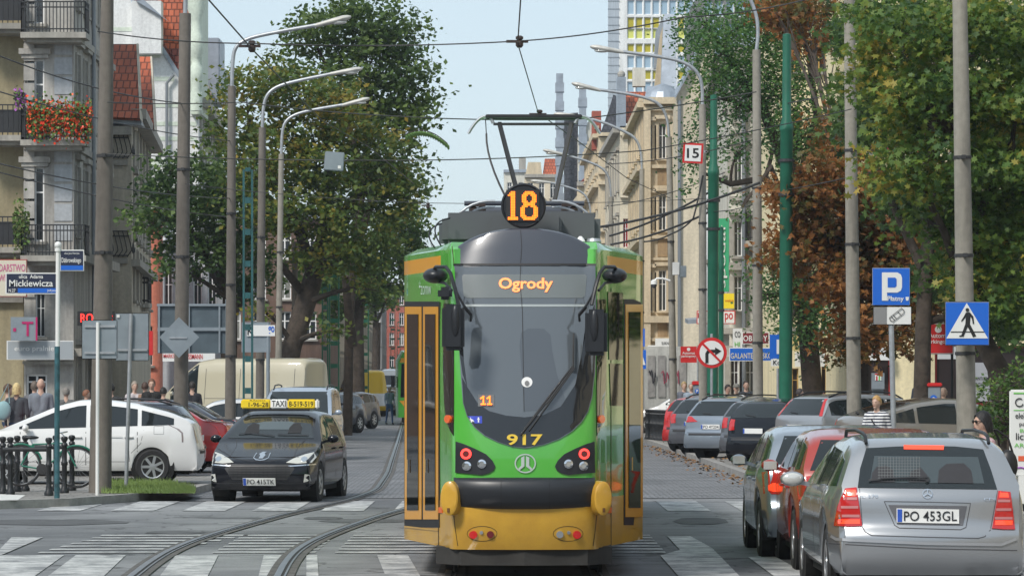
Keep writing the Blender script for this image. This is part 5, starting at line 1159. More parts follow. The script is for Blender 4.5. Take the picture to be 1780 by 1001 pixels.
# nearest frontal shops
def front(name, label, a, b, Y, py_top, m, holes, dep=10, cor=(), roof=None, **k):
    xa, xb = x(a, Y), x(b, Y); r = bld(name, label, (xa+xb)/2, Y+dep/2); zt = z(py_top, Y); foot = [(xa, Y), (xb, Y), (xb, Y+dep), (xa, Y+dep)]
    H = [(x(h[0], Y)-xa, x(h[1], Y)-xa, z(h[3], Y), z(h[2], Y)) + tuple(h[4:]) for h in holes]
    wall(r, foot[0], foot[1], gz(Y), zt, H, m, cornices=cor, **k); shell(r, foot, zt, m, (0,)); flat_roof(r, foot, zt, roof or m_zinc); return r
m_redf = mat('shop red', (.30, .02, .02), .45); m_ydoor = mat('dark shop interior', (.03, .02, .02), .4)
r_shop = front('shop_building', 'pale yellow building behind the right-hand trees with red shop fronts', 1490, 5200, 100, -80, s_yel, [(1505, 1550, 615, 700, m_ydoor), (1625, 1720, 600, 705, m_ydoor), (1725, 1800, 600, 690, m_ydoor)] + [(a, a+60, t, t+90) for a in range(2000, 5100, 200) for t in (20, 190, 360)] + [(a, a+32, t, t+75) for a in (1515, 1580, 1650, 1720, 1790, 1860) for t in (20, 190, 360)], cor=[(z(560, 100), .2, .25)], fm=m_redf, style=2)  # length past the right edge is unseen, added to fill the tram's side reflection
r_och = front('shop_building', 'yellow house with lawyer sign over the small shop doors, right of the street', 1352, 1510, 113, -10, s_yel, [(1368, 1388, 640, 700, m_ydoor), (1400, 1412, 640, 700, m_ydoor), (1428, 1444, 610, 700, m_ydoor), (1456, 1500, 600, 690, m_ydoor)] + [(a, a+24, t, t+65) for a in (1370, 1412, 1455) for t in (60, 200, 340, 470)], cor=[(z(575, 113), .2, .2), (z(455, 113), .15, .15)], fm=mat('frame ochre', (.45, .28, .08), .5))
r_wh = front('tenement', 'ivory tenement with a drainpipe behind the green traction poles', 1268, 1400, 124, 90, s_ivory, [(a, a+14, t, t+60) for a in (1276, 1312, 1345) for t in (150, 262, 385, 480)] + [(1270, 1284, 620, 700, m_ydoor), (1296, 1312, 620, 700), (1322, 1340, 620, 700, m_ydoor)], cor=[(z(95, 124), .4, .4), (z(575, 124), .2, .3), (z(460, 124), .15, .12), (z(345, 124), .15, .12), (z(230, 124), .15, .12)], hood=True)
mb = MB(); mb.tube([Vector((x(1293, 123.8), 123.8, q))-r_wh.location for q in (.2, 11.5)], .07, 8); mb.build('downpipe', m_gut, r_wh)
xa, xb = x(1234, 150), x(1268, 124)
L_ = math.hypot(xa-xb, 26); wall(r_wh, (xa, 150), (xb, 124), 0, z(95, 124), grid(L_, 8, 1.1, [z(q, 130) for q in (540, 430, 320, 210)], 2), s_ivory, hood=True, cornices=[(z(95, 124)-.2, .4, .5), (z(575, 124), .2, .3)])
balcony(r_wh, (x(1336, 124), 124), 1.6, .9, z(420, 124), Vector((0, -1, 0)), Vector((1, 0, 0)), 'iron')
# sand coloured gable wall
r = bld('gable_building', 'sand-coloured windowless gable wall between the ornate house and the tenement', x(1205, 158), 165); xa, xb = x(1176, 158), x(1240, 158)
wall(r, (xa, 158), (xb, 158), 0, z(170, 158), [], s_sand, top=[(0, z(170, 158)), (xb-xa, z(170, 158)), (xb-xa, z(40, 158)), (x(1222, 158)-xa, z(60, 158)), (x(1205, 158)-xa, z(110, 158)), (0, z(165, 158))])
wall(r, (x(1170, 166), 166), (xa, 158), 0, z(170, 158), [], s_sand); shell(r, [(xa, 158), (xb, 158), (xb, 166), (x(1170, 166), 166)], z(170, 158), s_sand, (0, 3)); mb = MB(); mb.tube([Vector((x(1181, 157.9), 157.9, q))-r.location for q in (.2, z(175, 158))], .08, 8); mb.build('downpipe', m_gut, r); mb = MB(); mb.box(Vector((x(1222, 158), 157.93, 0))-r.location, Vector((x(1233, 158), 157.98, z(330, 158)))-r.location); mb.build('white_strip', s_white, r); slab(r, [P(1173, 170, 157.7), P(1204, 112, 157.7), P(1221, 62, 157.7), P(1241, 36, 157.7), P(1243, 30, 160), P(1220, 50, 160), P(1203, 100, 160), P(1173, 158, 160)], m_zinc, 'verge', (0, 0, -.08))
# ornate beige corner house with turret roof
Yo = 168.0; r = bld('ornate_house', 'ornate beige corner house with turret and grey metal cap on the right of the street', x(1145, Yo), 175)
xa, xb = x(1119, Yo), x(1182, Yo); U = lambda p: x(p, Yo)-xa
hl = [(U(1145), U(1158), z(b_, Yo), z(a_, Yo)) for a_, b_ in ((215, 276), (340, 400), (470, 540), (600, 650))] + [(U(1126), U(1133), z(b_, Yo), z(a_, Yo)) for a_, b_ in ((218, 276), (343, 400), (473, 540))]
wall(r, (xa, Yo), (xb, Yo), 0, z(172, Yo), hl, s_beige, hood=True, cornices=[(z(q, Yo), h, p_) for q, h, p_ in ((176, .3, .4), (190, .15, .2), (290, .15, .2), (325, .12, .12), (412, .15, .2), (450, .12, .12), (555, .3, .35), (590, .15, .2))], trim=s_beige)
wall(r, (x(1092, 190), 190), (xa, Yo), 0, z(178, Yo), grid(22, 6, 1.1, [z(q, 178) for q in (545, 405, 285)], 2.1), s_beige, hood=True, cornices=[(z(q, Yo), .25, .3) for q in (182, 292, 415, 560)], trim=s_beige)
shell(r, [(xa, Yo), (xb, Yo), (xb, 190), (x(1092, 190), 190)], z(175, Yo), s_beige, (0, 3))
mb = MB(); mb.prism([P(1164, 215, Yo-.6)-r.location, P(1180, 215, Yo-.6)-r.location, P(1180, 640, Yo-.6)-r.location, P(1164, 640, Yo-.6)-r.location], (0, .59, 0)); mb.prism([P(1120, 192, Yo-.3)-r.location, P(1131, 192, Yo-.3)-r.location, P(1131, 640, Yo-.3)-r.location, P(1120, 640, Yo-.3)-r.location], (0, .29, 0)); mb.build('pilasters', s_beige, r)
for (t, b_) in ((290, 322), (412, 446), (550, 590)):
    mb = MB(); mb.prism([P(1143, t, Yo-.05)-r.location, P(1160, t, Yo-.05)-r.location, P(1160, b_, Yo-.05)-r.location, P(1143, b_, Yo-.05)-r.location], (0, .045, 0)); mb.build('relief_panel', stucco('relief brown', (.36, .25, .14)), r)
mb = MB(); c = Vector((x(1152, Yo+1.2), Yo+1.2, 0)) - r.location
mb.lathe([(1.0, z(182, Yo)), (.95, z(176, Yo)), (.72, z(158, Yo)), (.42, z(147, Yo)), (.05, z(142, Yo))], c, 'Z', 16); mb.build('turret_roof', m_zinc, r, smooth=20)
slab(r, [P(1125, 150, Yo+2), P(1172, 150, Yo+2), P(1176, 176, Yo), P(1119, 176, Yo)], m_zinc, 'roof', (0, 0, -.1)); slab(r, [P(1154, 25, Yo+8), P(1176, 25, Yo+8), P(1176, 170, Yo+6), P(1148, 170, Yo+6)], m_zinc, 'party_wall', (0, .6, 0))
slab(r, [P(1148, 60, Yo+9), P(1158, 30, Yo+9), P(1158, 165, Yo+9), P(1136, 165, Yo+9)], s_beige, 'rear_gable', (0, .6, 0)); slab(r, [P(1140, 55, Yo+9.7), P(1156, 24, Yo+9.7), P(1160, 24, Yo+9.7), P(1150, 120, Yo+9.7), P(1136, 120, Yo+9.7)], m_zinc, 'rear_roof', (0, .4, 0))
# red-roofed house and farther row
Yo = 205.0; r = bld('red_roofed_house', 'cream house with bright orange-red roof and grey chimneys, right of the pantograph', x(1100, Yo), 212); xa, xb = x(1078, Yo), x(1121, Yo); U = lambda p: x(p, Yo)-xa
wall(r, (xa, Yo), (xb, Yo), 0, z(222, Yo), [(U(1098), U(1106), z(322, Yo), z(266, Yo)), (U(1098), U(1106), z(440, Yo), z(375, Yo)), (U(1083), U(1092), z(430, Yo), z(380, Yo), m_redf), (U(1098), U(1106), z(560, Yo), z(500, Yo))], s_sand, cornices=[(z(q, Yo), .25, .3) for q in (224, 232, 340, 460, 575)], trim=s_sand)
wall(r, (x(1052, 228), 228), (xa, Yo), 0, z(222, Yo), grid(23, 6, 1.1, [z(q, 212) for q in (560, 450, 340)], 2.0), s_sand, hood=True, cornices=[(z(226, Yo), .3, .4)]); shell(r, [(xa, Yo), (xb, Yo), (xb, 228), (x(1052, 228), 228)], z(222, Yo), s_sand, (0, 3))
slab(r, [P(1088, 212, Yo), P(1131, 212, Yo), P(1131, 160, Yo+3), P(1088, 160, Yo+3)], m_rtile); mb = MB(); mb.prism([P(1073, 222, Yo-.3)-r.location, P(1088, 222, Yo-.3)-r.location, P(1088, 134, Yo-.3)-r.location, P(1073, 134, Yo-.3)-r.location], (0, 2, 0)); mb.build('chimney', m_zinc, r)
mb = MB(); mb.prism([P(1100, 150, Yo+3)-r.location, P(1122, 150, Yo+3)-r.location, P(1122, 118, Yo+3)-r.location, P(1100, 118, Yo+3)-r.location], (0, 1, 0)); mb.build('chimney', s_ivory, r); mb = MB(); mb.sph(P(1080, 130, Yo+.5)-r.location, .22, 10); mb.build('finial', m_stone, r)
Yo = 232.0; r = bld('bay_house', 'beige house with curved bay and brown-red roof, left of the red-roofed house', x(1060, Yo), 240); xa, xb = x(1040, Yo), x(1082, Yo); U = lambda p: x(p, Yo)-xa
wall(r, (xa, Yo), (xb, Yo), 0, z(232, Yo), [(U(1052), U(1060), z(b_, Yo), z(a_, Yo)) for a_, b_ in ((250, 292), (336, 390), (440, 500), (560, 610))], s_beige, cornices=[(z(q, Yo), .22, .3) for q in (234, 300, 318, 400, 420, 520)], trim=s_beige)
wall(r, (x(1016, 262), 262), (xa, Yo), 0, z(232, Yo), grid(30, 8, 1.1, [z(q, 240) for q in (560, 460, 370, 290)], 1.8), s_beige, hood=True, cornices=[(z(q, Yo), .25, .35) for q in (236, 322, 420)], trim=s_beige); shell(r, [(xa, Yo), (xb, Yo), (xb, 262), (x(1016, 262), 262)], z(232, Yo), s_beige, (0, 3))
slab(r, [P(1042, 236, Yo-.2), P(1082, 236, Yo-.2), P(1080, 170, Yo+4), P(1066, 165, Yo+4), P(1058, 192, Yo+2)], m_slate); mb = MB(); mb.prism([P(1029, 260, Yo+2)-r.location, P(1045, 260, Yo+2)-r.location, P(1045, 193, Yo+2)-r.location, P(1029, 193, Yo+2)-r.location], (0, 1.5, 0)); mb.build('chimney', s_redb, r)
Yo = 268.0; r = bld('slate_roofed_house', 'tall narrow house with steep dark slate roof and grey chimney stacks', x(1000, Yo), 275); xa, xb = x(1003, Yo), x(1042, Yo); g0 = gz(Yo)
wall(r, (xa, Yo), (xb, Yo), 0, z(318, Yo), [(.5, .95, z(390, Yo), z(340, Yo)), (.5, .95, z(480, Yo), z(430, Yo)), (1.1, 1.4, z(390, Yo), z(345, Yo))], s_beige, cornices=[(z(320, Yo), .3, .4), (z(410, Yo), .2, .3)]); wall(r, (x(975, 300), 300), (xa, Yo), 0, z(340, Yo), grid(32, 8, 1.1, [z(q, 280) for q in (590, 510, 430)], 1.8), s_beige, hood=True); shell(r, [(xa, Yo), (xb, Yo), (xb, 300), (x(975, 300), 300)], z(320, Yo), s_beige, (0, 3))
slab(r, [P(1003, 322, Yo-.2), P(1042, 322, Yo-.2), P(1036, 302, Yo+1), P(1025, 300, Yo+1)], m_rtile2); slab(r, [P(981, 356, Yo+10), P(1004, 353, Yo+6), P(1005, 196, Yo+6), P(979, 198, Yo+10)], m_slate, 'roof', (0, 1, 0)); slab(r, [P(1004, 240, Yo+6), P(1030, 200, Yo+6), P(1030, 330, Yo+6), P(1004, 330, Yo+6)], s_ivory, 'side_wall', (0, 1, 0))
for a, b_, t, bt in ((967, 979, 140, 400), (1007, 1019, 160, 330)):
    mb = MB(); k = 0
    for q in range(bt, t, -16): k += 1; e_ = .0 if k % 2 else .07; A_ = P(a, q, Yo+5.8)-r.location; B_ = P(b_, q-16, Yo+5.8)-r.location; mb.box((A_.x-e_, A_.y-e_, A_.z), (B_.x+e_, A_.y+1+e_, B_.z-.002))
    mb.build('chimney', m_zinc, r)
Yo = 330.0; r = bld('far_house', 'small cream house with red roof far off below the pantograph', x(930, Yo), 335); xa, xb = x(912, Yo), x(972, Yo)
wall(r, (xa, Yo), (xb, Yo), 0, z(305, Yo), grid(3, 3, .5, [z(q, Yo) for q in (560, 480, 400, 345)], 1.4), s_sand, cornices=[(z(306, Yo), .3, .3), (z(370, Yo), .25, .2)]); shell(r, [(xa, Yo), (xb, Yo), (xb, 345), (xa, 345)], z(305, Yo), s_sand, (0,)); slab(r, [P(943, 307, Yo-.2), P(970, 307, Yo-.2), P(968, 276, Yo+2), P(947, 276, Yo+2)], m_rtile); slab(r, [P(912, 310, Yo), P(943, 310, Yo), P(940, 282, Yo), P(918, 282, Yo)], s_beige, 'gable', (0, 2, 0))
r = bld('far_house', 'pale distant house at the left of the far roofs', x(895, 400), 405); xa, xb = x(876, 400), x(916, 400); wall(r, (xa, 400), (xb, 400), 0, z(300, 400), grid(2.4, 2, .5, [z(q, 400) for q in (560, 480, 400, 340)], 1.4), s_ivory); shell(r, [(xa, 400), (xb, 400), (xb, 415), (xa, 415)], z(300, 400), s_ivory, (0,)); flat_roof(r, [(xa, 400), (xb, 400), (xb, 415), (xa, 415)], z(300, 400)); mb = MB(); mb.prism([P(902, 300, 400)-r.location, P(914, 300, 400)-r.location, P(914, 275, 400)-r.location, P(902, 275, 400)-r.location], (0, 2, 0)); mb.build('chimney', m_stone, r)
# high rise with yellow panels
Yo = 300.0; r = bld('tower_block', 'white high-rise with rows of yellow panels behind the right-hand roofs', x(1120, Yo), 310); xa, xb = x(1076, Yo), x(1190, Yo)
m_yp = mat('yellow panel', (.42, .36, .02), .4); m_bluep = mat('blue pane', (.3, .42, .52), .1, ior=1.7); U = lambda p: x(p, Yo)-xa; H = []
for k in range(8):
    a_ = 1090 + k*14.6
    for t, h_, mm in ((-28, 26, m_bluep), (0, 26, m_bluep), (30, 20, m_yp), (50, 18, mat('yellow curtain', (.6, .62, .15), .3)), (76, 16, m_yp), (97, 22, m_bluep), (122, 17, m_yp), (142, 22, m_bluep), (168, 18, m_yp), (190, 22, m_bluep)): H.append((U(a_), U(a_+13), z(t+h_, Yo), z(t, Yo), mm))
wall(r, (xa, Yo), (xb, Yo), 0, z(-60, Yo), H, s_white, style=2, sill=False, depth=.3)
wall(r, (x(1057, Yo+14), Yo+14), (xa, Yo), 0, z(-60, Yo), [], mat('cladding grey', (.40, .44, .48), .5, var=.15, vs=.6)); shell(r, [(xa, Yo), (xb, Yo), (xb, Yo+14), (x(1057, Yo+14), Yo+14)], z(-60, Yo), s_white, (0, 3))
mb = MB(); mb.v = []
for q in range(-40, 330, 14): p_ = P(1057, q, Yo+13.9)-r.location; p2 = P(1076, q, Yo-.1)-r.location; mb.bar(p_, p2, .06)
mb.build('cladding_joints', m_gut, r)
r = bld('office_block', 'dark glass block glimpsed between the tree crown and the gable wall', x(1225, 180), 185); xa, xb = x(1222, 172), x(1300, 172); wall(r, (xa, 172), (xb, 172), 0, z(-30, 172), [(i*.5+.05, i*.5+.45, z(q+30, 172), z(q, 172), m_bluep) for i in range(4) for q in (0, 40, 80, 120, 160)], s_mgrey, sill=False, style=2); shell(r, [(xa, 172), (xb, 172), (xb, 190), (xa, 190)], z(-30, 172), s_mgrey, (0,))
# block closing the gap behind the left-hand trees
r = bld('tenement', 'dim tenement row hidden behind the crowns of the left-hand trees', x(600, 260), 300)
fa = [(x(560, 240), 240), (x(590, 240), 240), (x(655, 420), 420), (x(600, 420), 420)]; wall(r, fa[0], fa[1], 0, z(430, 240), grid(1.1, 1, .6, [4, 7.5], 1.6), s_brick); wall(r, fa[1], fa[2], 0, 12, grid(180, 30, 1.4, [gz(300)+q for q in (1, 4.4, 7.6)], 1.9), s_cream, hood=True); shell(r, fa, 12, s_cream, (0, 1)); flat_roof(r, fa, 12, m_rtile2)
# row closing right side of the far street
r = bld('tenement', 'long beige row running down the far right of the street behind the tram', x(960, 340), 360); fa = [(x(850, 520), 520), (x(972, 300), 300), (x(1010, 300), 300), (x(900, 520), 520)]
wall(r, fa[0], fa[1], 0, 15, grid(220, 40, 1.3, [gz(360)+q for q in (1, 4.4, 7.6, 10.6)], 1.9), s_sand, hood=True); shell(r, fa, 15, s_sand, (0,)); flat_roof(r, fa, 15, m_rtile2)

# tenements round the rest of the junction, beside and behind the viewer
for nm, lb, A, B, foot, m in (('tenement', 'sandy tenement beside the viewer on the right, outside the picture', (22, 60), (22, -70), [(22, 60), (22, -70), (36, -70), (36, 60)], s_sand), ('tenement', 'grey tenement beside the viewer on the left, outside the picture', (-30, -70), (-30, 40), [(-30, -70), (-30, 40), (-44, 40), (-44, -70)], s_cream), ('tenement', 'tenement behind the viewer closing the street', (60, -90), (-60, -90), [(60, -90), (-60, -90), (-60, -104), (60, -104)], s_beige)):
    r = bld(nm, lb, (A[0]+B[0])/2, (A[1]+B[1])/2); L = math.hypot(A[0]-B[0], A[1]-B[1]); wall(r, A, B, 0, 15, [(i*4+1, i*4+2.4, z0_, z0_+2) for i in range(int(L/4)) for z0_ in (1, 5, 8.6, 12)], m, cornices=[(14.8, .4, .5), (4.2, .3, .3)], sill=False); shell(r, foot, 15, m, (0,)); flat_roof(r, foot, 15)
# ---------------------------------------------------------------- trees
def leafmat(name, cols, trans=.42):
    m = bpy.data.materials.new('leaves ' + name); m.use_nodes = True; n = m.node_tree.nodes; l = m.node_tree.links; b = n['Principled BSDF']
    g = n.new('ShaderNodeNewGeometry'); rp = n.new('ShaderNodeValToRGB'); e = rp.color_ramp.elements
    while len(e) < len(cols): e.new(.5)
    for i, (p, c) in enumerate(cols): e[i].position = p; e[i].color = lin(c)
    tc = n.new('ShaderNodeTexCoord'); no = n.new('ShaderNodeTexNoise'); no.inputs['Scale'].default_value = .55; no.inputs['Detail'].default_value = 3; l.new(tc.outputs['Object'], no.inputs[0])
    mr = n.new('ShaderNodeMapRange'); mr.inputs[1].default_value = .3; mr.inputs[2].default_value = .7; l.new(no.outputs[0], mr.inputs[0])
    mx = n.new('ShaderNodeMix'); mx.inputs[0].default_value = .5; l.new(g.outputs['Random Per Island'], mx.inputs[2]); l.new(mr.outputs[0], mx.inputs[3])
    l.new(mx.outputs[0], rp.inputs[0]); l.new(rp.outputs[0], b.inputs['Base Color']); b.inputs['Roughness'].default_value = .55
    t = n.new('ShaderNodeBsdfTranslucent'); l.new(rp.outputs[0], t.inputs[0]); ms = n.new('ShaderNodeMixShader'); ms.inputs[0].default_value = trans
    l.new(b.outputs[0], ms.inputs[1]); l.new(t.outputs[0], ms.inputs[2]); l.new(ms.outputs[0], n['Material Output'].inputs[0]); return m
m_bark = mat('bark', (.055, .042, .032), .95, var=.4, vs=5, bump=1.0, bs=14)
TPL = {'oval': [(-1, 0), (0, -.62), (1, 0), (0, .62)],
       'maple': [(-.85, 0), (-.35, -.32), (-.55, -.85), (.0, -.42), (.45, -.95), (.38, -.3), (1, 0), (.38, .3), (.45, .95), (0, .42), (-.55, .85), (-.35, .32)],
       'finger': [(-1, -.0), (.1, -.9), (.15, -.25), (.95, -.55), (.5, 0), (.95, .55), (.15, .25), (.1, .9)]}
def leaves(name, parent, org, blobs, leafsz, n_per, m, droop=0., clus=.34, per=14, shape='oval', seed=1):
    tpl = TPL[shape]; nt_ = len(tpl)
    r = np.random.default_rng(seed); V = []
    for (c, rad, dens) in blobs:
        vol = rad[0]*rad[1]*rad[2]; nc = max(4, int(n_per*dens*vol**.72))
        u = r.normal(size=(nc, 3)); u /= np.linalg.norm(u, axis=1)[:, None]; rr = r.uniform(.25, 1.0, nc)**.55
        # lobed outline
        ph = r.uniform(0, 6.28, 3); lob = 1 + .18*np.sin(5*u[:, 0]+ph[0])*np.sin(4*u[:, 2]+ph[1]) + .1*np.sin(9*u[:, 1]+ph[2])
        cc = np.array(c) + u*np.array(rad)*(rr*lob)[:, None]
        cs = clus*r.uniform(.6, 1.35, nc)
        for k in range(per):
            off = r.normal(size=(nc, 3))*cs[:, None]*np.array([1, 1, .55 + droop]); p = cc + off
            if droop: p[:, 2] -= r.uniform(0, droop, nc)*cs*2
            a = r.normal(size=(nc, 3)); a[:, 2] *= .6; a /= np.linalg.norm(a, axis=1)[:, None]
            b = np.cross(a, r.normal(size=(nc, 3)) + np.array([0, -.3, .9])); b /= np.linalg.norm(b, axis=1)[:, None]
            s = (leafsz*r.uniform(.65, 1.3, nc))[:, None]
            bend = np.cross(a, b)*s*.18
            q = np.stack([p + a*s*tx + b*s*ty + bend*(abs(ty)*1.5) for tx, ty in tpl], 1); V.append(q)
    V = np.concatenate(V).reshape(-1, 3) - np.array(org); nv = len(V); nf = nv//nt_
    me = bpy.data.meshes.new(name); me.vertices.add(nv); me.vertices.foreach_set('co', V.astype(np.float32).ravel()); me.loops.add(nv); me.loops.foreach_set('vertex_index', np.arange(nv, dtype=np.int32)); me.polygons.add(nf); me.polygons.foreach_set('loop_start', np.arange(0, nv, nt_, dtype=np.int32)); me.polygons.foreach_set('loop_total', np.full(nf, nt_, dtype=np.int32)); me.update(calc_edges=True); me.materials.append(m)
    o = bpy.data.objects.new(name, me); col.objects.link(o); o.parent = parent; return nf
NL = 0
def tree(name, label, trunk, limbs, blobs, m, leafsz=.085, n_per=60, droop=0., seed=1, group=None, cat='tree', clus=.34, per=14, shape='oval'):
    """trunk: list of (px, py, Y, r); limbs: list of lists of same; blobs: (px, py, rx, rz px, Y, ry metres, density)"""
    global NL
    base = P(trunk[0][0], trunk[0][1], trunk[0][2]); base.z = .1 + gz(base.y); root = empty(name, base, 0, label, cat, group)
    mb = MB(); tp = [P(a, b, Y) - base for a, b, Y, q in trunk]; tp[0].z = 0; mb.tube(tp, [q for *_, q in trunk], 14); mb.build('trunk', m_bark, root, smooth=60)
    B = []; rnd_ = random.Random(seed)
    for (a, b, rx, rz, Y, ry, de) in blobs: c = P(a, b, Y); B.append((tuple(c), (rx*Y/F, ry, rz*Y/F), de))
    for li in limbs:
        mb = MB(); pts = [P(a, b, Y) - base for a, b, Y, q in li]; mb.tube(pts, [q for *_, q in li], 10); mb.build('limb', m_bark, root, smooth=60)
    # boughs out to every mass of leaves, forking into twigs
    mb = MB(); allp = [(p, trunk[i][3]) for i, p in enumerate(tp) if i > 0] + [(P(a, b, Y) - base, q) for li in limbs for a, b, Y, q in li]
    for c, rad, de in B:
        c = Vector(c) - base; s = min(allp, key=lambda t: (t[0]-c).length + max(0, (t[0].z-c.z))*1.2); a = s[0]; r1 = max(.03, min(.11, s[1]*.6)); mid = (a+c)/2 + Vector((rnd_.uniform(-.3, .3), rnd_.uniform(-.3, .3), .25)); pts = bezier(a, mid, c, 6); mb.tube(pts, [r1*(1-.7*i/6) for i in range(7)], 6)
        for k in range(7):
            u = Vector((rnd_.gauss(0, 1), rnd_.gauss(0, 1), rnd_.gauss(.1, .8))).normalized(); e = c + Vector((u.x*rad[0], u.y*rad[1], u.z*rad[2]))*.85; st = pts[rnd_.choice((3, 4, 5, 6))]; mb.tube(bezier(st, (st+e)/2 + Vector((0, 0, .15)), e, 4), [r1*.3, r1*.25, r1*.2, r1*.13, r1*.07], 5)
    mb.build('branches', m_bark, root, smooth=60)
    NL += leaves('crown', root, base, B, leafsz, n_per*(.52 if per == 14 else 1), m, droop, seed=seed, clus=clus*(.86 if per == 14 else 1), per=26 if per == 14 else per, shape=shape); return root
lm_mix = leafmat('autumn lime', [(.12, (.04, .08, .018)), (.40, (.085, .15, .028)), (.64, (.17, .20, .03)), (.88, (.34, .24, .035))])
lm_mid = leafmat('mid green', [(.15, (.03, .07, .02)), (.45, (.075, .135, .03)), (.8, (.15, .22, .045))])
lm_dark = leafmat('dark green', [(.15, (0.026, 0.064, 0.022)), (.45, (0.064, 0.125, 0.031)), (.8, (0.146, 0.227, 0.050))])
lm_green = leafmat('fresh green', [(.15, (0.029, 0.072, 0.017)), (.45, (0.072, 0.145, 0.029)), (.8, (0.174, 0.246, 0.043))])
lm_loc = leafmat('locust', [(.15, (0.031, 0.086, 0.031)), (.5, (0.070, 0.174, 0.052)), (.85, (0.157, 0.278, 0.061))])
lm_red = leafmat('rust', [(.1, (.06, .075, .018)), (.32, (.15, .11, .025)), (.55, (.30, .12, .035)), (.85, (.42, .19, .05))])
lm_map = leafmat('maple', [(.1, (0.031, 0.078, 0.020)), (.42, (0.086, 0.166, 0.031)), (.68, (0.174, 0.244, 0.038)), (.9, (0.452, 0.330, 0.061))])
# far-left dark tree in front of the white house
tree('roadside_tree', 'dark green tree left of the yellowing one, in front of the white gabled house', [(395, 690, 120, .3), (400, 520, 120, .24), (380, 420, 120, .16)], [[(400, 520, 120, .2), (330, 400, 119, .12), (290, 340, 119, .06)], [(395, 560, 120, .18), (450, 470, 121, .1)]],
     [(330, 330, 85, 62, 119, 2.2, 1), (285, 380, 60, 45, 118, 1.6, .8), (400, 380, 75, 70, 120, 2.2, 1), (350, 440, 75, 42, 119, 1.8, .9), (430, 460, 55, 60, 121, 1.8, .9), (300, 300, 40, 30, 118, 1.2, .6), (262, 395, 34, 20, 118, 1, .5), (420, 300, 60, 50, 121, 2, .8), (310, 465, 45, 25, 118, 1.2, .6)], lm_dark, .10, 62, seed=3)
# big yellowing lime with leaning trunk
tree('leaning_tree', 'big yellowing lime tree with a thick trunk leaning to the right above the beige van', [(478, 760, 117.0, .44), (492, 670, 117.0, .34), (508, 600, 117.0, .31), (530, 530, 117.5, .33), (548, 470, 118.0, .30), (566, 400, 118.0, .22), (575, 300, 118.0, .15), (560, 200, 118.0, .08)],
     [[(545, 480, 118.0, .22), (520, 400, 117.0, .16), (470, 300, 117.0, .1), (430, 200, 117.0, .05)], [(562, 420, 118.0, .2), (620, 340, 119.0, .13), (670, 280, 119.0, .06)], [(535, 520, 118.0, .15), (480, 450, 116.0, .1)]],
     [(430, 160, 58, 50, 117.0, 2.0, .9), (520, 165, 70, 60, 117.0, 2.4, 1), (590, 190, 60, 55, 117.0, 2.2, 1), (400, 235, 45, 50, 117.0, 1.6, .8), (480, 260, 75, 60, 116.5, 2.4, 1), (570, 280, 75, 60, 117.0, 2.4, 1), (650, 250, 50, 50, 118.0, 1.8, .9), (500, 360, 80, 60, 116.5, 2.4, 1), (600, 380, 80, 60, 117.0, 2.4, 1), (680, 340, 55, 52, 118.0, 1.8, .9), (585, 445, 80, 36, 117.0, 2.2, .8), (650, 440, 60, 40, 118.0, 1.8, .7), (440, 330, 45, 55, 117.0, 1.6, .8), (700, 300, 35, 30, 118.0, 1.2, .6), (490, 119.0, 40, 28, 117.0, 1.4, .6), (720, 355, 26, 18, 118.0, 1, .5), (640, 500, 30, 14, 117.0, 1.2, .35), (590, 575, 18, 12, 116.0, 1, .35), (455, 540, 18, 26, 116.0, 1, .3)], lm_mix, .095, 58, seed=11)
tree('tall_tree', 'tall dark green tree rising behind the yellowing lime', [(604, 700, 128, .17), (607, 560, 128, .15), (618, 420, 128, .13), (640, 250, 128, .12), (640, 120, 128, .06)], [[(622, 420, 128, .16), (680, 260, 128, .1), (700, 140, 128, .05)], [(630, 300, 128, .14), (570, 120, 128, .08), (540, 60, 128, .04)], [(612, 600, 128, .2), (600, 480, 127, .12)]],
     [(560, 45, 60, 36, 128, 2, .8), (640, 40, 60, 45, 128, 2, .9), (520, 75, 40, 30, 128, 1.4, .6), (690, 70, 45, 45, 128, 1.8, .8), (620, 120, 75, 55, 128, 2.4, 1), (700, 130, 48, 45, 128, 1.8, .9), (680, 205, 62, 50, 128, 2, .9), (720, 190, 36, 26, 128, 1.3, .7), (700, 270, 32, 34, 128, 1.3, .7), (745, 165, 16, 14, 128, .7, .4), (620, 215, 60, 50, 129, 2, .8), (600, 10, 50, 22, 128, 1.6, .6), (722, 40, 18, 22, 128, .8, .5), (715, 330, 30, 30, 128, 1.2, .5), (640, 330, 60, 60, 129, 2, .7)], lm_mid, .105, 64, seed=21)
tree('roadside_tree', 'green roadside tree farther back, low crown beside the tram roof', [(622, 690, 165, .34), (620, 560, 165, .3), (630, 480, 165, .2)], [[(625, 520, 165, .2), (680, 440, 165, .1)]],
     [(620, 470, 60, 40, 165, 2.4, .9), (690, 420, 50, 40, 165, 2.2, .9), (715, 400, 26, 40, 165, 1.5, .8), (660, 500, 45, 26, 165, 1.8, .7), (705, 460, 28, 26, 165, 1.4, .7), (560, 480, 40, 40, 165, 2, .7), (700, 375, 30, 25, 164, 1.4, .6), (590, 540, 40, 25, 165, 1.4, .5)], lm_green, .125, 62, seed=31)
tree('roadside_tree', 'small dark tree far down the left kerb', [(652, 690, 240, .3), (655, 560, 240, .25)], [], [(640, 500, 40, 36, 240, 2.4, .8), (668, 520, 24, 22, 240, 2, .7), (625, 545, 24, 24, 240, 2, .6)], lm_green, .15, 40, seed=33)
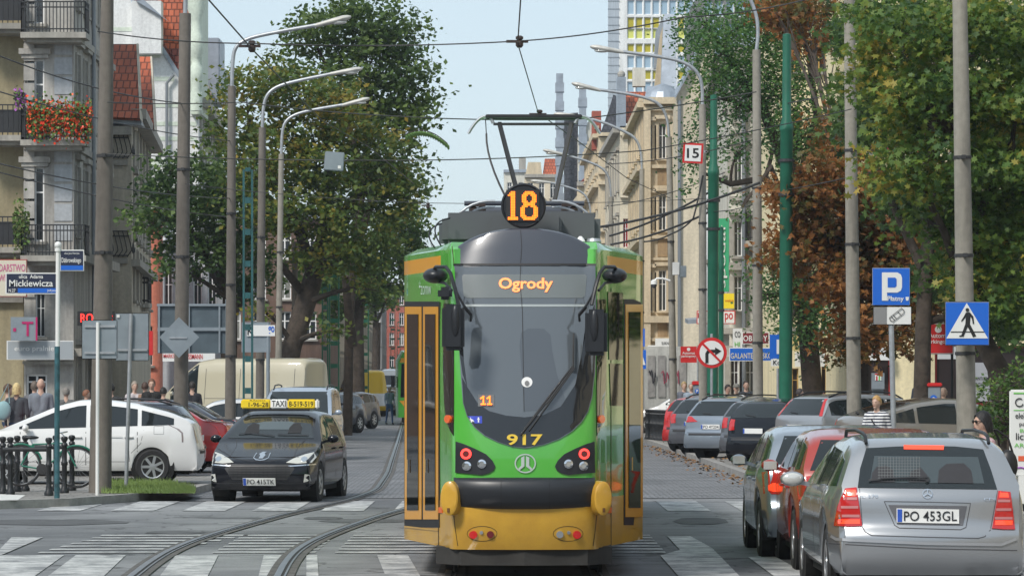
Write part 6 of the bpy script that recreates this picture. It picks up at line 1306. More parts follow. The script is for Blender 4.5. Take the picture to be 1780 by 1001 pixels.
# arching spray of leaves
mb = MB(); cpts = bezier(P(702, 236, 100), P(738, 212, 100), P(778, 250, 100), 18); base = cpts[0].copy()
sp = empty('leaf_spray', base, 0, 'single arching spray of bright leaves sticking out towards the pantograph', 'branch'); mb.tube([p - base for p in cpts], .012, 5); mb.build('stem', m_bark, sp, smooth=60); mb = MB()
for i in range(1, 19):
    for s in (-1, 1, .4): p = cpts[min(i, 18)] - base; mb.add([p, p+Vector((.06, .03*s, -.03-.10*abs(s))), p+Vector((.02, .06*s, -.17*(.7+.3*s))), p+Vector((-.05, .02, -.06))], [(0, 1, 2, 3)])
mb.build('leaf_row', mat('spray leaves', (.10, .2, .04), .5), sp, fixn=False)
# right-hand trees
tree('locust_tree', 'drooping green locust tree hanging over the fifteen sign on the right', [(1420, 760, 103, .3), (1400, 520, 103, .26), (1380, 320, 103, .22), (1330, 200, 103, .14), (1260, 90, 103, .08)],
     [[(1395, 400, 103, .16), (1330, 310, 102, .12), (1270, 320, 102, .08), (1220, 300, 102, .04)], [(1385, 340, 103, .14), (1420, 200, 103, .1), (1400, 60, 103, .06)], [(1390, 420, 103, .12), (1340, 290, 101, .07), (1290, 360, 101, .04)]],
     [(1215, 40, 46, 45, 102, 1.6, 1), (1290, 45, 50, 50, 103, 2, 1), (1360, 50, 50, 50, 103, 2, 1), (1240, 110, 42, 40, 102, 1.6, .9), (1300, 130, 50, 48, 103, 2, .9), (1365, 150, 52, 60, 103, 2, 1), (1225, 170, 26, 22, 102, 1, .5), (1280, 190, 30, 28, 102, 1.2, .5), (1390, 240, 50, 50, 103, 2, .9), (1345, 230, 24, 40, 102, 1, .5), (1215, 240, 34, 34, 101, 1, .5), (1260, 235, 26, 30, 101, 1, .45), (1205, 285, 24, 30, 101, .9, .45), (1290, 260, 26, 26, 102, 1, .4), (1345, 470, 40, 45, 102, 1.4, .8), (1395, 500, 50, 50, 103, 1.8, .9), (1330, 520, 26, 26, 102, 1, .5), (1420, 560, 45, 40, 103, 1.6, .8), (1300, 345, 22, 20, 102, .9, .35), (1375, 560, 34, 26, 102, 1.2, .6), (1330, 10, 60, 30, 103, 2, .9)], lm_loc, .055, 103, droop=.7, seed=41, per=20, clus=.26)
tree('chestnut_tree', 'rust-brown chestnut tree between the green pole and the concrete poles', [(1500, 780, 88, .24), (1495, 600, 88, .2), (1480, 420, 88, .15), (1460, 300, 88, .1)], [[(1490, 480, 88, .12), (1430, 400, 87, .07)], [(1490, 520, 88, .12), (1560, 440, 88, .07)]],
     [(1430, 340, 48, 42, 87, 1.6, .9), (1400, 410, 40, 40, 87, 1.4, .8), (1460, 420, 50, 45, 88, 1.8, .9), (1440, 490, 55, 34, 87, 1.6, .8), (1520, 480, 55, 45, 88, 1.8, .9), (1520, 390, 50, 45, 88, 1.8, .8), (1500, 555, 50, 36, 87, 1.5, .7), (1580, 520, 45, 45, 88, 1.6, .8), (1380, 30, 40, 26, 93, 1.2, .7), (1430, 60, 40, 40, 92, 1.4, .6), (1460, 240, 40, 50, 88, 1.4, .6), (1560, 590, 34, 34, 87, 1.2, .6), (1400, 20, 50, 26, 92, 1.4, .6), (1385, 345, 44, 36, 87, 1.5, 1), (1370, 440, 36, 40, 87, 1.4, .8), (1450, 300, 50, 36, 87, 1.6, 1), (1500, 330, 50, 50, 88, 1.8, 1), (1570, 370, 50, 45, 88, 1.8, 1), (1620, 440, 50, 45, 88, 1.8, 1), (1560, 450, 50, 45, 88, 1.8, 1), (1630, 520, 45, 40, 88, 1.6, .9), (1480, 600, 40, 30, 87, 1.3, .7), (1350, 20, 30, 24, 92, 1.2, .7)], lm_red, .085, 130, seed=51, clus=.3, shape='finger')
tree('maple_tree', 'large green and gold maple filling the upper right of the picture', [(1765, 780, 66, .22), (1735, 640, 66, .2), (1708, 590, 66, .18), (1690, 400, 66, .13), (1660, 200, 66, .13), (1640, 40, 66, .08)], [[(1700, 560, 66, .12), (1640, 400, 65, .07), (1580, 280, 65, .04)], [(1690, 400, 66, .12), (1760, 250, 66, .08)], [(1670, 260, 66, .12), (1590, 150, 65, .07)]],
     [(1560, 60, 70, 60, 65, 1.6, .9), (1640, 40, 70, 60, 66, 1.8, 1), (1740, 50, 80, 60, 66, 1.8, 1), (1550, 170, 60, 60, 65, 1.5, .9), (1630, 160, 70, 65, 65, 1.8, 1), (1720, 170, 75, 65, 66, 1.8, 1), (1790, 180, 60, 80, 66, 1.6, 1), (1560, 290, 60, 55, 65, 1.5, .8), (1640, 290, 70, 60, 65, 1.7, 1), (1730, 300, 70, 60, 66, 1.8, 1), (1790, 330, 60, 60, 66, 1.6, 1), (1680, 410, 60, 55, 66, 1.7, .9), (1760, 430, 60, 60, 66, 1.7, 1), (1720, 520, 60, 45, 66, 1.5, .8), (1665, 470, 40, 36, 65.5, 1.2, .6), (1610, 390, 36, 34, 65.5, 1.1, .5), (1780, 540, 50, 50, 66, 1.4, .9), (1500, 110, 34, 50, 66, 1, .6), (1500, 20, 40, 30, 66, 1.2, .6)], lm_map, .078, 120, seed=61, clus=.26, shape='maple')
tree('maple_tree', 'darker maple standing behind the big maple, filling the gaps above the shop roofs', [(1600, 760, 78, .2), (1605, 560, 78, .17), (1620, 300, 78, .12), (1620, 120, 78, .07)], [[(1610, 420, 78, .12), (1700, 250, 78, .07)], [(1610, 480, 78, .12), (1540, 330, 78, .07)]],
     [(1510, 60, 60, 60, 78, 2, 1), (1600, 60, 70, 60, 79, 2, 1), (1700, 60, 70, 60, 79, 2, 1), (1780, 90, 60, 70, 79, 2, 1), (1500, 190, 55, 70, 78, 2, 1), (1590, 200, 70, 70, 79, 2, 1), (1690, 200, 70, 70, 79, 2, 1), (1780, 260, 60, 80, 79, 2, 1), (1600, 340, 70, 60, 79, 2, 1), (1700, 360, 70, 70, 79, 2, 1), (1780, 430, 60, 80, 79, 2, 1), (1660, 480, 70, 50, 79, 2, .9), (1740, 560, 60, 50, 79, 2, .9)], lm_dark, .105, 78, seed=62, clus=.3, shape='maple')
# hedge / shrub at the right edge
sh = tree('shrub', 'leafy dark shrub at the right edge behind the dark-haired woman', [(1745, 800, 62, .06), (1745, 700, 62, .04)], [], [(1730, 690, 30, 36, 62, .6, 1), (1765, 660, 34, 30, 62, .7, 1), (1770, 710, 40, 36, 62, .7, 1), (1715, 720, 18, 22, 61.5, .4, .8), (1750, 745, 40, 30, 62, .6, 1)], lm_green, .04, 260, seed=71, clus=.12, per=12, cat='bush')
mp_ = bpy.data.objects['maple_tree']; dk_ = bpy.data.objects['roadside_tree']
for i_, (x_, y_) in enumerate(((17.5, 72), (24, 80), (32, 70), (20, 48))): copy_tree(mp_, (x_, y_, .1), R(60*i_+40), 'unseen maple added on the right to darken reflections, number %s along the pavement' % ('one', 'two', 'three', 'four')[i_], 'unseen maples added for reflections')  # out-of-view copies added to darken what the tram's right side reflects
for i_, (x_, y_) in enumerate(((-23, 96), (-31, 88), (-40, 98), (-24, 62))): copy_tree(dk_, (x_, y_, .1), R(70*i_+20), 'unseen dark tree added on the left to darken reflections, number %s along the side street' % ('one', 'two', 'three', 'four')[i_], 'unseen trees added for reflections')  # likewise added out of view, for the tram's left door glass
# ---------------------------------------------------------------- street furniture
m_lamphead = mat('lamp head', (.5, .49, .45), .5, .2, var=.2, vs=4); m_green = mat('traction pole green', (.012, .12, .07), .45, var=.25, vs=1.2); m_teal = mat('lattice pole teal', (.015, .085, .09), .5, var=.3, vs=2)
m_sgrey = mat('sign back grey', (.26, .30, .33), .45, .35, var=.1, vs=3); m_sblue = mat('sign blue', (.01, .12, .55), .4); m_sred = mat('sign red', (.55, .02, .02), .4); m_swhite = mat('sign white face', (.72, .72, .7), .45); m_sblk = mat('sign black', (.01, .01, .01), .5)
m_navy2 = mat('street sign navy', (.02, .025, .055), .4)
m_conc = stucco('pole concrete', (.29, .27, .23), stain=.38); m_conc2 = stucco('shaded pole concrete', (.16, .142, .122), stain=.4)  # second concrete is a darkened copy: shade of the left-hand poles put into colour
RX = Vector((1, 0, 0)); UZ = Vector((0, 0, 1))
def loc(px, Y, z=None): return Vector((PX(px, Y), Y, (.12 if z is None else z) + gz(Y)))
def lamp(name, label, pb, pt, Y, rb, rt, arm, group=None, z0=None):
    """pb/pt: pixel x,y of foot (x only used) and top of the concrete; arm: list of px points of the metal arm, last = lamp tip"""
    root = empty(name, loc(pb, Y, z0), 0, label, 'street lamp' if arm else 'pole', group); o = root.location
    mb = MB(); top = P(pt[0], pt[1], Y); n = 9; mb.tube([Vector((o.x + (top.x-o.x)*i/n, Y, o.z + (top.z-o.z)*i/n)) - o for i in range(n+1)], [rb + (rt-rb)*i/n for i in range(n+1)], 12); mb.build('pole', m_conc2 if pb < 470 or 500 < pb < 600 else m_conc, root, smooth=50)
    if arm:
        pts = [P(a, b, Y) - o for a, b in arm]
        # round the bend
        for _ in range(2):
            q = [pts[0]]
            for a, b in zip(pts, pts[1:]): q += [a.lerp(b, .25), a.lerp(b, .75)]
            pts = q + [pts[-1]]
        mb = MB(); mb.tube(pts, .045, 10); mb.build('arm', m_steel, root, smooth=50)
        d = (pts[-1] - pts[-4]).normalized(); s_ = F/Y; e = pts[-1]; mb = MB(); up = d.cross(Vector((0, 1, 0))).normalized(); up = up if up.z > 0 else -up
        vs = []; prof = [(-.18, .045, .045), (0, .06, .055), (.2, .10, .065), (.5, .11, .075), (.62, .07, .05), (.68, .02, .02)]
        for (t, w_, h_) in prof:
            for k in range(12):
                a = 2*math.pi*k/12; vs.append(e + d*t + Vector((0, 1, 0))*w_*math.cos(a) + up*h_*math.sin(a))
        mb.add(vs, [(i*12+k, i*12+(k+1) % 12, (i+1)*12+(k+1) % 12, (i+1)*12+k) for i in range(5) for k in range(12)] + [tuple(range(12)), tuple(range(60, 72))]); hd = mb.build('lamp_head', m_lamphead, root, smooth=40)
        mb = MB(); mb.sph(e + d*.36 - up*.055, (.2, .085, .05), 12); mb.build('lamp_glass', m_lens2, hd, smooth=60)
    for fz in (.28, .47, .66): mb = MB(); mb.lathe([(rb+(rt-rb)*fz+.012, -.025), (rb+(rt-rb)*fz+.012, .025)], Vector(((top.x-o.x)*fz, 0, (top.z-o.z)*fz)), 'Z', 12); mb.box(*(Vector(((top.x-o.x)*fz, 0, (top.z-o.z)*fz)) + Vector(v) for v in ((-.03, -rb-.06, -.03), (.03, -rb*.5, .03)))); mb.build('band', m_trim, root)
    return root
G1 = 'concrete poles on the left'; G2 = 'concrete poles on the right'
lamp('concrete_pole', 'thick concrete pole rising out of the picture beside the white hatchback', 174, (187, -30), 60.6, .185, .10, None, group=G1)
lamp('concrete_pole', 'dark concrete pole with a thin metal top, second from the left', 313, (322, 24), 74, .15, .115, [(322, 26), (323, -20)], group=G1) 
lamp('street_lamp', 'tallest curved street lamp over the left trees, nearest of its row', 400, (403, 150), 85, .13, .09, [(403, 150), (404, 110), (408, 82), (428, 68), (470, 58), (552, 44), (560, 42)], group='street lamps on the left')
lamp('street_lamp', 'middle curved street lamp of the left row', 451, (456, 222), 99, .12, .095, [(456, 222), (457, 190), (463, 165), (482, 150), (520, 140), (580, 128), (586, 127)], group='street lamps on the left')
lamp('street_lamp', 'pale slender street lamp, lowest of the left row', 482, (489, 268), 111, .10, .08, [(489, 268), (490, 230), (496, 210), (515, 198), (550, 190), (600, 182), (604, 181)], group='street lamps on the left')
lamp('concrete_pole', 'grey pole half hidden behind the leaning tree trunk', 511, (513, 420), 120, .1, .09, None, group=G1)
lamp('concrete_pole', 'pale concrete pole rising behind the pedestrian crossing sign', 1682, (1668, -30), 58, .165, .115, None, group=G2)
lamp('concrete_pole', 'concrete pole left of the parking sign, running out of the picture', 1486, (1476, -30), 71, .15, .105, None, group=G2)
lamp('street_lamp', 'concrete pole with curved steel top between the two green poles', 1318, (1315, 87), 90, .135, .10, [(1315, 87), (1318, 60), (1316, 30), (1305, 0), (1290, -25), (1230, -40)], group='street lamps on the right')
lamp('street_lamp', 'street lamp whose pole carries the red-framed 15 sign', 1222, (1221, 182), 94, .11, .09, [(1221, 182), (1221, 150), (1214, 126), (1190, 108), (1150, 99), (1078, 90), (1072, 89)], group='street lamps on the right')
lamp('street_lamp', 'street lamp with a small white box on its pole, second in the right row', 1172, (1163, 238), 106, .11, .085, [(1163, 238), (1161, 208), (1150, 184), (1130, 172), (1090, 163), (1038, 156), (1034, 155)], group='street lamps on the right')
lamp('street_lamp', 'street lamp arching behind the pantograph, third in the right row', 1113, (1116, 294), 117, .10, .08, [(1116, 294), (1115, 265), (1106, 240), (1080, 226), (1050, 213), (1010, 203), (1000, 202)], group='street lamps on the right')
lamp('street_lamp', 'small street lamp, pale head left of the pantograph arm, fourth in the right row', 1064, (1062, 342), 135, .10, .075, [(1062, 342), (1060, 310), (1048, 292), (1020, 280), (985, 270), (976, 268)], group='street lamps on the right')
lamp('street_lamp', 'farthest street lamp curving just above the tram roof', 1030, (1028, 400), 160, .10, .07, [(1028, 400), (1026, 355), (1015, 335), (990, 326), (960, 318), (950, 317)], group='street lamps on the right')
# green traction poles
def gpole(name, label, px0, px1, ptop, Y, r0, r1, step, m, group):
    root = empty(name, loc(px0, Y), 0, label, 'pole', group); o = root.location; t = P(px1, ptop, Y) - o; s = P((px0+px1)/2, step, Y) - o
    mb = MB(); mb.lathe([(r0, 0), (r0*.95, s.z), (r0*1.05, s.z+.02), (r0*1.02, s.z+.12), (r1, s.z+.3), (r1*.95, t.z), (.01, t.z+.02)], (0, 0, 0), 'Z', 18)
    mb.v = [(v[0] + t.x*v[2]/t.z, v[1], v[2]) for v in mb.v]; mb.build('pole', m, root, smooth=40)
    mb = MB(); mb.lathe([(r0*1.15, 0), (r0*1.15, 1.1), (r0, 1.15)], (0, 0, 0), 'Z', 18); mb.build('pole_foot', mat('bare pole foot', (.07, .075, .06), .8, var=.4, vs=3), root, smooth=40)
    for q in (.62, .7): mb = MB(); mb.lathe([(r0*1.2, t.z*q), (r0*1.2, t.z*q+.07)], (t.x*q, 0, 0), 'Z', 14); mb.build('band', m_trim, root)
    return root
gpole('traction_pole', 'thick green traction pole in front of the blue parking sign', 1365, 1368, 60, 86, .155, .105, 228, m_green, 'green traction poles')
gpole('traction_pole', 'green traction pole beside the no-right-turn sign', 1238, 1241, 166, 98, .15, .10, 305, m_green, 'green traction poles')
gpole('traction_pole', 'thin green pole squeezed right behind the green pole by the round sign', 1253, 1254, 395, 99.5, .07, .06, 470, m_green, 'green traction poles')
gpole('traction_pole', 'short green pole beyond the pay parking sign', 1606, 1606, 540, 88, .09, .08, 640, m_green, 'green traction poles')
def lattice(label, px, ptop, Y, w_, group='lattice traction poles'):
    root = empty('lattice_pole', loc(px, Y, .1), 0, label, 'pole', group); H = P(px, ptop, Y).z - root.location.z; mb = MB()
    for sx in (-1, 1): mb.box((sx*w_-.025, -.05, 0), (sx*w_+.025, .05, H))
    k = int(H/.75)
    for i in range(k+1): mb.box((-w_+.035, -.05, H*i/k-.05), (w_-.035, .05, H*i/k+.1 if i < k else H*i/k+.05))
    mb.build('lattice_frame', m_teal if Y < 110 else m_green, root); return root
lattice('teal lattice pole nearest, behind the taxi sign', 431, 295, 93, .105)
lattice('green lattice pole right of the leaning trunk', 581, 480, 130, .16); lattice('pale green lattice pole just left of the second lattice pole', 565, 500, 140, .10); lattice('green lattice pole far down beside the yellow van', 635, 530, 175, .14)
lattice('thin far green pole against the red brick building', 683, 540, 300, .16); lattice('farthest green pole near the tram door', 693, 560, 360, .14); lattice('green lattice pole behind the small roadside tree', 610, 560, 200, .12)
# ---- sign helper: posts and plates facing the camera
def sign(name, label, Y, post=None, cat='sign', group=None, base=None):
    """post: (px, py_top, radius, material)"""
    root = empty(name, base or loc(post[0], Y), 0, label, cat, group)
    if post: mb = MB(); zt = PZ(post[1], Y) - root.location.z; mb.tube([(0, 0, 0), (PX(post[4] if len(post) > 4 else post[0], Y)-root.location.x, 0, zt)], post[2], 12); mb.build('post', post[3], root, smooth=50)
    return root
def plate(root, nm, x0, y0, x1, y1, Y, m, th=.02, bev=.0, parent=None, tilt=0):
    o = root.location; a = P(x0, y1, Y); b = P(x1, y0, Y); mb = MB(); c = (a+b)/2 - o; u = RX*((b.x-a.x)/2); v = UZ*((b.z-a.z)/2)
    if tilt: rt_ = Matrix.Rotation(tilt, 3, 'Y'); u = rt_ @ u; v = rt_ @ v
    mb.obox(c, u, Vector((0, th/2, 0)), v); return mb.build(nm, m, parent or root, bevel=bev)
def words(root, nm, txt, x0, y0, x1, y1, Y, m, parent, off=.01, bold=.0):
    a = P(x0, y1, Y - off) - root.location; b = P(x1, y0, Y-off) - root.location; return text_obj(nm, txt, a, RX, UZ, b.x-a.x, b.z-a.z, m, parent, bold)
def poly(root, nm, pts, Y, m, parent, off=.01): 
    mb = MB(); v2 = [(p[0], -p[1]) for p in pts]; vs, _, fs, *_ = delaunay_2d_cdt([Vector(p) for p in v2], [(i, (i+1) % len(v2)) for i in range(len(v2))], [], 1, 1e-6)
    mb.add([P(v[0], -v[1], Y-off) - root.location for v in vs], fs); return mb.build(nm, m, parent, fixn=False)
# street name post
Y = 57.6; r = sign('street_name_sign', 'street name post with two navy plates Mickiewicza and Dąbrowskiego above the bicycle', Y, (99, 432, .035, m_swhite, 101)); mb = MB(); mb.tube([(0, 0, 0), (.005, 0, PZ(602, Y)-r.location.z)], .042, 12); mb.build('post_sleeve', mat('post teal', (.03, .10, .12), .5, var=.5, vs=7), r, smooth=50); mb = MB(); mb.sph(P(101, 426, Y)-r.location, .055, 14); mb.lathe([(.05, 0), (.05, .05)], P(101, 437, Y)-r.location, 'Z', 12); mb.build('ball_finial', m_swhite, r, smooth=60)
p_ = plate(r, 'name_plate', 9.5, 474, 99, 511, Y, m_swhite, .02); q = plate(r, 'plate_face', 11.5, 476, 98, 509, Y-.012, m_navy2, .004, parent=p_); plate(r, 'blue_band', 31, 501, 98, 509, Y-.016, m_sblue, .003, parent=p_)
for t, a, b, c, d in (('ulica  Adama', 33, 477.5, 75, 484), ('Mickiewicza', 16, 486.5, 92, 498), ('N.27', 15, 502, 27, 507.5), ('Jeżyce', 82, 502.5, 97, 507.5)): words(r, 'sign_text', t, a, b, c, d, Y, m_swhite, p_, .025, .012)
p_ = plate(r, 'name_plate', 104, 434, 146, 471, Y, m_swhite, .02); plate(r, 'plate_face', 105.5, 436, 144.5, 469.5, Y-.012, m_navy2, .004, parent=p_); plate(r, 'blue_band', 105.5, 461.5, 144.5, 469.5, Y-.016, m_sblue, .003, parent=p_)
words(r, 'sign_text', 'ulica Jana Henryka', 112, 438.5, 138, 443, Y, m_swhite, p_, .025); words(r, 'sign_text', 'Dąbrowskiego', 107, 448, 141, 459, Y, m_swhite, p_, .025, .01)
# backs of signs on posts
Y = 59.2; r = sign('road_sign', 'back of a grey sign on a pale post before the thick concrete pole', Y, (169, 560, .028, m_swhite, 170)); plate(r, 'sign_plate', 142, 556, 204, 624, Y+.04, m_sgrey, .02, .02); plate(r, 'cross_bar', 147, 565, 200, 569, Y+.015, m_steel, .02); plate(r, 'cross_bar', 147, 611, 200, 615, Y+.015, m_steel, .02)
Y = 62; r = sign('road_sign', 'back of a larger grey sign just right of the thick concrete pole', Y, (219, 545, .032, m_steel, 228)); plate(r, 'sign_plate', 200, 544, 259, 627, Y+.05, m_sgrey, .02, .02); plate(r, 'cross_bar', 204, 606, 256, 610, Y+.02, m_steel, .02); plate(r, 'sticker', 203, 547, 208, 552, Y+.03, m_swhite, .02)
Y = 73.6; r = sign('road_sign', 'diamond-shaped sign seen from behind on the dark concrete pole', Y, None, base=P(311, 586, Y)); mb = MB(); mb.prism([P(*q, Y-.16)-r.location for q in ((277, 586), (311, 551), (346, 586), (311, 622))], (0, .02, 0)); mb.build('sign_plate', m_sgrey, r); mb = MB(); mb.box((-.17, -.18, -.03), (.17, .14, .0)); mb.build('clamp', m_steel, r)
Y = 86.5; r = sign('direction_board', 'big dark grey direction board seen from behind with framing bars', Y, (397, 520, .07, m_sgrey)); plate(r, 'board', 274, 531, 395, 614, Y+.05, mat('board back', (.09, .12, .14), .5, .2, var=.15), .04); plate(r, 'frame', 274, 569, 396, 575, Y, m_sgrey, .05); 
for a in (275, 327, 380): plate(r, 'frame', a, 531, a+3, 613, Y-.01, m_sgrey, .04)
plate(r, 'frame', 273, 528, 396, 532, Y-.01, m_sgrey, .06)
Y = 98; r = sign('direction_board', 'smaller grey board with blue writing behind the slim lamp posts', Y, (466, 560, .05, m_sgrey)); plate(r, 'board', 420, 560, 470, 612, Y, m_sgrey, .04); p_ = plate(r, 'name_panel', 429, 565, 478, 584, Y-.05, m_swhite, .02); words(r, 'sign_text', 'K', 430, 567, 441, 582, Y-.06, m_ink, p_, .01, .02); words(r, 'sign_text', 'go', 466, 567, 477, 582, Y-.06, m_sblue, p_, .01, .02)
Y = 50; base = P(581, 265, Y); r = sign('hanging_sign', 'grey square box sign hanging from the span wire before the yellowing tree', Y, None, base=base); mb = MB(); mb.obox((0, 0, -.12), (.13, 0, -.01), (0, .03, 0), (.01, 0, .125)); mb.build('sign_box', m_sgrey, r, bevel=.01); mb = MB(); mb.box((.05, -.035, -.22), (.09, -.031, -.18)); mb.build('sticker', m_swhite, r)
# right hand signs
Y = 93.3; r = sign('speed_sign', 'white square sign with red border reading 15 on the lamp pole', Y, None, base=P(1204, 266, Y)); rt_ = R(3)
p_ = plate(r, 'sign_plate', 1187, 249, 1222, 284, Y-.0, m_sred, .02, tilt=rt_); plate(r, 'sign_face', 1190.5, 252.5, 1218.5, 280.5, Y-.014, m_swhite, .006, parent=p_, tilt=rt_); words(r, 'sign_text', '15', 1194, 258, 1215, 275, Y, m_sblk, p_, .022, .02); plate(r, 'clamp', 1216, 262, 1226, 266, Y+.06, m_steel, .1)
Y = 93.2; r = sign('no_right_turn_sign', 'round white sign with red ring barring a right turn arrow', Y, (1237, 580, .035, m_steel))
def disc(root, nm, cx, cy, rr, Y, m, parent=None, off=0): mb = MB(); mb.lathe([(.001, -.008), (rr*Y/F, -.008), (rr*Y/F, .008), (.001, .008)], P(cx, cy, Y-off)-root.location, 'Y', 40); return mb.build(nm, m, parent or root, smooth=30)
d_ = disc(r, 'sign_plate', 1237, 613, 26.5, Y-.05, m_sred); f_ = disc(r, 'sign_face', 1237, 613, 21, Y-.05, m_swhite, d_, .014)
poly(r, 'arrow', [(1226, 631), (1226, 614), (1229, 609), (1232, 607.5), (1243, 607.5), (1243, 603.5), (1254, 610, ), (1243, 617.5), (1243, 613), (1233, 613), (1231.5, 615), (1231.5, 631)], Y-.05, m_sblk, d_, .03); poly(r, 'bar', [(1220, 598.5), (1223, 596), (1254, 627.5), (1251.5, 630)], Y-.05, m_sred, d_, .036)
Y = 61.5; r = sign('parking_sign', 'blue paid parking sign with a big white P above a small plate showing a car', Y, (1556, 560, .045, m_steel, 1549)); p_ = plate(r, 'sign_plate', 1515.5, 465, 1582.5, 531.5, Y-.05, m_swhite, .02, .01); plate(r, 'sign_face', 1517, 466.5, 1581, 530, Y-.065, m_sblue, .006, parent=p_)
poly(r, 'letter_p', [(1533, 473.5), (1560, 473.5), (1566, 477), (1568, 483), (1568, 499), (1566, 505), (1560, 508.5), (1542, 508.5), (1542, 522.5), (1533, 522.5)], Y-.065, m_swhite, p_, .01); poly(r, 'letter_counter', [(1543, 482.5), (1556, 482.5), (1558.5, 485), (1558.5, 497), (1556, 499.5), (1543, 499.5)], Y-.065, m_sblue, p_, .016)
words(r, 'sign_text', 'Płatny', 1542.5, 514.5, 1571, 525.5, Y-.065, m_swhite, p_, .012, .015); poly(r, 'coin_symbol', [(1574, 516), (1580, 516), (1579, 522.5), (1575, 522.5)], Y-.065, m_swhite, p_, .01)
q = plate(r, 'small_plate', 1517.5, 532.5, 1584.5, 564.5, Y-.05, m_swhite, .02, .01); plate(r, 'grey_half', 1518.5, 533.5, 1541.5, 563.5, Y-.065, mat('plate grey', (.22, .22, .22), .5), .004, parent=q)
mb = MB(); cpt = [(1546, 552), (1567, 535.5), (1572, 540), (1571, 544), (1552, 559), (1547, 556), (1546, 552)]; cpl = [(1552, 547), (1558, 553)]; cp3 = [(1560, 541), (1566, 547)]
for ln in (cpt, cpl, cp3, [(1549, 550), (1555, 556)]):
    for a, b in zip(ln, ln[1:]): mb.bar(P(*a, Y-.075)-r.location, P(*b, Y-.075)-r.location, .008)
mb.build('car_symbol', m_sblk, q)
Y = 57.6; r = sign('pedestrian_crossing_sign', 'blue square crossing sign with a walking figure in a white triangle on the concrete pole', Y, None, base=P(1681, 562, Y-.22)); Yp = Y-.24; p_ = plate(r, 'sign_plate', 1642.5, 524, 1720, 600.5, Yp, m_swhite, .02, .01); plate(r, 'sign_face', 1644, 525.5, 1718.5, 599, Yp-.014, m_sblue, .005, parent=p_)
poly(r, 'triangle', [(1680.5, 526.5), (1717.5, 588), (1645, 588)], Yp-.014, m_swhite, p_, .01); disc(r, 'figure_head', 1681.5, 538.5, 3.1, Yp-.02, m_sblk, p_, .01)
for nm, pts in (('figure', [(1679, 543), (1686, 543), (1692, 550), (1693.5, 563), (1691, 563), (1689.5, 554), (1687, 550), (1686, 563), (1697, 584), (1691, 586), (1690, 583), (1682, 568), (1675, 585), (1667.5, 585), (1667.5, 583), (1671, 582.5), (1678, 563), (1679, 551), (1674, 557), (1671, 559.5), (1671, 557), (1676, 549)]), ('line', [(1653, 576), (1711, 576), (1711.5, 577.6), (1652, 577.6)])): poly(r, nm, pts, Yp-.014, m_sblk, p_, .016 if nm == 'line' else .018)
mb = MB(); mb.box((-.2, .05, .05), (.2, .22, .08)); mb.box((-.2, .05, -.1), (.2, .22, -.07)); mb.build('clamp', m_steel, r)
Y = 79; r = sign('parking_meter_sign', 'red sign Automat parkingowy behind the crossing sign', Y, (1655, 600, .03, m_sblk)); p_ = plate(r, 'sign_plate', 1605, 561.5, 1658, 615.5, Y-.05, m_swhite, .02, .01); plate(r, 'sign_face', 1607, 563.5, 1656, 613.5, Y-.064, m_sred, .004, parent=p_); disc(r, 'emblem', 1631, 572.5, 6, Y-.066, m_swhite, p_, .006); words(r, 'sign_text', 'Automat', 1614.5, 579, 1652, 587, Y-.07, m_swhite, p_, .01, .01); words(r, 'sign_text', 'parkingowy', 1609.5, 590, 1655, 599, Y-.07, m_swhite, p_, .01, .01); mb = MB(); mb.tube([(-.32-.28, .05, -.0), (-.6, .05, PZ(566, Y)-r.location.z)], .05, 10); mb.build('back_post', m_steel, r, smooth=50)
Y = 112; r = sign('parking_meter_sign', 'red sign Automat parkingowy farther off, left of the round no-turn sign', Y, (1213, 600, .03, m_steel)); p_ = plate(r, 'sign_plate', 1183, 602, 1211, 630, Y, m_sred, .02); disc(r, 'emblem', 1197, 607, 3, Y-.02, m_swhite, p_); words(r, 'sign_text', 'Automat', 1186, 611, 1208, 615.5, Y-.01, m_swhite, p_, .012, .01); words(r, 'sign_text', 'parkingowy', 1184.5, 616.5, 1209.5, 622, Y-.01, m_swhite, p_, .012, .01)
Y = 88; r = sign('parking_sign', 'blue P sign with a small plate reading Ko, half behind the thick green pole', Y, (1352, 640, .03, m_steel)); p_ = plate(r, 'sign_plate', 1338, 581.5, 1362, 623, Y-.03, m_sblue, .02); words(r, 'letter_p', 'P', 1350, 590, 1368, 615, Y-.04, m_swhite, p_, .01, .03); q = plate(r, 'small_plate', 1340, 624, 1366, 636, Y-.03, m_swhite, .02); words(r, 'sign_text', 'Ko', 1344, 626, 1357, 634, Y-.04, m_sblk, q, .01, .01)
Y = 100; r = sign('crossing_sign', 'small blue pedestrian sign beside the right edge of the tram', Y, (1116, 560, .035, m_steel)); plate(r, 'sign_plate', 1114, 571, 1121, 602, Y-.04, m_sblue, .02); p_ = plate(r, 'sign_plate', 1112, 608, 1123, 641, Y-.04, m_sblue, .02); poly(r, 'triangle', [(1117, 618), (1122, 634), (1113, 634)], Y-.05, m_swhite, p_, .012)
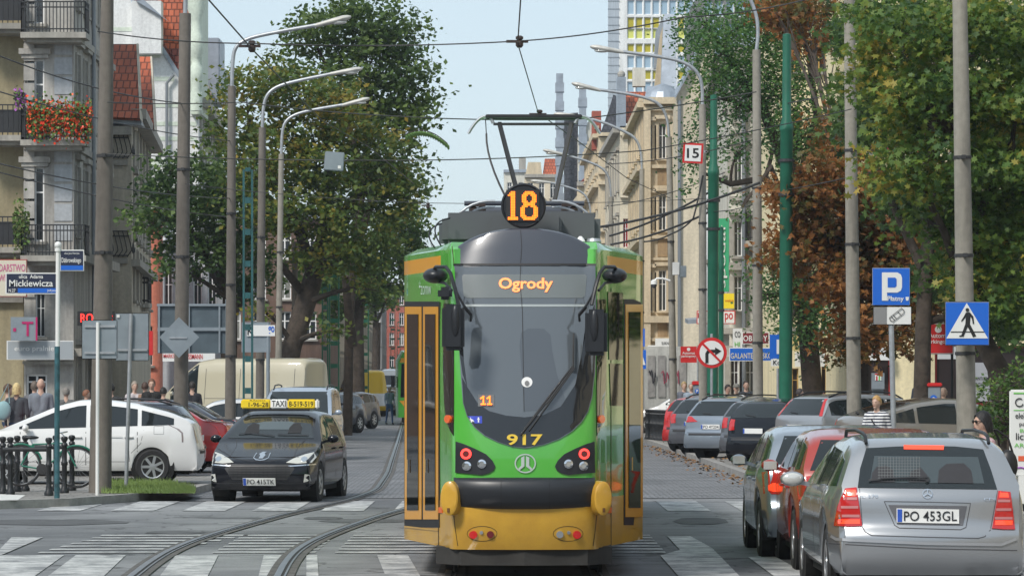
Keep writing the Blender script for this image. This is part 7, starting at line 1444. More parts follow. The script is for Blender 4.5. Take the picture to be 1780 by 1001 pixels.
# camera and box on the second lamp pole
Y = 105; r = sign('security_camera', 'white dome camera on a bracket left of the boxed lamp pole', Y, None, base=P(1160, 487, Y)); mb = MB(); mb.tube([P(a, b, Y)-r.location for a, b in ((1165, 488), (1152, 484), (1142, 484), (1137, 488))], .03, 8); mb.build('bracket', m_swhite, r, smooth=50); mb = MB(); mb.lathe([(.02, .12), (.09, .08), (.1, -.02)], P(1137, 493, Y)-r.location, 'Z', 16); mb.build('camera_cap', m_swhite, r, smooth=40); mb = MB(); mb.sph(P(1137, 496, Y)-r.location, .08, 14); mb.build('camera_dome', mat('dome glass', (.06, .06, .07), .08), r, smooth=60)
Y = 105.2; r = sign('junction_box', 'white electrical boxes strapped to the lamp pole above the camera', Y, None, base=P(1175, 470, Y)); plate(r, 'box', 1169, 456, 1181, 478, Y-.15, m_swhite, .12, .01); plate(r, 'box', 1181, 462, 1193, 482, Y-.1, m_sgrey, .15, .01)
# parking meters
def meter(label, px, Y, pt, pb): r = sign('parking_meter', label, Y, None, cat='parking meter', base=loc(px, Y)); w_ = 14 if Y > 85 else 22; zb = PY = None; h = (pb-pt)*Y/F; b_ = plate(r, 'cabinet', px-w_/2, pt+6, px+w_/2, pb, Y, m_sgrey, .35, .02); plate(r, 'lid', px-w_/2-2, pt, px+w_/2+2, pt+7, Y, m_sred, .42, .02, parent=b_); q = disc(r, 'parking_mark', px, pt+(pb-pt)*.22, w_*.28, Y-.19, m_sblue, b_); words(r, 'letter_p', 'P', px-1.6, pt+(pb-pt)*.22-2.6, px+1.6, pt+(pb-pt)*.22+2.6, Y-.2, m_swhite, q, .01, .03)
meter('grey parking meter with red lid behind the tall silver estate', 1623, 78, 665, 790); meter('parking meter left of the foot of the no-turn sign', 1212, 100, 662, 742)
# info board at the right edge
Y = 52; r = sign('info_board', 'white advertising board with green and purple lines at the right edge', Y, None, base=loc(1776, Y)); p_ = plate(r, 'board', 1754.5, 677, 1812, 828, Y, m_swhite, .05, .02); mb = MB(); mb.box((-.05, -.05, -.05), (.05, .05, PZ(826, Y)-r.location.z)); mb.box((-.2, -.05, -.02), (.5, .3, .1)); mb.build('stand', m_swhite, r)
plate(r, 'printed_line', 1762, 682, 1808, 684.5, Y-.03, mat('board green', (.16, .5, .1), .5), .003, parent=p_); plate(r, 'printed_line', 1762, 712, 1808, 713.5, Y-.03, mat('board green', (.16, .5, .1), .5), .003, parent=p_)
for t, a, b, c, d, mm in (('elektro', 1765, 717, 1800, 727, m_ink), ('paczki', 1772, 733, 1800, 742, m_ink), ('licznik', 1766, 752, 1805, 764, m_ink), ('ARGO', 1763, 770, 1800, 777, MATS['board green']), ('BEZ', 1773, 745, 1795, 751, MATS['board green'])): words(r, 'board_text', t, a, b, c, d, Y-.03, mm, p_, .006, .008)
mb = MB(); c_ = P(1772, 699, Y-.035)-r.location; mb.tube([c_ + Vector((.055*math.cos(t), 0, .055*math.sin(t))) for t in np.linspace(.9, 5.9, 16)], .008, 6); mb.build('board_emblem', m_ink, p_); plate(r, 'red_block', 1770, 792, 1808, 801, Y-.03, mat('board red', (.7, .12, .05), .5), .003, parent=p_); mb = MB(); mb.tube([P(a, b, Y-.032)-r.location for a, b in ((1758, 818), (1765, 813), (1775, 812), (1790, 816), (1808, 820))], .01, 6); mb.build('purple_wave', mat('board purple', (.3, .05, .4), .5), p_)
# ---- shop signs (each its own thing)
def shop(label, x0, y0, x1, y1, Y, m, txts, th=.12, name='shop_sign', bord=None):
    r = sign(name, label, Y, None, base=P((x0+x1)/2, (y0+y1)/2, Y)); p_ = plate(r, 'sign_board', x0, y0, x1, y1, Y, bord or m, th)
    if bord: plate(r, 'sign_face', x0+1.5, y0+1.5, x1-1.5, y1-1.5, Y-th/2-.006, m, .008, parent=p_)
    for t, a, b, c, d, mm in txts: words(r, 'sign_text', t, a, b, c, d, Y-th/2-.012, mm, p_, .008, .01)
    return r
m_mag = mat('magenta', (.45, .01, .12), .4); m_lg = mat('light grey board', (.33, .36, .38), .5); m_cream2 = mat('cream board', (.62, .57, .45), .5); m_ledr = mat('red led', (.9, .02, .02), .4, emis=(1, .03, .02), es=2.0)
shop('grey laundry sign reading euro pralnie over the corner shop', 12, 592, 128, 625, 117.4, m_lg, [('euro pralnie', 25, 601, 94, 612.5, m_swhite)], bord=m_swhite)
r = shop('grey square sign with a magenta letter T on the corner tenement', 19, 551, 65, 592, 117, m_sgrey, [('T', 38, 559, 58, 584, m_mag)]); plate(r, 'dot', 23, 570, 28, 576, 116.93, m_mag, .01); plate(r, 'edge', 62, 551, 65, 592, 116.93, m_mag, .02)
shop('cream sign with pink household shop lettering at the left edge', -40, 451, 47, 516, 116.8, m_cream2, [('PODARSTWO', -14, 459, 44, 472, mat('pink lettering', (.55, .12, .25), .5)), ('DOMOWE', -30, 477, 12, 489, MATS['pink lettering'])], bord=mat('dull red edge', (.35, .06, .05), .5))
shop('black shop sign with red glowing letters behind the concrete pole', 135, 541, 200, 566, 116, m_sblk, [('ROSSTR', 140, 545, 198, 560, m_ledr)])
shop('red and white banner over the far left shop reading RSMANN', 283, 612, 374, 628, 112, m_swhite, [('MARKS', 284, 615, 303, 622, m_sred), ('ROSSMANN', 318, 615, 352, 624, m_sred)]); 
shop('narrow red upright sign by the salmon wall', 258, 575, 266, 617, 113, m_sred, [])
shop('white OBIA sign with dark red board right of the green poles', 1290, 577, 1337, 598, 112, mat('dark red board', (.2, .02, .03), .5), [('OBIADY', 1292, 583, 1334, 593, m_swhite)], bord=m_swhite)
shop('tall white board with green scribbles left of the dark red lunch sign', 1274, 571, 1290, 606, 112, m_swhite, [('HI', 1277, 594, 1286, 602, mat('board green', (.16, .5, .1), .5)), ('CO', 1277, 576, 1287, 586, m_ink)])
shop('blue haberdashery sign GALANTERIA SKÓ with pale letters', 1267.5, 604, 1345, 627.5, 111, m_sblue, [('GALANTERIA SKÓ', 1270, 611, 1342, 623, m_cream2)], bord=m_swhite)
shop('yellow sign with dark thin letters ADWOKACI over the lawyer entrance', 1372, 584, 1448, 609, 111.5, mat('mustard board', (.6, .48, .2), .5), [('ADWOKACI', 1381, 592, 1440, 603, m_ink)])
shop('white sign with four lines of small print below the yellow one', 1382, 612, 1434, 637, 111, m_swhite, [('Stroje okolicznościowe', 1385, 615, 1431, 619, m_ink), ('Ciasto', 1401, 620.5, 1416, 624.5, m_ink), ('Artystyczna Kawa', 1387, 626, 1429, 630, m_ink)])
shop('green vertical banner with round letters on the ivory tenement', 1248, 380, 1267, 507, 124, mat('banner green', (.04, .36, .17), .5), []); r = bpy.data.objects['shop_sign.%03d' % (len([o for o in bpy.data.objects if o.name.startswith('shop_sign')])-1)]
mb = MB(); a = P(1264, 500, 123.9) - r.location; text_on(mb, 'spodał', a, Vector((0, 0, 1)), Vector((-1, 0, 0)), 108*123.9/F, 13*123.9/F, .0); mb.build('sign_text', m_swhite, [c for c in bpy.data.objects if c.parent == r][0], fixn=False)
shop('small yellow sign under the green banner', 1258, 510, 1276, 536, 123.5, mat('yellow board', (.8, .62, .02), .5), [('wejście', 1260, 520, 1275, 525, m_sred)])
shop('white sign with red lettering under the yellow one', 1211, 540, 1278, 563, 122, m_swhite, [('MO', 1213, 543, 1226, 553, m_sred), ('po', 1260, 544, 1274, 560, m_sred)], bord=m_sred)
shop('white shop board with small red mark behind the dome camera', 1139, 588, 1168, 607, 140, m_swhite, [('SUKNIE', 1150, 594, 1166, 599, m_ink)])
shop('white canopy board beside the crossing sign, half hidden', 1126, 600, 1139, 640, 139, m_swhite, [])
r = shop('white sign above the red shop door with a red letter m', 1505, 604, 1548, 626, 99.7, m_swhite, [('m', 1518, 610, 1528, 620, m_sred)]); r = shop('grey stand with red and green m logo in the red shop doorway', 1515, 648, 1537, 676, 98, m_sgrey, [('m', 1521, 651, 1532, 661, m_swhite)], name='shop_stand'); mb = MB(); mb.box((-.15, .05, -.6), (.15, .12, -.2)); mb.build('stand_leg', m_sgrey, r); plate(r, 'logo_red', 1521, 649, 1526, 661, 97.93, m_sred, .004); plate(r, 'logo_green', 1526.5, 649, 1532, 661, 97.93, mat('board green', (.16, .5, .1), .5), .004)
shop('white poster with grey capital letters RANTUJ and OGI ZA on the red shop', 1692, 630, 1730, 697, 99.2, mat('poster pale', (.55, .54, .55), .5), [('GWARANTUJEMY', 1680, 655, 1722, 662, m_ink), ('DROGI ZA', 1684, 665, 1718, 671, m_ink)], th=.05)
shop('white strip sign above the red framed window', 1630, 602, 1668, 624, 99.3, m_swhite, []); 
# low white shop front with roller shutters beyond the bollards
r = empty('small_shop', (PX(1190, 139), 139, 0), 0, 'low white shop front with scribbled shutters behind the white car on the right', 'shop'); o_ = r.location
xa, xb = PX(1121, 138), PX(1262, 138); zt = PZ(602, 138); mb = MB(); mb.box(Vector((xa, 138, 0))-o_, Vector((xb, 142, zt))-o_); mb.build('wall', stucco('shop white', (.55, .55, .52), stain=.3), r)
mb = MB(); mb.prism([P(1196, 556, 136.5)-o_, P(1290, 549, 136.5)-o_, P(1290, 556, 136.5)-o_, P(1196, 563, 136.5)-o_], (0, 2.4, .1)); mb.build('canopy', m_zinc, r)
for a in (1126, 1144, 1162, 1180, 1228, 1246): mb = MB(); mb.box(P(a, 690, 137.98)-o_, P(a+13, 618, 137.95)-o_); sh_ = mb.build('shutter', mat('shutter grey', (.30, .29, .28), .6, var=.3, vs=3), r)
random.seed(4)
for a in (1128, 1150, 1168, 1232): mb = MB(); mb.tube([P(a + i*1.2, 655 + random.uniform(-14, 14), 137.9)-o_ for i in range(11)], .018, 5); mb.build('graffiti', mat('graffiti %d' % (a % 3), [(.02, .02, .03), (.35, .03, .08), (.03, .1, .3)][a % 3], .6), r)
# red shop surround is the building's own part; bollards and railing
m_boll = mat('bollard black', (.012, .013, .015), .4)
def bollard(px, Y, label, group, h=.92, z0=.12, fence=True):
    r = empty('bollard', loc(px, Y, z0), 0, label, 'bollard', group); mb = MB(); mb.lathe([(.075, 0), (.075, .05), (.05, .09), (.05, .14), (.042, .16), (.042, h*.48), (.055, h*.5), (.055, h*.54), (.042, h*.56), (.042, h*.82), (.055, h*.84), (.05, h*.87), (.03, h*.89), (.052, h*.93), (.058, h*.96), (.045, h*.99), (.01, h)], (0, 0, 0), 'Z', 14); mb.build('post', m_boll, r, smooth=40); return r
b0 = None; random.seed(2)
for i, (a, Y, lb) in enumerate(((5, 60, 'black bollard leftmost by the bicycle'), (18, 59.6, 'black bollard second from the left edge'), (30, 61.2, 'black bollard behind the rack, under the bicycle saddle'), (44, 61.5, 'black bollard by the saddle of the bicycle'), (85, 59.0, 'black bollard just left of the street name post'), (97, 61.6, 'black bollard hidden behind the street name post'), (112, 60.4, 'black bollard right of the street name post'), (125, 61.8, 'black bollard beside the bicycle front wheel'))):
    bollard(a, Y, lb, 'black ball-topped bollards round the bicycle')
for i, (a, b_, Y, lb) in enumerate(((5, 85, 59.5, 'front black rail joining the bollards before the bicycle'), (30, 125, 61.6, 'rear black rail joining the bollards behind the bicycle'))):
    A = loc(a, Y); B = loc(b_, Y); r = empty('hand_rail', A, 0, lb, 'railing'); mb = MB(); mb.tube([(0, 0, .72), (B.x-A.x, 0, .72)], .035, 10); mb.build('rail', m_boll, r, smooth=50)
for i in range(16):
    t = i/15; a = 1124 + 36*t; Y = 118 - 4*t; bollard(a, Y, 'black bollard in the close row beside the tram, right side', 'close row of bollards right of the tram', .95)
for i in range(6): bollard(1186 + 4.6*i, 103 - .5*i, 'black bollard in the short row left of the red hatchback', 'short bollard row by the red hatchback', .95)
# bicycle
Y = 60.9; bk = empty('bicycle', loc(84, Y), 0, 'green bicycle with black saddle leaning at the bollards', 'bicycle'); g_ = mat('bicycle green', (.01, .16, .10), .35, coat=.6); o = bk.location
def bp_(px, py): v = P(px, py, Y) - o; return v
wc = [bp_(36, 809), bp_(133, 812)]
for c in wc:
    w_ = empty('wheel', c); w_.parent = bk; rr = .335; mb = MB(); mb.lathe([(rr-.03, -.014), (rr, -.012), (rr+.006, 0), (rr, .012), (rr-.03, .014)], (0, 0, 0), 'Y', 36, close=True); mb.build('tyre', m_rubber, w_, smooth=40); mb = MB(); mb.lathe([(rr-.045, -.01), (rr-.03, -.01), (rr-.03, .01), (rr-.045, .01)], (0, 0, 0), 'Y', 36, close=True); mb.lathe([(.001, -.03), (.02, -.03), (.02, .03), (.001, .03)], (0, 0, 0), 'Y', 10)
    for k in range(18): t = 2*math.pi*k/18; mb.bar((0, 0, 0), ((rr-.04)*math.cos(t), 0, (rr-.04)*math.sin(t)), .004)
    mb.build('rim', m_chrome, w_)
bb = bp_(73, 815); st = bp_(57, 772); hd = bp_(113, 770); hb = bp_(117, 782)
mb = MB(); [mb.tube([a, b], .014, 8) for a, b in ((bb, st), (st, hd), (bb, hb), (hd, hb), (bb, wc[0]), (st, wc[0]), (hb, wc[1]))]; mb.build('frame', g_, bk, smooth=50)
mb = MB(); mb.tube([st, bp_(53, 763)], .012, 8); mb.build('seat_post', m_chrome, bk, smooth=50); mb = MB(); mb.sph(bp_(54, 760), (.13, .06, .03), 14); mb.build('saddle', m_black, bk, smooth=60); mb = MB(); mb.tube([hd, bp_(111, 757), bp_(106, 752)], .012, 8); mb.tube([bp_(106, 752) + Vector((0, -.28, 0)), bp_(106, 752) + Vector((.1, 0, .02)), bp_(106, 752) + Vector((0, .28, 0))], .012, 8); mb.build('handlebar', m_chrome, bk, smooth=50)
mb = MB(); mb.lathe([(.001, -.02), (.09, -.02), (.09, -.01), (.001, -.01)], bb, 'Y', 20); mb.bar(bb+Vector((0, -.05, 0)), bb + Vector((.1, -.05, -.13)), .018); mb.bar(bb+Vector((0, .05, 0)), bb + Vector((-.1, .05, .13)), .018); mb.box(bb+Vector((.06, -.13, -.15)), bb+Vector((.15, -.05, -.125))); mb.build('crank', m_trim, bk)
mb = MB(); mb.tube([wc[0] + Vector((.355*math.cos(t), 0, .355*math.sin(t))) for t in np.linspace(.3, 2.9, 12)], .018, 6); mb.build('mudguard', g_, bk, smooth=50); mb = MB(); mb.tube([wc[1] + Vector((.355*math.cos(t), 0, .355*math.sin(t))) for t in np.linspace(.9, 3.0, 12)], .018, 6); mb.build('mudguard', g_, bk, smooth=50); mb = MB(); mb.tube([wc[0]+Vector((-.25, 0, .38)), wc[0]+Vector((.12, 0, .38))], .01, 6); mb.build('carrier', m_trim, bk)
# tactile plate at the left edge
mb = MB(); mb.quad(*[GP(a, b, .124) for a, b in ((-30, 870), (-10, 858), (44, 860), (30, 869))]); struct(mb.build('tactile_paving', mat('tactile white', (.6, .6, .57), .7, var=.15, vs=20)))
# manholes
mb = MB(); c_ = GP(1335, 868.5); mb.lathe([(.001, .003), (.3, .003), (.3, .0031)], c_, 'Z', 24)
# ---- overhead wires
def wire(name, label, pts, r=.012, sag=0.):
    base = Vector(pts[0]); root = None; ps = []
    for a, b in zip(pts, pts[1:]):
        a = Vector(a); b = Vector(b); n = 10
        for i in range(n): t = i/n; ps.append(a.lerp(b, t) - Vector((0, 0, sag*4*t*(1-t))))
    ps.append(Vector(pts[-1])); mb = MB(); mb.tube([p - base for p in ps], r, 6); o = mb.build(name, m_wire, None, smooth=60); o.location = base; tag(o, label, 'wire'); return o
wire('contact_wire', 'contact wire running from the pantograph towards the viewer and up out of the picture', [P(908, -20, 29), P(905, 0, 30), P(900, 76, 34), P(936, 198, 43)], .006)
wire('contact_wire', 'contact wire running away from the pantograph to the right-hand roofs', [P(940, 200, 43.2), P(1000, 242, 49), P(1090, 310, 58), P(1165, 345, 64)], .006)
wire('contact_wire', 'contact wire over the left track crossing the lamp arms', [P(345, -20, 29), P(440, 88, 35), P(560, 210, 46), P(640, 255, 52), P(720, 320, 70)], .007)
wire('span_wire', 'highest span wire across the street through the upper lamp arm', [P(170, 55, 36), P(440, 76, 34.5), P(900, 72, 34), P(1190, 30, 33), P(1400, 0, 33)], .006, .03)
wire('span_wire', 'span wire just above the pantograph', [P(187, 178, 50), P(420, 178, 49), P(700, 203, 46), P(1000, 208, 46), P(1315, 160, 46)], .007, .02)
wire('span_wire', 'span wire at the height of the 15 sign', [P(187, 268, 58), P(700, 279, 55), P(1120, 262, 55), P(1480, 190, 60)], .008, .03)
wire('span_wire', 'span wire touching the tops of the tram roof rails', [P(322, 320, 72), P(740, 353, 69), P(1230, 345, 80)], .006, .05)
for (a, b, c, d, Y1, Y2, lb) in ((0, 98, 316, 180, 60, 74, 'slack cable from the corner tenement to the dark pole'), (0, 160, 400, 245, 62, 85, 'second slack cable below the first on the left'), (0, 285, 400, 345, 62, 85, 'cable crossing the lower balcony level'), (0, 300, 430, 380, 60, 93, 'lowest slack cable at the left'), (1060, 410, 1240, 330, 110, 98, 'thick cable bundle sagging to the green pole'), (1062, 425, 1240, 365, 110, 98, 'cable pair below the thick bundle'), (1040, 395, 1320, 318, 90, 86, 'cable rising to the thick green pole'), (1240, 368, 1368, 330, 98, 86, 'cable linking the two green poles'), (1368, 180, 1780, 60, 86, 66, 'wire passing in front of the maple'), (1368, 330, 1780, 215, 86, 66, 'lower wire passing in front of the maple'), (1062, 285, 1320, 240, 100, 90, 'thin wire across the beige facades'), (1062, 358, 1260, 300, 110, 98, 'thin wire below it across the beige facades')):
    wire('cable', lb, [P(a, b, Y1), P(c, d, Y2)], .012 if 'thick' not in lb else .03, .12)
wire('cable', 'looped cable dropping from the 15 sign lamp pole', [P(1222, 305, 93.8), P(1205, 380, 93.8), P(1170, 405, 96), P(1120, 420, 100)], .022, .05)
m_ins = mat('insulator', (.05, .035, .03), .3)
def insul(px, py, Y, label): r = empty('insulator', P(px, py, Y), 0, label, 'insulator'); mb = MB(); mb.lathe([(.02, .06), (.035, .05), (.035, .03), (.02, .02), (.035, .0), (.035, -.03), (.02, -.05)], (0, 0, 0), 'Z', 10); mb.box((-.12, -.012, -.005), (.08, .012, .02)); mb.build('insulator_body', m_ins, r, smooth=30)
insul(903, 74, 34, 'wire clamp on the contact wire above the pantograph'); insul(438, 82, 34.6, 'dark insulator where the wire meets the top lamp arm'); insul(938, 200, 43.3, 'clamp right on the pantograph'); insul(744, 358, 69, 'small dark insulator hanging left of the tram roof')
# ---------------------------------------------------------------- people
m_skin = mat('skin', (.50, .32, .24), .55)
def cloth(n, c): return mat('cloth ' + n, c, .9, var=.12, vs=6, bump=.2, bs=40)
def person(px, Y, label, h=1.72, rz=0., top=None, legs=None, hair=None, hairc=(.05, .03, .02), vox=.02, z0=.12, pose='stand', hairstyle='short', sleeves=1, extras=(), group=None, head_yaw=0., lean=0.):
    """the person faces -Y (towards the camera) when rz = 0"""
    root = empty('person', loc(px, Y, z0), rz, label, 'person', group); k = h/1.75; S = []
    def b(p, q, r1, r2, t): S.append((Vector(p)*k, Vector(q)*k, r1*k, r2*k, t))
    stp = .16 if pose == 'walk' else 0
    for s in (-1, 1):
        f = -stp*s
        b((s*.09, 0, .92), (s*.10, f*.5-.02, .5), .085, .058, 'legs'); b((s*.10, f*.5-.02, .5), (s*.10, f+.02*(1 if f < 0 else 3), .09), .056, .038, 'legs'); b((s*.10, f, .05), (s*.11, f-.15, .035), .042, .035, 'shoe')
        sh = Vector((s*.185, 0, 1.42))
        if pose == 'bag' and s > 0: el = Vector((.26, .05, 1.14)); ha = Vector((.24, -.12, 1.2))
        elif pose == 'walk': el = Vector((s*.24, .06*s*1, 1.14)); ha = Vector((s*.25, .12*s-.08, .90))
        elif pose == 'fold': el = Vector((s*.25, -.02, 1.14)); ha = Vector((s*.06, -.2, 1.12))
        else: el = Vector((s*.23, .02, 1.14)); ha = Vector((s*.24, -.05, .90))
        b(sh, el, .052, .042, 'top'); b(el, ha, .04, .028, 'top' if sleeves else 'skin')
        d = (ha-el).normalized(); b(ha, ha + d*.07, .03, .034, 'skin')
        sd = d.cross(Vector((0, 1, .2))).normalized()
        for i in range(4): o_ = sd*(i-1.5)*.019; b(ha + d*.08 + o_, ha + d*(.13+(.02, .03, .025, .01)[i]) + o_ + Vector((0, -.015, 0)), .009, .008, 'skin')
        b(ha + d*.02 - sd*.03, ha + d*.075 - sd*.05 + Vector((0, -.02, 0)), .011, .009, 'skin')
    b((0, 0, .95), (0, 0, 1.12), .135, .125, 'hip'); b((-.04, 0, 1.0), (.04, 0, 1.0), .13, .13, 'hip'); b((-.05, .0, 1.15), (-.09, 0, 1.38), .115, .105, 'top'); b((.05, .0, 1.15), (.09, 0, 1.38), .115, .105, 'top'); b((-.15, 0, 1.42), (.15, 0, 1.42), .062, .062, 'top'); b((0, .01, 1.44), (0, .0, 1.56), .055, .05, 'skin')
    mb = MB()
    for p, q, r1, r2, t in S:
        d = (q-p); L = max(d.length, 1e-4); mb.tube([p - d/L*r1*.7, p - d/L*r1*.35, p, q, q + d/L*r2*.35, q + d/L*r2*.7], [r1*.6, r1*.92, r1, r2, r2*.92, r2*.6], 10)
    hc = Vector((0, -.01, 1.64))*k; ry = Matrix.Rotation(head_yaw, 3, 'Z')
    def hp(v): return hc + ry @ (Vector(v)*k)
    H = MB(); H.sph((0, 0, 0), (.074, .093, .115), 20); n0 = len(H.v); mb.add([hp((v[0]*(1 if v[2] > -.02 else 1+1.6*(v[2]+.02)), v[1]*(1 if v[2] > -.03 else .95), v[2])) for v in H.v], H.f)
    def sp(c, r): q = MB(); q.sph((0, 0, 0), r, 12); mb.add([hp(Vector(c) + Vector(v)) for v in q.v], q.f)
    sp((0, -.088, -.022), (.014, .022, .022)); sp((0, -.08, .0), (.010, .016, .03)); sp((0, -.072, -.09), (.03, .022, .018)); sp((0, -.088, -.055), (.026, .012, .008)); sp((0, -.075, .022), (.055, .022, .012)); [sp((s*.076, .01, -.01), (.012, .022, .03)) for s in (-1, 1)]
    o = mb.build('tmp', m_skin, None, fixn=True); md = o.modifiers.new('r', 'REMESH'); md.mode = 'VOXEL'; md.voxel_size = vox; md.use_smooth_shade = True
    bpy.context.view_layer.update(); me = bpy.data.meshes.new_from_object(o.evaluated_get(bpy.context.evaluated_depsgraph_get())); bpy.data.objects.remove(o); me.name = 'body'
    me.materials.clear(); top = top or cloth('shirt grey', (.2, .2, .22)); legs = legs or cloth('denim', (.03, .05, .10)); ms = [m_skin, top, legs, cloth('shoe black', (.02, .02, .02))]; [me.materials.append(m) for m in ms]; ix = {'skin': 0, 'top': 1, 'hip': 2, 'legs': 2, 'shoe': 3}
    A = np.array([p for p, *_ in S]); B = np.array([q for _, q, *_ in S]); R1 = np.array([x[2] for x in S]); R2 = np.array([x[3] for x in S]); D = B-A; LL = (D*D).sum(1); idx = []
    for pl in me.polygons:
        c = np.array(pl.center)
        if c[2] > 1.535*k: idx.append(0); continue
        t = np.clip(((c-A)*D).sum(1)/LL, 0, 1); dist = np.linalg.norm(c - (A + D*t[:, None]), axis=1) - (R1+(R2-R1)*t); tg = S[int(dist.argmin())][4]
        if tg == 'hip' and c[2] > .97*k: tg = 'top'
        idx.append(ix[tg])
    me.polygons.foreach_set('material_index', idx); me.shade_smooth(); bo = bpy.data.objects.new('body', me); col.objects.link(bo); bo.parent = root
    hm = mat('hair %s' % (hairc,), hairc, .6, var=.35, vs=25, bump=.4, bs=60)
    if hairstyle != 'bald':
        q = MB(); n = 22; m_ = 14; long_ = {'short': -.02, 'bob': -.13, 'cap': .04, 'long': -.2}[hairstyle]; vs = []
        for i in range(m_+1):
            ph = math.pi*.62*i/m_
            for j in range(n):
                th = 2*math.pi*j/n; front_ = max(0, -math.sin(th)); rad = 1 + .03*math.sin(th*7+i) + .02*math.sin(th*13)
                phx = ph*(1 - .5*front_**.8); z = .125*math.cos(phx)*1.02; wx = .086*math.sin(phx)*rad; wy = .106*math.sin(phx)*rad
                if hairstyle in ('bob', 'long') and i > m_*.6: f = (i-m_*.6)/(m_*.4); z = z + f*(long_+.06)*(1-front_**.5); wx *= 1+.18*f*(1-front_); wy *= 1+.12*f
                vs.append(hp((wx*math.cos(th)*1.0, wy*math.sin(th)+.008, z+.006)))
        q.add(vs, [(i*n+j, i*n+(j+1) % n, (i+1)*n+(j+1) % n, (i+1)*n+j) for i in range(m_) for j in range(n)]); q.build('hair', hm, bo, smooth=70)
    dk = mat('eye dark', (.02, .015, .01), .3)
    for s in (-1, 1): q = MB(); q.sph(hp((s*.03, -.083, .006)), (.011*k, .007*k, .006*k), 8); q.build('eye', dk, bo, smooth=60)
    q = MB(); q.sph(hp((0, -.097, -.056)), (.02*k, .005*k, .005*k), 8); q.build('mouth', mat('lips', (.4, .12, .1), .5), bo, smooth=60)
    if 'glasses' in extras:
        q = MB(); [q.sph(hp((s*.034, -.094, .008)), (.026*k, .008*k, .02*k), 12) for s in (-1, 1)]; [q.tube([hp((s*.058, -.088, .012)), hp((s*.08, .01, .008))], .004, 6) for s in (-1, 1)]; q.tube([hp((-.012, -.098, .014)), hp((.012, -.098, .014))], .004, 6); q.build('glasses', m_black, bo, smooth=60)
    if 'cap' in extras: q = MB(); q.lathe([(.09*k, .03), (.092*k, .07), (.07*k, .115), (.01, .128)], hc, 'Z', 18); q.sph(hp((0, -.13, .04)), (.06*k, .06*k, .008), 12); q.build('cap', cloth('cap grey', (.18, .17, .15)), bo, smooth=50)
    if 'stripes' in extras:
        pass
    return root, bo
c_ = cloth
# near pair
striped = bpy.data.materials.new('striped shirt'); striped.use_nodes = True; n = striped.node_tree.nodes; l = striped.node_tree.links; wv = n.new('ShaderNodeTexWave'); wv.bands_direction = 'Z'; wv.inputs['Scale'].default_value = 6.3; wv.inputs['Distortion'].default_value = 1.2; tc = n.new('ShaderNodeTexCoord'); l.new(tc.outputs['Object'], wv.inputs[0]); rp = n.new('ShaderNodeValToRGB'); rp.color_ramp.elements[0].position = .38; rp.color_ramp.elements[0].color = (.03, .035, .06, 1); rp.color_ramp.elements[1].position = .5; rp.color_ramp.elements[1].color = (.7, .7, .7, 1); l.new(wv.outputs[1], rp.inputs[0]); l.new(rp.outputs[0], n['Principled BSDF'].inputs['Base Color'])
w1, b1 = person(1524, 60, 'blonde woman in a striped shirt walking behind the cars beside the parking sign post', 1.56, R(-25), striped, c_('navy trousers', (.03, .03, .06)), hairc=(.42, .25, .09), vox=.011, hairstyle='short', pose='walk', head_yaw=R(-10))
mb = MB(); mb.tube([(-.13, -.02, 1.28), (-.02, -.125, 1.15), (.16, -.1, .9)], .012, 6); mb.build('bag_strap', m_black, b1, smooth=50)
plaid = mat('plaid shirt', (.30, .12, .13), .9, c2=(.50, .42, .44), vs=18)
w2, b2 = person(1709, 37.3, 'dark-haired woman with sunglasses and plaid shirt looking left, by the silver estate', 1.585, R(-70), plaid, c_('dark trousers', (.03, .03, .035)), hairc=(.008, .007, .008), vox=.010, hairstyle='bob', pose='bag', z0=0.02, extras=('glasses',))
bg = empty('handbag', P(1752, 795, 37.4), 0, 'black shoulder bag carried by the dark-haired woman', 'bag'); mb = MB(); mb.sph((0, 0, -.08), (.10, .07, .16), 18); mb.build('bag_body', mat('leather black', (.015, .014, .014), .45), bg, smooth=60); mb = MB(); mb.tube([(-.08, 0, .02), (-.09, 0, .18), (-.14, 0, .28)], .012, 6); mb.tube([(.05, 0, .04), (.0, 0, .2), (-.12, 0, .28)], .012, 6); mb.build('bag_strap', MATS['leather black'], bg, smooth=50)
# left pavement
person(14, 78, 'person with a pale scarf at the very left edge', 1.74, R(90), c_('beige coat', (.35, .3, .24)), hairc=(.08, .04, .02)); 
wl, bl = person(29, 76, 'blonde woman in a dark jacket seen from behind on the left', 1.76, R(172), c_('charcoal jacket', (.05, .055, .065)), hairc=(.55, .42, .2), hairstyle='bob'); 
hbag = empty('handbag', P(6, 705, 75.8), 0, 'pale blue bag hanging beside the blonde woman on the left', 'bag'); mb = MB(); mb.sph((0, 0, -.1), (.16, .07, .2), 14); mb.build('bag_body', mat('bag pale blue', (.22, .36, .38), .6), hbag, smooth=60); mb = MB(); mb.tube([(-.1, 0, .05), (.1, 0, .45), (.12, 0, .05)], .012, 6); mb.build('bag_strap', MATS['bag pale blue'], hbag, smooth=50)
person(71, 77, 'bald man in a grey hooded jacket seen from behind', 1.86, R(185), c_('slate hoodie', (.17, .19, .22)), hairstyle='bald'); person(60, 82, 'person mostly hidden behind the bald man', 1.8, R(180), c_('grey coat', (.12, .12, .13)), hairc=(.12, .09, .07))
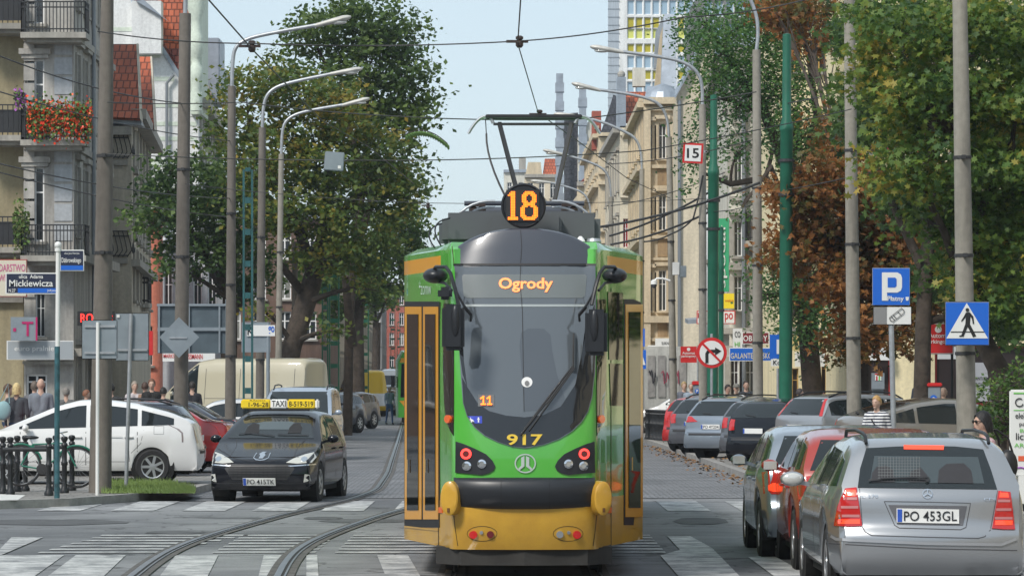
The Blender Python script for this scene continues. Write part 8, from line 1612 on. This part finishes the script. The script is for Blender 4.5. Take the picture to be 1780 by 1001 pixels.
for a, Y, h_, rz_, tp, hc_, lb in ((115, 84, 1.66, 180, (.1, .1, .1), (.2, .18, .16), 'grey-haired person behind the dark estate'), (150, 90, 1.6, 90, (.3, .2, .15), (.2, .08, .04), 'red-haired person left of the concrete pole'), (193, 84, 1.75, 180, (.03, .03, .03), (.02, .015, .012), 'person in black right behind the thick concrete pole'), (234, 92, 1.8, 20, (.5, .45, .45), (.3, .25, .2), 'person in a light top between the sign posts'), (252, 92, 1.78, 180, (.25, .15, .1), (.06, .03, .02), 'brown-haired person in the crowd right of the sign'), (264, 90, 1.86, 0, (.015, .015, .015), (.15, .06, .03), 'woman in a black sleeveless top in the crowd'), (284, 88, 1.66, 160, (.03, .03, .04), (.015, .012, .01), 'black-haired person at the right end of the crowd'), (334, 95, 1.8, 180, (.02, .02, .025), (.02, .015, .012), 'man in black beside the van windscreen')):
    person(a, Y, lb, h_, R(rz_), c_('top %d' % a, tp), hairc=hc_, vox=.026)
# far street
person(677, 170, 'grey-haired man in light blue shirt and jeans crossing the far street', 1.72, R(20), c_('light blue shirt', (.3, .38, .48)), c_('jeans blue', (.08, .16, .34)), hairc=(.5, .48, .45), vox=.03, pose='walk', z0=0)
person(628, 150, 'person in a red top bending by the yellow van', 1.3, R(90), c_('red top', (.55, .04, .06)), c_('white skirt', (.6, .58, .55)), hairc=(.03, .02, .02), vox=.03)
# right pavement
for a, Y, h_, rz_, tp, hc_, ex, lb in ((1136, 139, 1.8, 0, (.25, .12, .1), (.1, .06, .04), (), 'person near the right edge of the tram'), (1158, 140, 1.74, 0, (.4, .36, .34), (.4, .35, .3), (), 'pale-haired person by the boxed lamp pole'), (1189, 108, 1.8, 10, (.12, .13, .16), (.35, .25, .12), (), 'fair-haired person in a patterned jacket left of the parking meter'), (1202, 106, 1.78, -10, (.25, .3, .36), (.3, .28, .26), (), 'older man in light blue beside the parking meter'),
    (1265, 100, 1.72, 30, (.1, .16, .2), (.03, .02, .02), (), 'dark-haired person behind the man in the cap'), (1280, 98, 1.74, 0, (.62, .64, .68), (.2, .2, .2), ('cap',), 'man in a grey cap and white shirt walking towards the camera'), (1297, 100, 1.83, 0, (.03, .035, .045), (.03, .02, .015), (), 'dark-haired man in a dark jacket behind the capped man'), (1390, 96, 1.62, 90, (.05, .06, .09), (.04, .03, .03), (), 'person in navy bending by the shop, behind the green pole'),
    (1419, 106, 1.8, 180, (.5, .25, .22), (.5, .25, .22), (), 'person with a pink hood in front of the yellow shop'), (1606, 84, 2.0, 0, (.03, .035, .05), (.04, .03, .02), (), 'man in a dark suit standing behind the tall silver estate'), (1640, 80, 1.66, 200, (.65, .65, .66), (.3, .2, .15), (), 'person in a white shirt at the parking meter')):
    person(a, Y, lb, h_, R(rz_), c_('top %d' % a, tp), hairc=hc_, vox=.024, extras=ex)
# driver behind the taxi windscreen is only a shape; far tram
ft = empty('tram', (PX(733, 167), 167, 0), 0, 'distant green and orange tram half hidden behind the big one', 'tram')
mb = MB(); mb.v = []; 
sec_ = [(-1.2, .35), (1.2, .35), (1.2, 2.9), (.95, 3.35), (-.95, 3.35), (-1.2, 2.9)]
for (yy_, sc) in ((0, .86), (.35, .96), (1.0, 1.0), (20, 1.0)):
    for a, b_ in sec_: mb.v.append((a*sc, yy_, b_ if yy_ else .35 + (b_-.35)*.97))
for i in range(3):
    for k in range(6): mb.f.append((i*6+k, i*6+(k+1) % 6, (i+1)*6+(k+1) % 6, (i+1)*6+k)); mb.m.append(0)
mb.f += [tuple(range(6)), tuple(range(18, 24))]; mb.m += [0, 0]; fb = mb.build('body', t_green, ft, smooth=35); pj = Proj(fb, ft, 'px')
pj.kind = 'q'; pj.ray = lambda a, b: (Vector((a, -9, b)), Vector((0, 1, 0)))
pj.patch('windscreen', [(-.95, 1.25), (.95, 1.25), (.9, 2.75), (-.9, 2.75)], m_doorgl, ft, .01, .15); pj.patch('orange_band', [(-.98, 2.8), (.98, 2.8), (.92, 3.0), (-.92, 3.0)], t_orange, ft, .012, .15); pj.patch('orange_stripe', [(-1.0, 1.1), (-.75, 1.1), (.1, .4), (-.4, .4)], t_orange, ft, .01, .15); mb = MB(); mb.box((-.9, .5, .12), (.9, 19, .36)); mb.build('underframe', m_black, ft); mb = MB(); mb.box((-1.38, .3, 1.7), (-1.22, .5, 2.2)); mb.build('mirror', m_black, ft)
# ---------------------------------------------------------------- fallen leaves, haze
random.seed(9); g = MB()
for i in range(650):
    Y = random.uniform(66, 112); xk = interp(RK, Y); xx = xk - abs(random.gauss(0, .28)) if random.random() < .7 else xk + abs(random.gauss(0, .9)) + .2; z_ = .012 if xx < xk else .13; s = random.uniform(.03, .06); t = random.uniform(0, 6.28)
    u = Vector((math.cos(t)*s, math.sin(t)*s, random.uniform(0, .03))); v = Vector((-math.sin(t)*s*.6, math.cos(t)*s*.6, random.uniform(0, .02))); p = Vector((xx, Y, z_)); g.add([p-u, p-v, p+u, p+v], [(0, 1, 2, 3)])
tag(g.build('fallen_leaves', mat('dry leaves', (.16, .07, .03), .8, c2=(.26, .15, .05), vs=5), fixn=False), 'dry brown leaves gathered along the right-hand kerb', 'leaves', kind='stuff')
mb = MB(); mb.box((-850, -320, -1.5), (850, 1520, 62)); hb_ = mb.build('haze', [], None); m = bpy.data.materials.new('haze air'); m.use_nodes = True; n = m.node_tree.nodes; n.remove(n['Principled BSDF']); pv = n.new('ShaderNodeVolumePrincipled'); pv.inputs['Color'].default_value = (.82, .9, 1, 1); pv.inputs['Density'].default_value = HAZE; m.node_tree.links.new(pv.outputs[0], n['Material Output'].inputs['Volume']); hb_.data.materials.append(m); tag(hb_, 'thin pale haze lying over the whole street', 'haze', kind='stuff')
